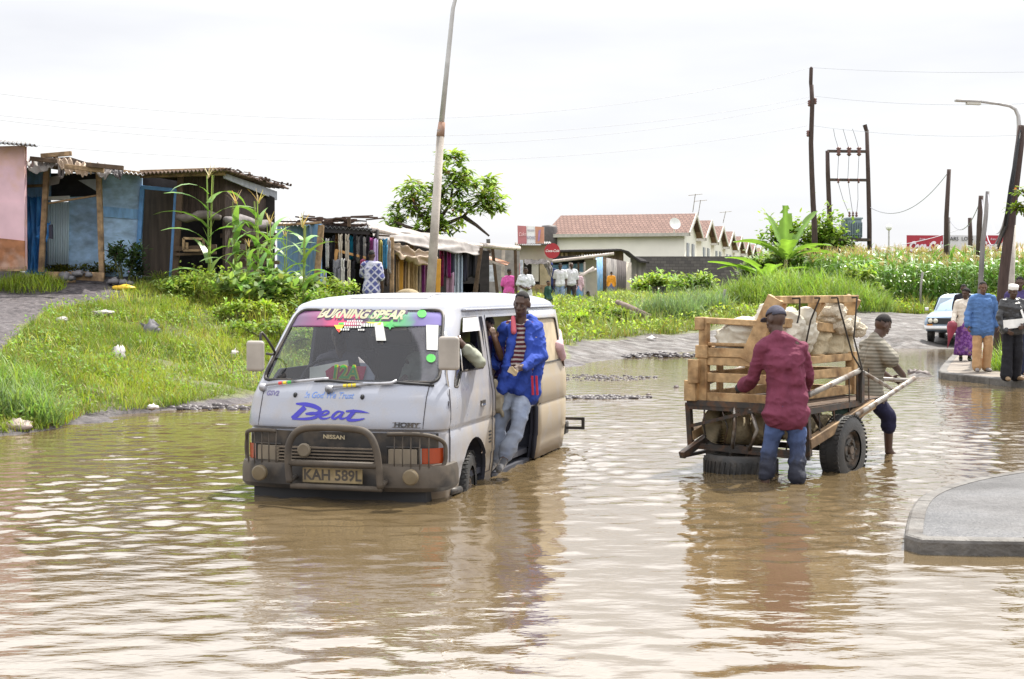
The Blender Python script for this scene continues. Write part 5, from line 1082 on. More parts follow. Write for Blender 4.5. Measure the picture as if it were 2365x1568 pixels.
mkt('bald man in white shirt and dark trousers beside the man in light jeans',1320,607,1.72,56,R(5),dict(m=cloth('white_shirt2',(.58,.58,.60)),b=.03,upto=1.0,hem=.02),dict(m=cloth('dark_brown',(.045,.035,.035)),b=.022),hair=None,mod=walk)
mkt('person in navy overalls and blue cap at the kiosk counter',1272,606,1.70,57.5,R(190),dict(m=cloth('overall_blue',(.035,.05,.15)),b=.035,upto=1.9,hem=.1),dict(m=cloth('overall_blue',(.035,.05,.15)),b=.03),hair='beanie',extra=dict(cap=cloth('blue_cap',(.05,.07,.26))))
mkt('boy in dark green track top near the kiosk',1266,648,1.22,46,R(60),dict(m=cloth('dark_green',(.02,.06,.045)),b=.028,upto=1.9,hem=.05),dict(m=cloth('slate',(.07,.08,.11)),b=.02),skin=skin2_m)
mkt('woman in pink shawl seen between the two white shirted men',1334,625,1.55,57,R(190),dict(m=cloth('pale_pink',(.52,.36,.40)),b=.03,upto=1.5,hem=.1),dict(m=cloth('sky_skirt',(.12,.25,.45)),kind='skirt',len=.8,flare=.05))
mkt('person in orange cardigan and blue grey skirt seen from behind',1412,627,1.66,83,R(175),dict(m=cloth('orange_knit',(.62,.26,.03)),b=.03,upto=1.9,hem=.12,name='cardigan'),dict(m=cloth('blue_grey',(.11,.12,.20)),kind='skirt',len=.58,flare=.04),shoes=None,vox=.022,skin=skin2_m)
mkt('person in black and white clothes sitting on a stool beside the grey shack',1358,657,1.15,60,R(20),dict(m=patterned('black_white','noise',(.03,.03,.03),(.6,.6,.6),s=9),b=.03,upto=.8),dict(m=cloth('pale_trousers',(.5,.48,.46)),b=.025),mod=SIT,kk=1.35,hair='short')
# ------------------------------------------------------------------ handcart with its load
PHI=R(52); CM=Matrix.Translation((2.58,13.45,0))@rz(PHI); CI=CM.inverted()
cart=Thing('handcart','two wheeled steel handcart loaded with wooden sofa frames in the flood','handcart',M=CM)
def c3(u,w_,z): return Vector((u,-w_,z))
hubz=.19
for w_ in (.60,-.60):
    e=bpy.data.objects.new('wheel',None); COL.objects.link(e); e.parent=cart.o; s=1 if w_>0 else -1
    wheel(e,c3(0,w_*1.0,hubz),c3(0,s,0),r=.315,wd=.20,rim=.185)
m=MB(); m.tube([c3(0,-.6,hubz),c3(0,.6,hubz)],.028,8); m.obj('axle',steel_dark,cart,smooth=True)
m=MB()
for w_ in (.585,-.585):
    m.bar(c3(-.75,w_,.585),c3(.98,w_,.60),.05,.05,(0,0,1))
for u in (-.75,-.2,.4,.95): m.bar(c3(u,-.585,.575),c3(u,.585,.575),.045,.045,(0,0,1))
m.obj('deck_frame',steel_dark,cart)
for i in range(5):
    MB().box(c3(.10,-.46+.23*i,.612),(1.70,.17,.022)).obj('deck_plank',wood_dark,cart,bevel=.004)
m=MB()
for w_ in (-.60,.60): m.bar(c3(-.75,w_,.615),c3(-.70,w_,.19),.05,.05,(1,0,0))
m.bar(c3(-.76,-.60,.615),c3(-.76,.60,.615),.045,.05,(0,0,1)); m.bar(c3(-.70,-.60,.21),c3(-.70,.60,.21),.045,.045,(0,0,1))
m.bar(c3(-.77,-.55,.40),c3(-.77,.2,.60),.03,.03,(0,0,1))
m.obj('rear_rack',steel_dark,cart)
for i,w_ in enumerate((-.42,-.25,-.10,.05,.2,.38)):
    m=MB(); m.tube([c3(-.765,w_,.60),c3(-.74,w_+(.06 if i%2 else -.02),.40),c3(-.71,w_-(.07 if i in (2,3) else 0),.12 if i in (2,3) else .21)],.019 if i in (2,3) else .008,6); m.obj('rack_rod',steel_grey if i in (2,3) else steel_dark,cart,smooth=True)
for i,u in enumerate((-.5,-.2,.12,.3,.42,.55)):
    m=MB(); m.tube([c3(u,.6,.60+(.15+.115*(u+.65)*1.2 if u>.05 else 0)),c3(u+.02,.6,.36+.19*(u+.6)*.9)],.007,5); m.obj('rack_rod',steel_dark,cart)
# undercarriage
m=MB()
for w_ in (.5,-.5): m.bar(c3(.0,w_,hubz),c3(-.42,w_,.56),.035,.035); m.bar(c3(.0,w_,hubz),c3(.42,w_,.56),.035,.035)
m.bar(c3(-.72,-.62,.20),c3(-.72,.62,.17),.03,.03); m.bar(c3(-.95,-.55,.14),c3(-.5,-.5,.30),.06,.06); m.bar(c3(-.95,-.55,.13),c3(.05,-.5,.16),.03,.03)
m.obj('undercarriage',steel_dark,cart)
# shafts, handle bar, side rail
for w_ in (.62,-.62):
    m=MB(); m.bar(c3(-.72,w_*.97,.30),c3(.60,w_,.575),.07,.09,(0,0,1)); m.obj('shaft_beam',wood,cart,bevel=.006)
    m=MB(); m.tube([c3(.15,w_*1.06,.50),c3(.8,w_*1.06,.625),c3(1.30,w_*1.06,.73),c3(1.52,w_*1.06,.775)],.026,9); m.obj('shaft',steel_grey,cart,smooth=True)
m=MB(); m.tube([c3(1.44,-.66,.76),c3(1.44,.66,.76)],.02,8); m.obj('handle_bar',steel_grey,cart,smooth=True)
for w_ in (.6,-.6):
    m=MB(); m.tube([c3(-.70,w_,.735),c3(.37,w_,.905)],.026,9); m.tube([c3(.37,w_,.90),c3(1.08,w_*1.05,.68)],.020,8); m.obj('side_rail',steel_grey,cart,smooth=True)
    m=MB(); m.bar(c3(.37,w_,.60),c3(.37,w_,.90),.06,.06,(1,0,0)); m.obj('side_post',steel_dark,cart)
# brake tyre lying flat under the tail
bt=Thing('brake_tyre','old tyre slung flat under the tail of the handcart','tyre',M=CM@Matrix.Translation(c3(-.62,-.12,.05)))
m=MB(); T_=[]
m.lathe([(.20,-.07),(.27,-.095),(.315,-.09),(.335,-.05),(.335,.05),(.315,.09),(.27,.095),(.20,.07)],(0,0,0),(.06,.02,1),36,cap=False)
for i in range(40):
    a=2*math.pi*i/40; m.bar((.336*math.cos(a),.336*math.sin(a),-.06),(.336*math.cos(a+.06),.336*math.sin(a+.06),.06),.014,.02)
m.obj('tread',black_rub,bt,smooth=True,angle=40)
# sofa frames
def sofa(name,label,z0,kind):
    S=Thing(name,label,'sofa frame',M=CM@Matrix.Translation(c3(-.75,-.1,z0)),group='raw pine sofa frames on the handcart')
    L_=1.70
    if kind=='low':
        for ui,nm in ((0,'end_frame'),(L_-.07,'end_frame')):
            m=MB(); z=.035
            for w_ in (-.36,.36): m.box(c3(ui+.035,w_,.215),(.075,.10,.42))
            for zz,h in ((.045,.085),(.225,.085),(.375,.075)): m.box(c3(ui+.035,0,zz),(.05,.62,h))
            m.obj(nm,pine,S,bevel=.006)
        for w_ in (.36,-.36):
            m=MB()
            for zz,h in ((.055,.085),(.235,.085),(.375,.07)): m.box(c3(L_/2,w_,zz),(L_-.15,.05,h))
            m.obj('side_rail',pine,S,bevel=.006)
        for u in (.2,.5,.8,1.1,1.4): MB().box(c3(u,0,.40),(.11,.64,.03)).obj('slat',pine,S,bevel=.004)
        for u in (.30,.85,1.3): MB().box(c3(u,-.34,.22),(.09,.03,.40)).obj('upright',pine,S,bevel=.004)
        m=MB(); m.box(c3(-.055,-.41,.28),(.05,.11,.22)); m.obj('stub_leg',pine,S,bevel=.006); m=MB(); m.box(c3(-.045,-.45,.10),(.05,.12,.19)); m.obj('stub_leg',pine,S,bevel=.006)
    else:
        for ui in (0,L_-.06):
            m=MB(); m.box(c3(ui+.03,-.35,.19),(.075,.085,.36)); m.box(c3(ui+.03,-.36,.055),(.09,.13,.12)); m.box(c3(ui+.03,-.05,.05),(.06,.66,.085))
            m.bar(c3(ui+.03,-.40,.345),c3(ui+.03,.20,.325),.075,.055,(0,0,1)); m.box(c3(ui+.03,-.38,.315),(.10,.10,.12)); m.bar(c3(ui+.03,-.31,.125),c3(ui+.03,.12,.125),.05,.03,(0,0,1)); m.obj('end_frame',pine,S,bevel=.008)
            m=MB(); m.bar(c3(ui+.02,.10,-.02),c3(ui+.02,.385,.555),.15,.05,(1,0,0)); m.obj('back_post',pine,S,bevel=.006)
        m=MB(); m.bar(c3(.02,.40,.535),c3(L_-.02,.40,.54),.055,.07,(0,0,1)); m.obj('top_rail',pine,S,bevel=.006)
        m=MB(); m.bar(c3(.02,.31,.345),c3(L_,.34,.23),.045,.085,(0,0,1)); m.obj('mid_rail',pine,S,bevel=.006)
        m=MB(); m.bar(c3(.0,.12,.03),c3(L_,.12,.03),.05,.09,(0,0,1)); m.obj('base_rail',pine,S,bevel=.006)
        m=MB(); m.bar(c3(.0,-.38,.05),c3(L_,-.38,.05),.06,.10,(0,0,1)); m.obj('front_rail',pine,S,bevel=.006)
        for (u0,u1) in ((.20,.16),(.62,.95),(1.02,.84),(1.32,1.36)):
            m=MB(); m.bar(c3(u0,.13,-.02),c3(u1,.37,.52),.12,.025,(1,0,0)); m.obj('back_slat',pine,S,bevel=.004)
        for u in (.3,.7,1.1,1.5): MB().box(c3(u,-.12,.07),(.10,.5,.022)).obj('seat_slat',pine,S,bevel=.004)
    return S
sofa('sofa_frame','lower pine sofa frame resting on the deck of the handcart',.628,'low')
sofa('sofa_frame','upper pine sofa frame with slanting back stacked on the other one',1.035,'high')
# stuffing
def sack(name,label,parts,mat,amp,fs,cat='sack',vox=.016):
    T=Thing(name,label,cat,M=CM@Matrix.Translation(c3(*parts[0][0])))
    m=MB()
    for p in parts:
        if len(p)==2: m.ell(c3(*p[0]),p[1])
        else: m.rc(c3(*p[0]),p[1],c3(*p[2]),p[3])
    m.v=[CM@Vector(q) for q in m.v]; return remesh(m,vox,name,mat,T,amp=amp,fs=fs,seed=hash(label)%30)
cream_foam=pm('cream_foam',(.46,.39,.26),.85,var=.2,scale=12,bump=.6,bscale=40); plast=pm('cloudy_plastic_sack',(.50,.46,.37),.45,spec=.5,var=.15,bump=.7,bscale=7)
white_st=pm('white_fibre_stuffing',(.60,.53,.41),.9,var=.12,scale=25,bump=1,bscale=70)
sack('plastic_sack','bulging cream plastic sack inside the upper sofa frame beside its arm',[((-.55,-.14,1.24),(.20,.24,.17)),((-.42,-.05,1.20),(.2,.2,.16)),((-.48,.05,1.42),(.10,.09,.13)),((-.60,-.25,1.18),(.14,.14,.12))],plast,.11,1.2)
sack('plastic_sack','pointed cloudy plastic sack behind the middle of the sofa back',[((.05,.16,1.25),(.22,.12,.20)),((.02,.22,1.42),(.14,.08,.10)),((-.25,.18,1.3),(.16,.1,.2))],plast,.11,1.2)
sack('stuffing_bundle','fluffy white stuffing bundle tied at the front of the upper sofa frame',[((.55,.20,1.44),(.19,.14,.13)),((.70,.24,1.30),(.15,.12,.10)),((.85,.26,1.33),(.12,.1,.07)),((.95,.3,1.28),(.1,.1,.06))],white_st,.14,4,'stuffing')
sack('stuffing_sack','cream sack of stuffing standing under the fluffy bundle',[((.45,.12,1.15),(.17,.11,.17)),((.72,.14,1.14),(.15,.11,.17)),((.95,.16,1.12),(.12,.10,.15))],cream_foam,.08,1.8)
m=MB(); fr=Thing('foam_roll','cream foam roll pushed under the deck at the tail of the handcart','foam roll',M=CM@Matrix.Translation(c3(-.72,-.3,.42)))
for i in range(7):
    r0=.175-.024*i; m.lathe([(r0,0.0+.006*i),(r0,.9),(r0-.017,.9),(r0-.017,-.004+.006*i)],(0,0,0),(1,0,-.1),26,cap=False)
m.lathe([(.176,.02),(.17,.5),(.15,.9)],(0,0,0),(1,0,-.1),26,cap=False); m.obj('roll',cream_foam,fr,smooth=True,angle=40)
sack('sack','tan sack lying beside the foam roll under the cart deck',[((-.35,.0,.40),.15,(.35,.1,.40),.14),((-.3,.25,.34),.10,(.3,.3,.38),.1)],pm('tan_sacking',(.30,.24,.15),.9,var=.25,bump=.4),.04,4)
sack('tarpaulin','folded pale green tarpaulin under the front of the cart deck',[((.3,.42,.50),.07,(.85,.45,.52),.05)],pm('pale_green_tarp',(.14,.24,.21),.6,var=.2),.03,6,'tarpaulin')
# black rubber straps
def strap(label,pts):
    T=Thing('tie_strap',label,'strap',M=CM@Matrix.Translation(c3(*pts[0])),group='black rubber straps over the sofa frames')
    m=MB(); P=[T.I@(CM@c3(*p)) for p in pts]
    for a,b in zip(P,P[1:]): m.bar(a,b,.015,.006,(1,0,0))
    m.obj('strap',rope_m,T)
strap('black strap hanging over the sofa back behind the grey cap',[(-.50,.30,1.58),(-.50,.405,1.585),(-.50,.40,1.44),(-.54,.40,1.36)])
strap('black strap crossing the plastic sack left of the slanting strap',[(-.20,.40,1.585),(-.20,.455,1.588),(-.19,.36,1.38),(-.19,.30,1.1)])
strap('slanting black strap running from sofa top to the side rail',[(.15,.40,1.585),(.15,.465,1.588),(.18,.47,1.50),(.28,.56,1.05),(.34,.63,.90)])
strap('black strap hanging straight down in front of the fluffy white stuffing',[(.60,.40,1.585),(.60,.455,1.588),(.46,.49,1.2),(.34,.63,.92),(.32,.62,.62)])
# ------------------------------------------------------------------ shacks, stalls, kiosk, houses
blue_wall=pm('blue_painted_board',(.20,.38,.62),.75,var=.25,scale=6,bump=.3,bscale=20,col2=(.36,.43,.48),c2scale=2.2,c2lo=.5,c2hi=.66,stretch=(2,2,.6))
teal_wall=pm('pale_blue_board',(.34,.50,.68),.75,var=.22,scale=6,bump=.3,bscale=20,col2=(.25,.35,.45),c2scale=2.4,c2lo=.5,c2hi=.68,stretch=(1,1,1.6))
pink_wall=pm('faded_pink_sheet',(.60,.40,.44),.7,var=.12,scale=2,col2=(.55,.33,.20),c2scale=.9,c2lo=.5,c2hi=.62)
rust=pm('rusty_sheet',(.26,.11,.05),.8,var=.35,scale=5,col2=(.34,.22,.17),c2scale=2)
corr=pm('dull_corrugated_iron',(.30,.31,.32),.5,metal=.4,var=.2,scale=2,col2=(.16,.12,.09),c2scale=1.5)
paleblue_iron=pm('pale_blue_corrugated',(.50,.62,.68),.55,var=.12,scale=2)
greyboard=pm('grey_weathered_board',(.26,.24,.23),.85,var=.3,scale=4,stretch=(3,3,.6),col2=(.14,.13,.13),c2scale=2)
shade=pm('painted_shade_dark',(.030,.026,.026),.9,var=.3)  # near-black colour stands in for shade inside shacks and stalls; also roof, bench
poly_w=pm('grubby_white_plastic',(.23,.21,.198),.6,var=.25,scale=3,col2=(.12,.10,.09),c2scale=2,c2lo=.5,c2hi=.7)
polymat_t=pm('tan_polythene',(.33,.25,.18),.55,var=.2,scale=3)
tarp_b=pm('blue_tarpaulin',(.03,.17,.44),.5,var=.3,scale=4,bump=.4,bscale=6)
def tuplify(p,d): return at(p[0],p[1],p[2] if len(p)>2 else d)
def panel(par,name,mat,poly,d,t=.05,**k):
    P=[tuplify(p,d) for p in poly]; n_=len(P); nrm=(P[1]-P[0]).cross(P[-1]-P[0]).normalized()
    if nrm.y<0: nrm=-nrm
    m=MB(); m.add(P+[p+nrm*t for p in P],[tuple(range(n_)),tuple(range(2*n_-1,n_-1,-1))]+[((i+1)%n_,i,n_+i,n_+(i+1)%n_) for i in range(n_)])
    return m.obj(name,mat,par,world=True,**k)
def post(par,name,mat,a,b,d,w_=.09,d2=None,**k): 
    m=MB(); m.bar(at(a[0],a[1],d),at(b[0],b[1],d2 or d),w_,w_,(0,1,0)); return m.obj(name,mat,par,world=True,bevel=.008)
def sheet(par,name,mat,A,B,C_,D,n=30,amp=.02,rows=1,t=.006,sag=0,jag=0):
    """corrugated sheet over four world corners A-B (ridges repeat along A-B), D-C"""
    A,B,C_,D=[Vector(q) for q in (A,B,C_,D)]; nrm=(B-A).cross(D-A).normalized()
    m=MB(); nu=n*4
    def f(u,v):
        p=(A.lerp(B,u)).lerp(D.lerp(C_,u),v); return p+nrm*(amp*math.sin(u*n*2*math.pi)-sag*4*v*(1-v))
    m.grid(f,nu,max(rows,1)*2); o=m.obj(name,mat,par,world=True,smooth=True); q=o.modifiers.new('s','SOLIDIFY'); q.thickness=t; return o
def drape(par,name,mat,A,B,C_,D,amp=.06,fs=3,seed=0,nu=26,nv=12,sag=.1):
    A,B,C_,D=[Vector(q) for q in (A,B,C_,D)]; nrm=(B-A).cross(D-A).normalized(); m=MB()
    def f(u,v):
        p=(A.lerp(B,u)).lerp(D.lerp(C_,u),v); h=mnoise.noise(Vector((u*fs*2+seed,v*fs+seed*1.7,seed)))
        return p+nrm*(amp*h)-Vector((0,0,sag*4*u*(1-u)*v))+Vector((0,0,.5*amp*mnoise.noise(Vector((u*9,seed,v*2)))))
    m.grid(f,nu,nv); o=m.obj(name,mat,par,world=True,smooth=True); q=o.modifiers.new('s','SOLIDIFY'); q.thickness=.008; return o
def TH(name,label,cat,px,d,group=None,z=None): x=at(px,700,d).x; return Thing(name,label,cat,(x,d,z1(x,d) if z is None else z),group=group)
# ---- pink shack at the frame edge
T=TH('shack','pink and rust coloured sheet metal shack at the left edge of the picture','shack',20,29)
panel(T,'wall',pink_wall,[(-90,340),(55,336),(57,470),(-90,470)],28.6,.08); panel(T,'wall',pink_wall,[(-90,466),(57,466),(56,560),(-90,556)],28.58,.07); panel(T,'lower_sheet',rust,[(-20,548),(57,556),(57,622),(-20,622)],28.55,.03)
panel(T,'side_wall',pink_wall,[(55,338,28.7),(57,338,32),(59,618,32),(57,622,28.7)],28.6,.05)
sheet(T,'roof',corr,at(-100,322,28.2),at(88,336,28.2),at(60,330,32.5),at(-100,318,32.5),18,.03); post(T,'sill_beam',wood,(-20,622),(60,620),28.6,.10); panel(T,'footing',pm('footing_stone',(.22,.2,.19),.9,var=.3,bump=.5,bscale=8),[(-60,626),(35,630),(35,652),(-60,655)],28.8,.3)
# ---- blue shack with the open porch
T=TH('shack','blue board shack with open timber porch and plastic weighted roof','shack',190,30)
panel(T,'wall',blue_wall,[(58,388,30.9),(116,380,30.9),(116,640,30.9),(58,640,30.9)],30.9,.06)
panel(T,'wall',teal_wall,[(158,455),(233,452),(233,640),(158,640)],30.7,.05); panel(T,'wall',teal_wall,[(234,400),(328,404),(326,640),(234,640)],30.4,.06)
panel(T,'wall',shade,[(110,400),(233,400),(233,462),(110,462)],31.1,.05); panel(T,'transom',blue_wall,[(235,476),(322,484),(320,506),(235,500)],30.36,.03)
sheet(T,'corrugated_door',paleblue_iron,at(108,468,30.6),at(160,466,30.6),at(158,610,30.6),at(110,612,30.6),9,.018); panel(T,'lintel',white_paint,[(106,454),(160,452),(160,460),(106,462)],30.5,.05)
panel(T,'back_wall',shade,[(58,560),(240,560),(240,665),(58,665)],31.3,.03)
for a,b in (((108,388),(95,628)),((228,395),(236,645))): post(T,'porch_post',wood,a,b,29.4,.105)
post(T,'eave_beam',wood,(100,380),(240,396),29.4,.10); post(T,'eave_beam',wood,(240,392),(332,402),30.0,.09); post(T,'cross_rail',wood,(108,470),(232,450),29.5,.04); post(T,'cross_rail',wood,(58,430),(110,428),30.6,.06); post(T,'cross_rail',wood,(60,528),(112,526),30.2,.035)
sheet(T,'roof',corr,at(58,372,29.0),at(332,404,29.0),at(332,396,33.5),at(58,362,33.5),26,.025)
for i,(a,b,c,dd,mt) in enumerate([((62,374),(120,362),(126,376),(66,392),poly_w),((118,360),(165,368),(172,398),(140,380),polymat_t),((130,372),(150,384),(148,402),(136,400),poly_w),((175,372),(215,378),(212,396),(170,392),polymat_t),((212,376),(262,384),(255,402),(222,398),poly_w),((255,385),(285,390),(284,400),(262,400),pm('dark_polythene',(.07,.06,.06),.5))]):
    drape(T,'roof_plastic',mt,at(*a,28.9),at(*b,28.9),at(*c,28.7),at(*dd,28.7),.10,2.5,i)
for i,(a,b) in enumerate((((95,360),(165,354)),((70,366),(130,372)),((150,384),(240,394)),((200,380),(285,388)))): post(T,'roof_board',wood_dark if i%2 else wood,a,b,28.8-.1*i,.09)
panel(T,'roof_edge',pm('roof_debris',(.12,.09,.07),.9,var=.4,scale=8,bump=1,bscale=10),[(100,366),(160,362),(230,384),(240,398),(170,396),(112,388)],29.2,.3)
drape(T,'tarpaulin',tarp_b,at(62,455,30.0),at(106,452,30.0),at(98,632,30.0),at(64,635,30.0),.16,3,5,sag=0); drape(T,'hanging_cloth',tarp_b,at(88,520,29.5),at(116,512,29.5),at(108,560,29.4),at(84,548,29.4),.10,3,8,sag=0)
panel(T,'hanging_sheet',poly_w,[(110,410),(140,404),(136,424),(110,430)],29.6,.01); panel(T,'bottle_rack',pm('dark_bottle',(.02,.02,.04),.4),[(112,520),(120,518),(121,552),(113,550)],29.3,.06)
panel(T,'gable_board',pm('grey_board',(.30,.32,.35),.8),[(180,416),(234,412),(234,448)],30.2,.02)
# ---- dark shack with the open doorway
T=TH('shack','dark timber shack with blue framed doorway and rusty sheet roof','shack',480,30.5)
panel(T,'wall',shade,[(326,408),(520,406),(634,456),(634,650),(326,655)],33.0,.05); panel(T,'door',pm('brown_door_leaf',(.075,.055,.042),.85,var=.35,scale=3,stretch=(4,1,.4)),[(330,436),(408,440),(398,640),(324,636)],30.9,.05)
post(T,'door_frame',pm('blue_frame',(.10,.25,.50),.6,var=.2),(329,432),(318,610),30.35,.09); post(T,'door_frame',MATS['blue_frame'],(408,440),(396,640),30.35,.09); post(T,'door_frame',MATS['blue_frame'],(326,432),(412,440),30.33,.08)
post(T,'wall_post',wood_dark,(418,400),(404,645),30.2,.12); panel(T,'wall',pm('dark_reed_wall',(.055,.038,.03),.9,var=.5,scale=6,stretch=(6,6,.5),bump=.6,bscale=12),[(420,405),(520,405),(520,500),(420,500)],30.6,.05)
panel(T,'side_wall',MATS['dark_reed_wall'],[(520,405,30.6),(632,470,33.5),(630,620,33.5),(520,640,30.6)],31,.06)
post(T,'fascia_board',wood,(325,402),(520,396),29.95,.16); panel(T,'side_fascia',pm('grey_board',(.30,.32,.35),.8),[(520,400,30.0),(640,442,33.6),(640,462,33.6),(520,412,30.0)],30.1,.04)
sheet(T,'roof',pm('dark_rust_roof',(.10,.065,.048),.85,var=.4,scale=4,col2=(.17,.12,.09)),at(322,400,29.6),at(522,391,29.6),at(668,434,34.0),at(440,420,34.0),22,.035)
m=MB()
for i in range(90):
    t_=i/89; a=at(522,392,29.6).lerp(at(666,433,34),t_)+Vector((random.uniform(-.1,.1),0,random.uniform(-.02,.05))); m.bar(a,a+Vector((random.uniform(-.35,.1),random.uniform(-.2,.2),random.uniform(-.05,.06))),.05,.015)
m.obj('ragged_roof_edge',pm('rusty_scraps',(.07,.042,.03),.9,var=.4),T,world=True)
post(T,'shelf_rail',wood_dark,(404,575),(500,570),30.1,.10); post(T,'shelf_rail',wood_dark,(404,588),(500,584),30.1,.06)
m=MB()
for a,b in (((424,550),(470,552)),((424,578),(470,578)),((424,550),(424,578)),((470,552),(470,578)),((432,560),(432,576))): m.bar(at(*a,30.0),at(*b,30.0),.05,.05)
m.obj('wooden_crate',wood,T,world=True)
m=MB(); A_=[at(406+i*13,500+4*math.sin(i*.9),29.9) for i in range(9)]; m.tube(A_,[.05,.08,.10,.08,.11,.09,.10,.08,.05],8); m.obj('rolled_sacking',pm('grey_sacking',(.12,.10,.09),.9,var=.3,bump=.6,bscale=8),T,world=True,smooth=True)
m=MB(); A_=[at(520+i*12,505+5*math.sin(i*1.3)+i*1.8,30.0+i*.22) for i in range(10)]; m.tube(A_,[.05,.11,.08,.12,.09,.12,.08,.11,.08,.05],8); m.obj('rolled_sacking',pm('grey_sacking2',(.19,.17,.17),.9,var=.35,bump=.6,bscale=8),T,world=True,smooth=True)
m=MB()
for i in range(26): m.box(at(522+random.uniform(0,100),540+random.uniform(0,70),31+random.uniform(0,.4)),(random.uniform(.2,.5),.05,random.uniform(.05,.12)))
m.obj('stacked_firewood',wood_dark,T,world=True)
# low plank bed edge in front of the blue shack and stones
T=TH('plank_edging','low weathered plank edging a flower bed in front of the blue shack','plank',200,29.2); m=MB(); m.bar(at(105,640,29.2),at(175,640,29.2),.05,.22,(0,0,1)); m.bar(at(165,636,29.0),at(240,640,29.0),.05,.18,(0,0,1)); m.obj('plank',wood,T,world=True,bevel=.01)
stone_m=pm('grey_stone',(.12,.117,.125),.9,var=.35,scale=5,bump=.8,bscale=9)
def stone(px,py,d,r,label,mat=stone_m,seed=0,group=None,name='stone',cat='stone'):
    p=at(px,py,d); m=MB(); V,Fs=sph_pts(12,8); m.add([(a*r[0]*(1+.8*mnoise.noise(Vector((a*1.8+seed,b_*1.8,c_*1.8)))),b_*r[1],c_*r[2]*(1+.8*mnoise.noise(Vector((a*1.8+seed,b_*1.8,c_*1.8+9))))) for a,b_,c_ in V],Fs); o=m.obj(name,mat,None,smooth=True); o.location=p; tag(o,label,cat,group); return o
for i,(px,py,r) in enumerate([(182,632,(.13,.1,.07)),(166,642,(.09,.08,.06)),(205,634,(.08,.08,.06)),(262,650,(.13,.1,.08)),(285,652,(.10,.1,.07)),(300,654,(.08,.08,.05)),(25,640,(.4,.2,.10)),(150,640,(.12,.1,.1))]): stone(px,py,28.9,r,['large grey stone on the flower bed edge before the corrugated door','small grey stone against the left end of the plank edging','rounded stone just right of the largest one on the bed edge','big stone right of the porch post','stone in the middle of the trio right of the porch post','smallest stone of the trio right of the porch post','flat brown stone under the corner of the pink shack','little stone beside the left porch post'][i],seed=i*3.1)
# ---- clothes stall with blue end wall
T=TH('market_stall','blue ended clothes stall with rusty sheet roof','market stall',760,34)
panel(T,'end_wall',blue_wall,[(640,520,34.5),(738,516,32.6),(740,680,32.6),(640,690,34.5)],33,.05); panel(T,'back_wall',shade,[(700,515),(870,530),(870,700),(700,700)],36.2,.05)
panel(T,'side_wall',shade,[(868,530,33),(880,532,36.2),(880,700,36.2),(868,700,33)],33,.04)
sheet(T,'roof',corr,at(640,517,33.0),at(860,531,33.0),at(850,512,36.5),at(660,503,36.5),22,.03,sag=.05); post(T,'eave_pole',wood,(640,520),(742,514),32.4,.05)
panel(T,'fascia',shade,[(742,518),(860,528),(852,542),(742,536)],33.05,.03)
m=MB()
for i in range(40):
    a=at(random.uniform(680,850),random.uniform(500,522),32.6+random.random()*2); m.bar(a,a+Vector((random.uniform(-.7,.7),.3,random.uniform(-.08,.06))),random.uniform(.06,.2),.03)
m.obj('roof_scrap',pm('rusty_scraps',(.07,.042,.03),.9),T,world=True); post(T,'corner_post',wood,(742,520),(728,690),32.5,.13); post(T,'roof_stub',wood_dark,(806,503),(806,524),33,.08); post(T,'rack_rail',pm('orange_wood',(.45,.24,.08),.6,var=.15),(776,578),(846,596),33.0,.06); post(T,'rack_post',MATS['orange_wood'],(778,576),(772,620),33.0,.08); post(T,'hanging_rail',wood_dark,(742,535),(900,545),33.6,.04)
# ---- long awning stall
T=TH('market_stall','long clothes stall under a sagging white plastic awning','market stall',980,38)
drape(T,'awning',poly_w,at(850,520,34),at(1112,566,40),at(1108,588,39.4),at(862,545,33.4),.07,3,3,nu=46,sag=.06); drape(T,'awning',poly_w,at(840,512,36),at(1000,540,39.5),at(1112,566,40),at(850,520,34),.07,3,4,nu=30,sag=.03)
drape(T,'awning_flap',polymat_t,at(905,560,34.5),at(1010,590,36.5),at(1004,612,36.4),at(912,586,34.5),.16,3,6)
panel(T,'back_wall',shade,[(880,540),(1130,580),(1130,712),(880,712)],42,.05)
for i,(a,b,dd) in enumerate((((905,548),(905,700),34),((1110,568),(1098,690),40),((1112,572),(1092,700),39.5))): post(T,'awning_post',wood_dark if i else wood,a,b,dd,.10)
m=MB(); m.tube([at(860,530,33.6),at(930,545,35.5),at(1010,560,37.5),at(1112,567,40)],[.06,.05,.05,.05],7); m.obj('eave_pole',pm('pale_pole',(.48,.42,.38),.8,var=.25),T,world=True,smooth=True)
for i,(px,y0,y1) in enumerate(((927,598,700),(1013,598,700))): post(T,'yellow_post',pm('ochre_post',(.50,.25,.03),.6,var=.15),(px,y0),(px-2,y1),35.5,.11)
# ---- timber frame stall with poles
T=TH('market_stall','open pole frame stall with a tilted rusty sheet','market stall',1150,44)
m=MB(); m.tube([at(1110,566,41),at(1150,570,44),at(1198,573,46.5)],[.07,.08,.08],8); m.obj('pole_beam',pm('pale_pole',(.48,.42,.38),.8),T,world=True,smooth=True)
for a,b,dd in (((1190,572),(1192,690),46),((1137,570),(1150,690),44),((1128,558),(1130,585),44)): post(T,'pole_post',wood_dark,a,b,dd,.10)
post(T,'pale_post',pm('pale_pole',(.48,.42,.38),.8),(1163,575),(1161,640),46,.11); panel(T,'top_board',greyboard,[(1123,552),(1132,552),(1133,578),(1124,578)],43.8,.03)
panel(T,'tilted_sheet',rust,[(1105,584,44),(1178,606,46),(1172,612,45),(1104,596,43)],44,.03); panel(T,'tilted_sheet_edge',pm('pale_pole',(.48,.42,.38),.8),[(1104,590),(1166,612),(1165,617),(1104,596)],43,.05)
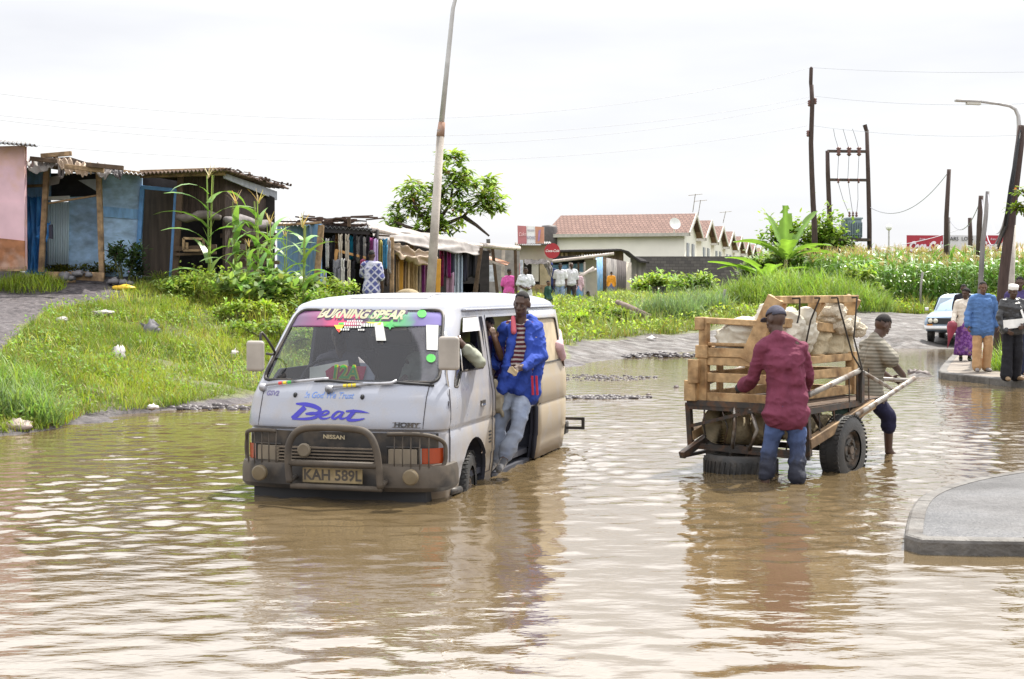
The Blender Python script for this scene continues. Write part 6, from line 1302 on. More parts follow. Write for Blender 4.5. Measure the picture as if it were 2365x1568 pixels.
panel(T,'wall_sheet',poly_w,[(1105,592),(1130,605),(1120,620),(1105,618)],42.5,.02); panel(T,'wall_sheet',shade,[(1080,580),(1110,580),(1112,660),(1080,660)],43.5,.02)
panel(T,'back_wall',pm('dim_grey_board',(.22,.20,.19),.8,var=.2),[(1110,570),(1200,575),(1200,690),(1110,690)],52,.05); panel(T,'poster',pm('pale_poster',(.55,.55,.62),.7,var=.35,scale=9),[(1103,620),(1120,622),(1120,662),(1103,660)],45,.02); panel(T,'poster',pm('poster_blue_white',(.58,.60,.70),.7,var=.35,scale=8),[(1130,612),(1142,612),(1142,650),(1130,650)],46,.02)
panel(T,'table',greyboard,[(1060,655),(1108,655),(1108,690),(1060,690)],42,.4); post(T,'strut',wood_dark,(1124,615),(1104,665),44.2,.06)
# ---- kiosk
T=TH('kiosk','cream kiosk with a red, white and orange sign board on its roof','kiosk',1235,56)
cream_w=pm('cream_kiosk_board',(.55,.49,.42),.75,var=.14,scale=2); 
panel(T,'side_wall',cream_w,[(1192,560,55),(1205,562,58.5),(1205,700,58.5),(1192,700,55)],55,.05); panel(T,'front_wall',cream_w,[(1194,566),(1276,566),(1276,602),(1194,602)],55.2,.06); panel(T,'front_wall',cream_w,[(1194,602),(1210,602),(1210,700),(1194,700)],55.2,.06)
panel(T,'counter_panel',pm('ply_counter',(.36,.28,.19),.75,var=.2),[(1211,664),(1258,664),(1258,706),(1211,706)],55.0,.06); panel(T,'side_panel',pm('pale_ply',(.50,.42,.28),.75,var=.2),[(1246,604),(1272,604),(1272,705),(1248,705)],55.4,.05)
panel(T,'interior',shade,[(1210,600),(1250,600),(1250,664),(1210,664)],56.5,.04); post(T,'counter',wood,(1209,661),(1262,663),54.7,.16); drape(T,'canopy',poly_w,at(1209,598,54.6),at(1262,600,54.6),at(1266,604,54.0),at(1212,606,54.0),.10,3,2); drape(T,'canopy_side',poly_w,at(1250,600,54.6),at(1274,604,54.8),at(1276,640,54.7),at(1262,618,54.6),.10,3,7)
sheet(T,'roof',corr,at(1190,565,54.4),at(1272,562,54.4),at(1272,558,59),at(1194,560,59),20,.03)
pr=panel(T,'poster',pm('poster_red_white',(.60,.15,.16),.7,var=.4,scale=5),[(1196,608),(1201,608),(1201,640),(1196,640)],55.0,.02); panel(T,'poster',pm('poster_blue_white',(.58,.60,.70),.7),[(1201,600),(1208,600),(1208,662),(1201,662)],55.0,.02); panel(T,'notice',white_paint,[(1228,605),(1244,605),(1244,650),(1228,650)],55.6,.02)
def scale_at(d): return d/F_PX
S=TH('sign_board','faded red, white and orange KIOSK board standing on the kiosk roof','sign',1226,55,z=at(1226,563,55).z)
SB=[(1195,520.5),(1256,524),(1256.5,563.5),(1196,564)]
panel(S,'backing',white_paint,[(1195,520.5),(1257,524),(1257,564),(1196,564)],55.0,.04); panel(S,'red_panel',pm('faded_red',(.45,.17,.175),.6,var=.08),[(1195,520.8),(1215.5,522),(1216.5,563.8),(1196,563.8)],54.97,.02); panel(S,'orange_panel',pm('faded_orange',(.52,.25,.16),.6,var=.08),[(1236,522.8),(1256.5,524),(1257,563.8),(1237,563.8)],54.97,.02)
k_=scale_at(55); lt=lambda px,py,d: S.I@at(px,py,d)
text('lettering','KIOSK',pm('faded_ink',(.30,.26,.34),.7),S,facing(lt(1226,549,54.97),(1,0,-.02),(0,0,1)),10*k_,.004,0,.72)
text('lettering','FOODS',MATS['faded_ink'],S,facing(lt(1226,532,54.97),(1,0,-.02),(0,0,1)),6*k_,.004,0,.8)
text('logo','Coke',pm('pale_pink_ink',(.85,.60,.60),.6),S,facing(lt(1206,541,54.94),(1,0,.1),(0,0,1)),12*k_,.004,.3,.65)
m=MB(); m.add([lt(1244,532,54.94),lt(1249,530,54.94),lt(1246,555,54.94),lt(1242,558,54.94)],[(0,1,2,3)]); m.obj('bottle_mark',pm('faded_violet',(.35,.22,.40),.7),S)
D_=TH('round_sign','round red drinks sign with white script on the kiosk front','sign',1275,54.5,z=at(1275,579,54.3).z); m=MB(); m.lathe([(.295,-.02),(.295,.02)],(0,-.06,0),(0,1,0),30); m.obj('disc',pm('sign_red',(.36,.025,.035),.4,var=.06),D_); text('lettering','Coca-Cola',white_paint,D_,facing((0,-.085,.0),(1,0,0),(0,0,1)),.135,.003,.35,.9,.002)
m=MB(); m.bar((0,.0,.3),(0,.5,.3),.04,.04); m.obj('bracket',steel_dark,D_)
# ---- shacks right of the kiosk
T=TH('shack','blue fronted shack with long pole roof beside the kiosk','shack',1340,60)
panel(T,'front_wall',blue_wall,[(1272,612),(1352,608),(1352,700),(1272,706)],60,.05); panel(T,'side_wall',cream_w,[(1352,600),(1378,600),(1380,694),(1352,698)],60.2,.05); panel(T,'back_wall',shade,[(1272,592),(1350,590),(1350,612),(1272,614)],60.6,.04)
sheet(T,'roof',corr,at(1270,604,59),at(1410,590,59),at(1410,584,63),at(1275,596,63),22,.03); m=MB(); m.tube([at(1272,604,58.8),at(1340,596,58.8),at(1418,586,58.8)],.07,7); m.obj('eave_pole',MATS['pale_pole'],T,world=True)
for i,px in enumerate((1316,1336,1350)): post(T,'front_post',wood_dark if i%2 else MATS['pale_pole'],(px,606),(px,690),59,.08)
for i,(px,py,c) in enumerate(((1300,625,(.16,.30,.45)),(1322,632,(.3,.4,.5)),(1340,640,(.55,.53,.5)))): panel(T,'hanging_cloth',pm('hung_cloth%d'%i,c,.8,var=.2),[(px-8,py-12),(px+9,py-12),(px+9,py+14),(px-8,py+12)],58.9,.03)
m=MB(); m.tube([at(1318,655,58),at(1372,618,58)],.07,7); m.tube([at(1330,640,58),at(1378,622,58)],.06,7); m.obj('leaning_log',MATS['pale_pole'],T,world=True,smooth=True)
T=TH('shack','grey iron sheet shack with a narrow blue door behind the orange cardigan','shack',1430,72)
for i,(a,b,mt) in enumerate(((1376,1392,blue_wall),(1392,1400,wood_dark),(1400,1424,greyboard),(1424,1446,pm('dark_sheet',(.10,.085,.085),.8,var=.3,stretch=(4,4,.4))),(1446,1458,cream_w))): sheet(T,'wall_sheet',mt,at(a,590+.2*(a-1376),86+.05*(a-1376)),at(b,590+.2*(b-1376),86+.05*(b-1376)),at(b,695,86+.05*(b-1376)),at(a,697,86+.05*(a-1376)),5,.03)
panel(T,'wall',greyboard,[(1456,588),(1492,600),(1492,680),(1456,690)],91,.05)
P=[at(px,py,90) for px,py in ((1278,578),(1330,577),(1400,576),(1435,575),(1452,580),(1466,592),(1480,602),(1500,604))]
m=MB(); Q=[p+Vector((0,4,0.15)) for p in P]; m.add(P+Q,[(i,i+1,len(P)+i+1,len(P)+i) for i in range(len(P)-1)]); o=m.obj('roof',shade,T,world=True); q=o.modifiers.new('s','SOLIDIFY'); q.thickness=.12
panel(T,'upper_wall',pm('brown_board',(.20,.14,.10),.85,var=.4,scale=3,stretch=(3,1,.3)),[(1278,580),(1440,578),(1440,604),(1278,606)],91,.05)
for i,px in enumerate((1298,1308,1345,1372)): post(T,'pale_plank',pm('pale_plank',(.45,.33,.22),.8),(px,584),(px+1,603),90.7,.14)
T=TH('bench','low dark bench right of the orange cardigan','bench',1465,84); m=MB(); m.bar(at(1448,684,84),at(1482,683,84),.4,.06,(0,0,1))
for px in (1451,1479): m.bar(at(px,684,84),at(px,697,84),.08,.2)
m.obj('bench',shade,T,world=True)
# ---- block wall
T=TH('block_wall','long dark grey concrete block wall in front of the tiled houses','wall',1620,88)
bw=bpy.data.materials.new('concrete_blocks'); bw.use_nodes=True; n=bw.node_tree.nodes; l=bw.node_tree.links; br=n.new('ShaderNodeTexBrick'); t=n.new('ShaderNodeTexCoord'); sp_=n.new('ShaderNodeSeparateXYZ'); cb=n.new('ShaderNodeCombineXYZ'); l.new(t.outputs['Object'],sp_.inputs[0]); l.new(sp_.outputs[0],cb.inputs[0]); l.new(sp_.outputs[2],cb.inputs[1]); l.new(cb.outputs[0],br.inputs[0])
br.inputs['Scale'].default_value=1; br.inputs['Brick Width'].default_value=.42; br.inputs['Row Height'].default_value=.2; br.inputs['Mortar Size'].default_value=.012; br.inputs['Color1'].default_value=(.075,.068,.07,1); br.inputs['Color2'].default_value=(.12,.108,.105,1); br.inputs['Mortar'].default_value=(.05,.045,.045,1); l.new(br.outputs[0],n['Principled BSDF'].inputs['Base Color']); n['Principled BSDF'].inputs['Roughness'].default_value=.95
m=MB(); a=at(1462,592,96);b=at(1850,592,98); m.add([(a.x,a.y,.6),(b.x,b.y,.6),(b.x,b.y,b.z),(a.x,a.y,a.z),(a.x,a.y+.2,.6),(b.x,b.y+.2,.6),(b.x,b.y+.2,b.z),(a.x,a.y+.2,a.z)],[(0,1,2,3),(5,4,7,6),(3,2,6,7),(0,3,7,4),(1,5,6,2)]); m.obj('wall',bw,T,world=True)
# ---- tiled houses
tile=bpy.data.materials.new('clay_roof_tiles'); tile.use_nodes=True; n=tile.node_tree.nodes; l=tile.node_tree.links; br=n.new('ShaderNodeTexBrick'); t=n.new('ShaderNodeTexCoord'); l.new(t.outputs['UV'],br.inputs[0]); br.inputs['Scale'].default_value=1; br.inputs['Brick Width'].default_value=.30; br.inputs['Row Height'].default_value=.34; br.inputs['Mortar Size'].default_value=.035; br.inputs['Color1'].default_value=(.15,.085,.066,1); br.inputs['Color2'].default_value=(.205,.12,.094,1); br.inputs['Mortar'].default_value=(.075,.036,.03,1); l.new(br.outputs[0],n['Principled BSDF'].inputs['Base Color']); n['Principled BSDF'].inputs['Roughness'].default_value=.85
house_w=pm('cream_render',(.78,.75,.68),.8,var=.05,scale=1); fascia_m=pm('grey_fascia',(.42,.40,.36),.7); win_m=pm('window_glass',(.10,.12,.15),.1,spec=.6,var=.3,scale=1)
HX=Vector((1,.0,0)); HY=Vector((0,1,0))
def roofplane(T,A,B,C_,D,name='roof',t=.18):
    me=bpy.data.meshes.new(name); P=[T.I@Vector(q) for q in (A,B,C_,D)]; nrm=(P[1]-P[0]).cross(P[3]-P[0]).normalized()*t
    me.from_pydata([tuple(p) for p in P]+[tuple(p-nrm) for p in P],[],[(0,1,2,3),(7,6,5,4),(0,4,5,1),(1,5,6,2),(2,6,7,3),(3,7,4,0)]); uv=me.uv_layers.new(); w_=(P[1]-P[0]).length; h=(P[3]-P[0]).length
    for i,q in enumerate([(0,0),(w_,0),(w_,h),(0,h)]): uv.data[i].uv=q
    me.materials.append(tile); o=bpy.data.objects.new(name,me); COL.objects.link(o); o.parent=T.o; return o
HA=R(16)
def house(label,px,d,length,depth=6.2,windows=True):
    """px,d: the near eave corner at the gable end. The long eave runs left, the gable end turns right"""
    c=at(px,600,d); A=Vector((math.cos(HA),-math.sin(HA),0)); B=Vector((math.sin(HA),math.cos(HA),0)); g0=1.3; ze=5.72; zr=7.25
    T=Thing('tiled_house',label,'house',(c.x,d,g0),0,'tiled terrace houses behind the block wall'); O=Vector((c.x,d,0))
    P=lambda a,b_,z: O+A*a+B*b_+Vector((0,0,z)); L_=-length; iv=.35
    m=MB(); m.add([P(L_+iv,iv,g0),P(-iv,iv,g0),P(-iv,iv,ze),P(L_+iv,iv,ze),P(L_+iv,depth-iv,g0),P(-iv,depth-iv,g0),P(-iv,depth-iv,ze),P(L_+iv,depth-iv,ze),P(L_+iv,depth/2,zr-.3),P(-iv,depth/2,zr-.3)],[(0,1,2,3),(1,5,6,9,2),(5,4,7,6),(4,0,3,8,7)]); m.obj('wall',house_w,T,world=True)
    roofplane(T,P(L_,-.1,ze),P(.05,-.1,ze),P(.05,depth/2,zr),P(L_+.5,depth/2,zr)); roofplane(T,P(.05,depth+.1,ze),P(L_,depth+.1,ze),P(L_+.5,depth/2,zr),P(.05,depth/2,zr))
    m=MB(); m.bar(P(L_,-.16,ze-.1),P(.06,-.16,ze-.1),.12,.24,(0,0,1)); m.bar(P(.10,-.1,ze-.08),P(.10,depth/2,zr-.08),.08,.28,(0,0,1)); m.bar(P(.10,depth/2,zr-.08),P(.10,depth+.1,ze-.08),.08,.28,(0,0,1)); m.obj('fascia',fascia_m,T,world=True)
    if windows:
        for q in (.3,.68):
            m=MB(); m.bar(P(-iv+.03,depth*q-.55,ze-1.2),P(-iv+.03,depth*q+.55,ze-1.2),.05,1.1,(0,0,1)); m.obj('window',win_m,T,world=True)
            m=MB(); m.bar(P(-iv+.07,depth*q,ze-1.7),P(-iv+.07,depth*q,ze-.65),.05,.07,(1,0,0)); m.obj('window_frame',white_paint,T,world=True)
    return T
for px,d,ln,lb in [(1590,100,10.5,'nearest tiled house with long cream side wall and unbroken roof slope'),(1628,110,6,'second tiled house, its gable just right of the long roof'),(1657,120,6,'third tiled house along the terrace'),(1682,131,6,'fourth tiled house along the terrace'),(1703,143,6,'fifth tiled house along the terrace'),(1721,155,6,'sixth tiled house along the terrace'),(1736,168,6,'seventh tiled house along the terrace'),(1749,182,6,'last and smallest tiled house along the terrace')]: house(lb,px,d,ln)
m=MB(); T=TH('water_tank','dark water tank just left of the long tiled roof','tank',1268,103); p=at(1268,545,103); m.lathe([(.55,-.9),(.6,-.8),(.6,.6),(.5,.75),(0,.8)],p,(0,0,1),16,cap=False); m.bar(p+Vector((0,0,-6)),p+Vector((0,0,-.9)),.3,.3); m.obj('tank',pm('black_tank',(.08,.07,.07),.6),T,world=True,smooth=True)
m=MB(); T=TH('dish_antenna','small dish antenna on the slope of the long tiled roof','antenna',1557,100,z=at(1557,522,101).z); m.lathe([(.0,0),(.25,.04),(.42,.13)],(0,0,.1),(.3,-1,.3),16,cap=False); m.tube([(0,.2,-.5),(0,0,.1)],.04,6); m.obj('dish',white_paint,T,smooth=True)
for i,(px,py0,py1,lb) in enumerate(((1600,448,490,'taller thin aerial on the long tiled roof end'),(1612,462,500,'shorter thin aerial right of the taller one'),(1670,488,515,'thin aerial above the third gable'))):
    T=TH('aerial',lb,'aerial',px,101+i*9,z=at(px,py1,101+i*9).z); a=at(px+6,py0,101+i*9);b=at(px,py1,101+i*9); m=MB(); m.tube([b,a],.03,5); m.tube([a+Vector((-.5,0,-.1)),a+Vector((.5,0,0))],.02,4); m.obj('aerial',steel_grey,T,world=True)
# ---- drinks hoarding beyond the maize
T=TH('billboard','wide red and white hoarding behind the maize with white script','billboard',2200,105); red_b=pm('hoarding_red',(.34,.025,.045),.5,var=.06)
d=105.; k_=d/F_PX
for nm,mt,x0,x1 in (('red_panel',red_b,2095,2178),('white_panel',pm('hoarding_white',(.58,.56,.60),.6,var=.06),2178,2258),('red_panel',red_b,2258,2338)): panel(T,nm,mt,[(x0,543),(x1,543.6),(x1,600),(x0,600)],d,.15)
lt=lambda px,py: T.I@at(px,py,d-.06)
text('lettering','CARS  LOTS',pm('hoarding_black',(.04,.04,.05),.6),T,facing(lt(2217,551.5),(1,0,0),(0,0,1)),12.5*k_,.01,0,.92)
for px in (2138,2302): text('lettering','Coca-Cola',pm('hoarding_script',(.70,.62,.72),.6),T,facing(lt(px,570),(1,0,0),(0,0,1)),30*k_,.01,.45,.62,.05); text('lettering','Enjoy',MATS['hoarding_script'],T,facing(lt(px-8,552),(1,0,0),(0,0,1)),6*k_,.01,.3,1)
for px in (2105,2178,2258,2330): post(T,'leg',steel_dark,(px,595),(px,690),d+.5,.25)
T=TH('shack','red and pink shack behind the right hand crowd','shack',2350,70)
panel(T,'wall',pm('shop_red',(.48,.03,.05),.6,var=.2,scale=2),[(2325,600),(2420,600),(2420,700),(2325,700)],70,.1); panel(T,'roof',pm('pink_tile',(.62,.33,.28),.8,var=.15,scale=3),[(2318,572,72),(2420,568,72),(2420,592,69),(2322,596,69)],70,.1); panel(T,'poster',white_paint,[(2330,622),(2343,622),(2343,636),(2330,636)],69.9,.03)
# ---- garments hung on the stalls
gid={}
def garment(px,wd,y0,y1,d,col,word,kind,label):
    key='garment_'+word.replace(' ','_'); mt=pm(key,col,.85,spec=.15,var=.15,scale=8)
    T_=MB(); k=d/F_PX; W_=wd*k; H_=(y1-y0)*k; ph=random.random()*6
    def piece(xc,w_,z0,z1_,tp):
        def f(u,v):
            ww=w_*(1+(tp-1)*v); return Vector((xc+(u-.5)*ww,.04*math.sin(u*9+ph+v*1.5)+.02*math.sin(u*21+v*3),z0+(z1_-z0)*v-.02*math.sin(u*7+ph)))
        T_.grid(f,10,8)
    if kind=='trousers': piece(0,W_,0,-H_*.22,1.0); piece(-W_*.25,W_*.48,-H_*.22,-H_,.9); piece(W_*.25,W_*.48,-H_*.22,-H_,.9)
    elif kind=='shirt': piece(0,W_*.8,0,-H_,1.1); piece(-W_*.45,W_*.3,-.02,-H_*.5,1); piece(W_*.45,W_*.3,-.02,-H_*.5,1)
    else: piece(0,W_,0,-H_,1.15)
    o=T_.obj(kind if kind!='cloth' else 'dress',mt,None,smooth=True,fixn=False); o.location=at(px,y0,d); q=o.modifiers.new('s','SOLIDIFY'); q.thickness=.012
    tag(o,label,'clothing','second hand clothes hung on the stalls'); return o
blk=(.018,.017,.02); wht=(.62,.60,.56); crm=(.50,.44,.36); 
row=[(748,7,548,612,blk,'black'),(756,7,552,618,wht,'white'),(763,6,550,605,(.10,.10,.11),'charcoal'),(770,7,545,618,blk,'black'),(777,8,540,595,(.20,.10,.04),'brown'),(786,9,542,612,crm,'cream'),(795,7,541,600,blk,'black'),(802,8,542,606,crm,'cream'),(811,10,545,598,(.02,.22,.34),'teal'),(820,7,540,606,blk,'black'),(827,7,546,606,(.45,.42,.40),'grey'),(835,8,544,608,blk,'black'),(842,7,548,612,wht,'white'),(850,8,545,615,blk,'black'),(858,9,550,625,(.42,.10,.30),'magenta'),(868,10,552,625,(.48,.36,.58),'lilac'),(879,9,556,632,(.38,.33,.10),'olive yellow'),(889,10,552,620,(.04,.16,.27),'dark teal'),(899,8,555,630,(.34,.31,.30),'stone grey')]
for i,(px,wd,y0,y1,c,wn) in enumerate(row):
    l_=row[i-1][5] if i else 'blue end wall'; r_=row[i+1][5] if i+1<len(row) else 'awning post'; kd='trousers' if i not in (14,15,16) else 'cloth'
    garment(px,wd,y0,y1,33.25-(.25 if i%2 else 0),c,wn,kd,'%s %s in the upper row, between %s and %s'%(wn,'trousers' if kd=='trousers' else 'dress',l_,r_)+('' if i not in (3,7,9,11) else ', nearer the '+('left end','middle','','middle','','right end','','right end','')[i-3 if i<10 else 7]))
low=[(778,18,600,690,(.22,.22,.25),'grey denim'),(792,8,598,690,wht,'white'),(799,9,602,690,blk,'black'),(806,8,600,690,crm,'cream'),(815,8,604,690,blk,'black'),(748,11,625,660,(.42,.45,.62),'pale blue'),(838,9,600,640,(.28,.06,.12),'wine red')]
for i,(px,wd,y0,y1,c,wn) in enumerate(low): garment(px,wd,y0,y1,32.7,c,wn,'trousers' if i<5 else 'shirt','%s %s on the lower orange rail of the clothes stall'%(wn if i!=4 else 'rightmost '+wn,'trousers' if i<5 else 'shirt'))
tan=(.42,.28,.14)
row2=[(918,9,575,690,tan,'tan'),(932,10,582,690,(.20,.14,.09),'dark brown'),(941,9,560,690,(.47,.33,.18),'light tan'),(951,9,566,690,(.40,.27,.13),'camel'),(960,9,575,690,(.5,.38,.22),'sand'),(968,9,580,690,(.22,.18,.14),'umber'),(976,8,590,690,(.16,.03,.14),'plum'),(984,9,600,690,(.30,.15,.22),'dusty pink'),(1001,10,565,640,(.42,.44,.50),'silver grey'),(1004,8,566,600,(.05,.16,.40),'bright blue'),(1020,9,568,660,(.22,.02,.07),'crimson'),(1029,8,565,640,(.10,.05,.09),'dark plum'),(1037,9,560,640,(.30,.03,.18),'deep pink'),(1046,8,570,660,(.04,.04,.07),'ink blue'),(1054,12,585,690,(.38,.43,.50),'pale grey'),(1063,10,590,690,(.30,.36,.45),'blue grey'),(1040,16,630,690,(.34,.22,.30),'mauve'),(893,9,600,660,(.12,.10,.10),'smoky black'),(1073,12,575,650,(.03,.03,.045),'navy black'),(1090,14,575,640,(.02,.02,.025),'jet black')]
for i,(px,wd,y0,y1,c,wn) in enumerate(row2): garment(px,wd,y0,y1,35.2+(px-918)*.025,c,wn,'cloth' if i%3==2 or i>12 else 'trousers','%s %s hanging under the long white awning'%(wn,'garment' if i%3==2 or i>12 else 'trousers'))
T=TH('sack','plump tan sack seen over the minibus roof in front of the trousers','sack',942,33.6,z=1.2); m=MB(); m.ell(T.I@at(942,684,33.6),(.30,.2,.18)); m.obj('sack',pm('tan_sacking',(.30,.24,.15),.9),T,smooth=True)
# ------------------------------------------------------------------ vegetation
gmat=leafmat('grass_blade',.38,.5,.3); lmat=leafmat('leaf',.42,.55,.25); cmat=leafmat('maize_leaf',.30,.38,.55)
ONW=lambda x,y: zt(x,y)
def scatter(poly,dens,rng):
    xs_=[p[0] for p in poly];ys_=[p[1] for p in poly]; A=(max(xs_)-min(xs_))*(max(ys_)-min(ys_)); n=int(A*dens)
    x=rng.uniform(min(xs_),max(xs_),n);y=rng.uniform(min(ys_),max(ys_),n); k=inpoly(x,y,poly); return x[k],y[k]
def grass(name,poly,dens,h,wd,base,dry=.12,seed=1,clump=1.2,excl=(),minz=.02,hv=.5):
    rng=np.random.default_rng(seed); x,y=scatter(poly,dens,rng)
    for e in excl: k=~inpoly(x,y,e); x,y=x[k],y[k]
    cl=vnoise(x,y,clump,seed+3)*.6+vnoise(x,y,clump*.35,seed+5)*.4; k=rng.random(len(x))<np.clip(cl*1.9-.15,.15,1); x,y,cl=x[k],y[k],cl[k]
    z=zt(x,y); k=z>minz+.05*(vnoise(x,y,.8,9)-.5); x,y,z,cl=x[k],y[k],z[k],cl[k]; n=len(x)
    hh=h*(1-hv/2+hv*rng.random(n))*(.45+1.1*cl); lean=rng.uniform(.0,.5,n); cur=rng.uniform(.2,1.3,n)
    V,Q,rep=blades(np.stack([x,y,z-.02],1),rng.uniform(0,6.28,n),hh,wd*rng.uniform(.7,1.4,n),lean,cur,3,.1)
    tone=(.5*vnoise(x,y,1.8,seed+8)+.5*vnoise(x,y,.45,seed+9))[:,None]; b=np.array(base)*(.35+1.25*tone)*np.stack([.85+.45*tone[:,0],np.ones(n),np.ones(n)],1)
    dm=rng.random(n)<dry*(.4+1.4*vnoise(x,y,1.6,seed+12)); b[dm]=np.array((.26,.21,.09))
    c=jitcol(b,n,rep,.28,.12,rng); o=npmesh(name,V,Q,gmat,cols=c); return tag(o,kind='stuff')
LB=[gz(-80,1040,0)[:2],gz(0,1008,.0)[:2],gz(110,1000,0)[:2],gz(200,968,0)[:2],gz(300,956,0)[:2],gz(480,936,0)[:2],gz(560,923,0)[:2],gz(760,898,0)[:2],gz(950,874,0)[:2],gz(1120,855,0)[:2],(.2,33),(-.5,38),(-2.5,37),(-5,32.3),(-7.5,30.5),(-14,27),(-16,16)]
LB=[tuple(p) for p in LB]
GREEN=(.20,.285,.042)
tag(grass('bank_grass',LB,1500,.15,.011,GREEN,.13,1,1.1,[PATH]),'bright green grass covering the bank left of the minibus')
tag(grass('bank_grass',LB,100,.24,.013,(.25,.32,.055),.2,2,.8,[PATH]),'taller grass tufts scattered over the left bank')
RB_=[pxy(1318,815,36),pxy(1380,800,38.2),pxy(1450,780,40.8),pxy(1600,762,44),pxy(1740,745,47.5),pxy(1800,738,49.5),pxy(2040,716,58.8),(30,61),(30,86),(-3,86),(-1,60),(0,45),(.6,36.5)]
tag(grass('verge_grass',RB_,320,.24,.022,(.22,.27,.045),.14,3,1.5,[ROAD]),'grass of the far verge between flooded road and kiosk')
tag(grass('verge_grass',RB_,40,.55,.035,(.17,.24,.06),.12,4,1.1,[ROAD]),'tall grass tufts on the far verge')
def weeds(name,label,poly,n,size,base,seed,h=.25):
    rng=np.random.default_rng(seed); x,y=scatter(poly,n,rng); k=~inpoly(x,y,PATH); x,y=x[k],y[k]; k=rng.random(len(x))<np.clip(vnoise(x,y,.9,seed)*2.2-.55,0,1); x,y=x[k],y[k]; z=zt(x,y); k=z>.04; x,y,z=x[k],y[k],z[k]
    P=np.repeat(np.stack([x,y,z],1),6,0)+rng.normal(0,.05,(len(x)*6,3)); P[:,2]=np.repeat(z,6)+rng.uniform(.02,h,len(P)); V,Q,rep=leaves(P,size,rng); b=np.array(base)*np.repeat(rng.uniform(.55,1.4,len(x)),6)[:,None]
    return tag(npmesh(name,V,Q,lmat,cols=jitcol(b,len(P),rep,.25,.15,rng)),label,kind='stuff')
def leaves(P,size,rng,elong=1.8,droop=.4):
    n=len(P); a=rng.uniform(0,6.28,n); V,Q,rep=blades(P,a,size*elong*rng.uniform(.7,1.3,n),size*rng.uniform(.7,1.3,n),rng.uniform(.4,1.9,n),rng.uniform(.2,1.0,n)*droop*2,2,.2,mid=True,twist=rng.uniform(-.8,.8,n)); return V,Q,rep
weeds('weeds','low broad leaved weeds among the bank grass',LB,40,.032,(.17,.255,.05),71,.2)
UP=[pxy(420,680,28.5),pxy(600,720,26.5),pxy(760,740,27),pxy(800,700,31),pxy(640,660,30.5),pxy(420,660,29.8)]
weeds('weeds','tall mixed weeds below the shacks',UP,70,.045,(.28,.37,.07),72,.5)
tag(grass('weeds',UP,500,.42,.013,(.28,.35,.07),.22,73,.6),'long grass among the weeds below the shacks')
weeds('weeds','leafy weeds over the far verge',RB_,14,.07,(.27,.36,.06),74,.45)
MD=[pxy(1690,700,50),pxy(1780,735,50),pxy(2040,722,57),pxy(2040,690,60),pxy(1900,680,64),pxy(1700,684,62)]
def mound(name,px,d,hw_,hd,hh,n,h,base,seed,label,wd=.03):
    rng=np.random.default_rng(seed); c=gp(px,d); t=rng.uniform(-1,1,(n,2)); t=t[(t**2).sum(1)<1]; n=len(t); x=c.x+t[:,0]*hw_; y=c.y+t[:,1]*hd; z=zt(x,y)+hh*(1-(t**2).sum(1))**.6*rng.uniform(.0,1,n)
    V,Q,rep=blades(np.stack([x,y,z],1),rng.uniform(0,6.28,n),h*rng.uniform(.6,1.3,n),wd*rng.uniform(.7,1.3,n),rng.uniform(0,.6,n),rng.uniform(.3,1.5,n),3,.1)
    b=np.array(base)*(.65+.7*vnoise(x,y,.7,seed))[:,None]; o=npmesh(name,V,Q,gmat,cols=jitcol(b,n,rep,.3,.14,rng)); return tag(o,label,'grass clump')
mound('grass_clump',1850,54,3.3,2.6,1.0,9000,.75,(0.189,0.275,0.058),31,'big mound of long grass behind the sofa frames on the handcart',.03)
mound('grass_clump',1975,56.5,1.6,1.2,.55,2600,.6,(0.174,0.246,0.058),32,'lower grass mound at the edge of the road right of the big one',.03)
mound('grass_clump',1545,47.5,1.0,.8,.35,1500,.85,(0.189,0.275,0.145),33,'pale reed clump on the verge near the fallen log',.03)
mound('grass_clump',1620,50,1.0,.8,.3,1200,.8,(0.189,0.275,0.145),34,'pale reed clump right of the fallen log',.03)
mound('grass_clump',25,17.1,.62,.35,.22,1100,.40,(0.174,0.254,0.087),35,'overhanging grass clump at the waterside on the left edge',.016)
mound('grass_clump',-20,18.5,.8,.7,.3,1300,.3,(0.189,0.275,0.072),36,'grass tuft above the waterside clump on the left edge',.016)
mound('grass_clump',2333,27.3,.35,.5,.15,700,.75,(0.189,0.290,0.043),37,'bright grass tuft beside the footway behind the blue tunic',.016)
mound('grass_clump',70,28.3,.7,.5,.25,1300,.28,(.19,.25,.03),38,'yellow green grass tuft in front of the pink shack',.014)
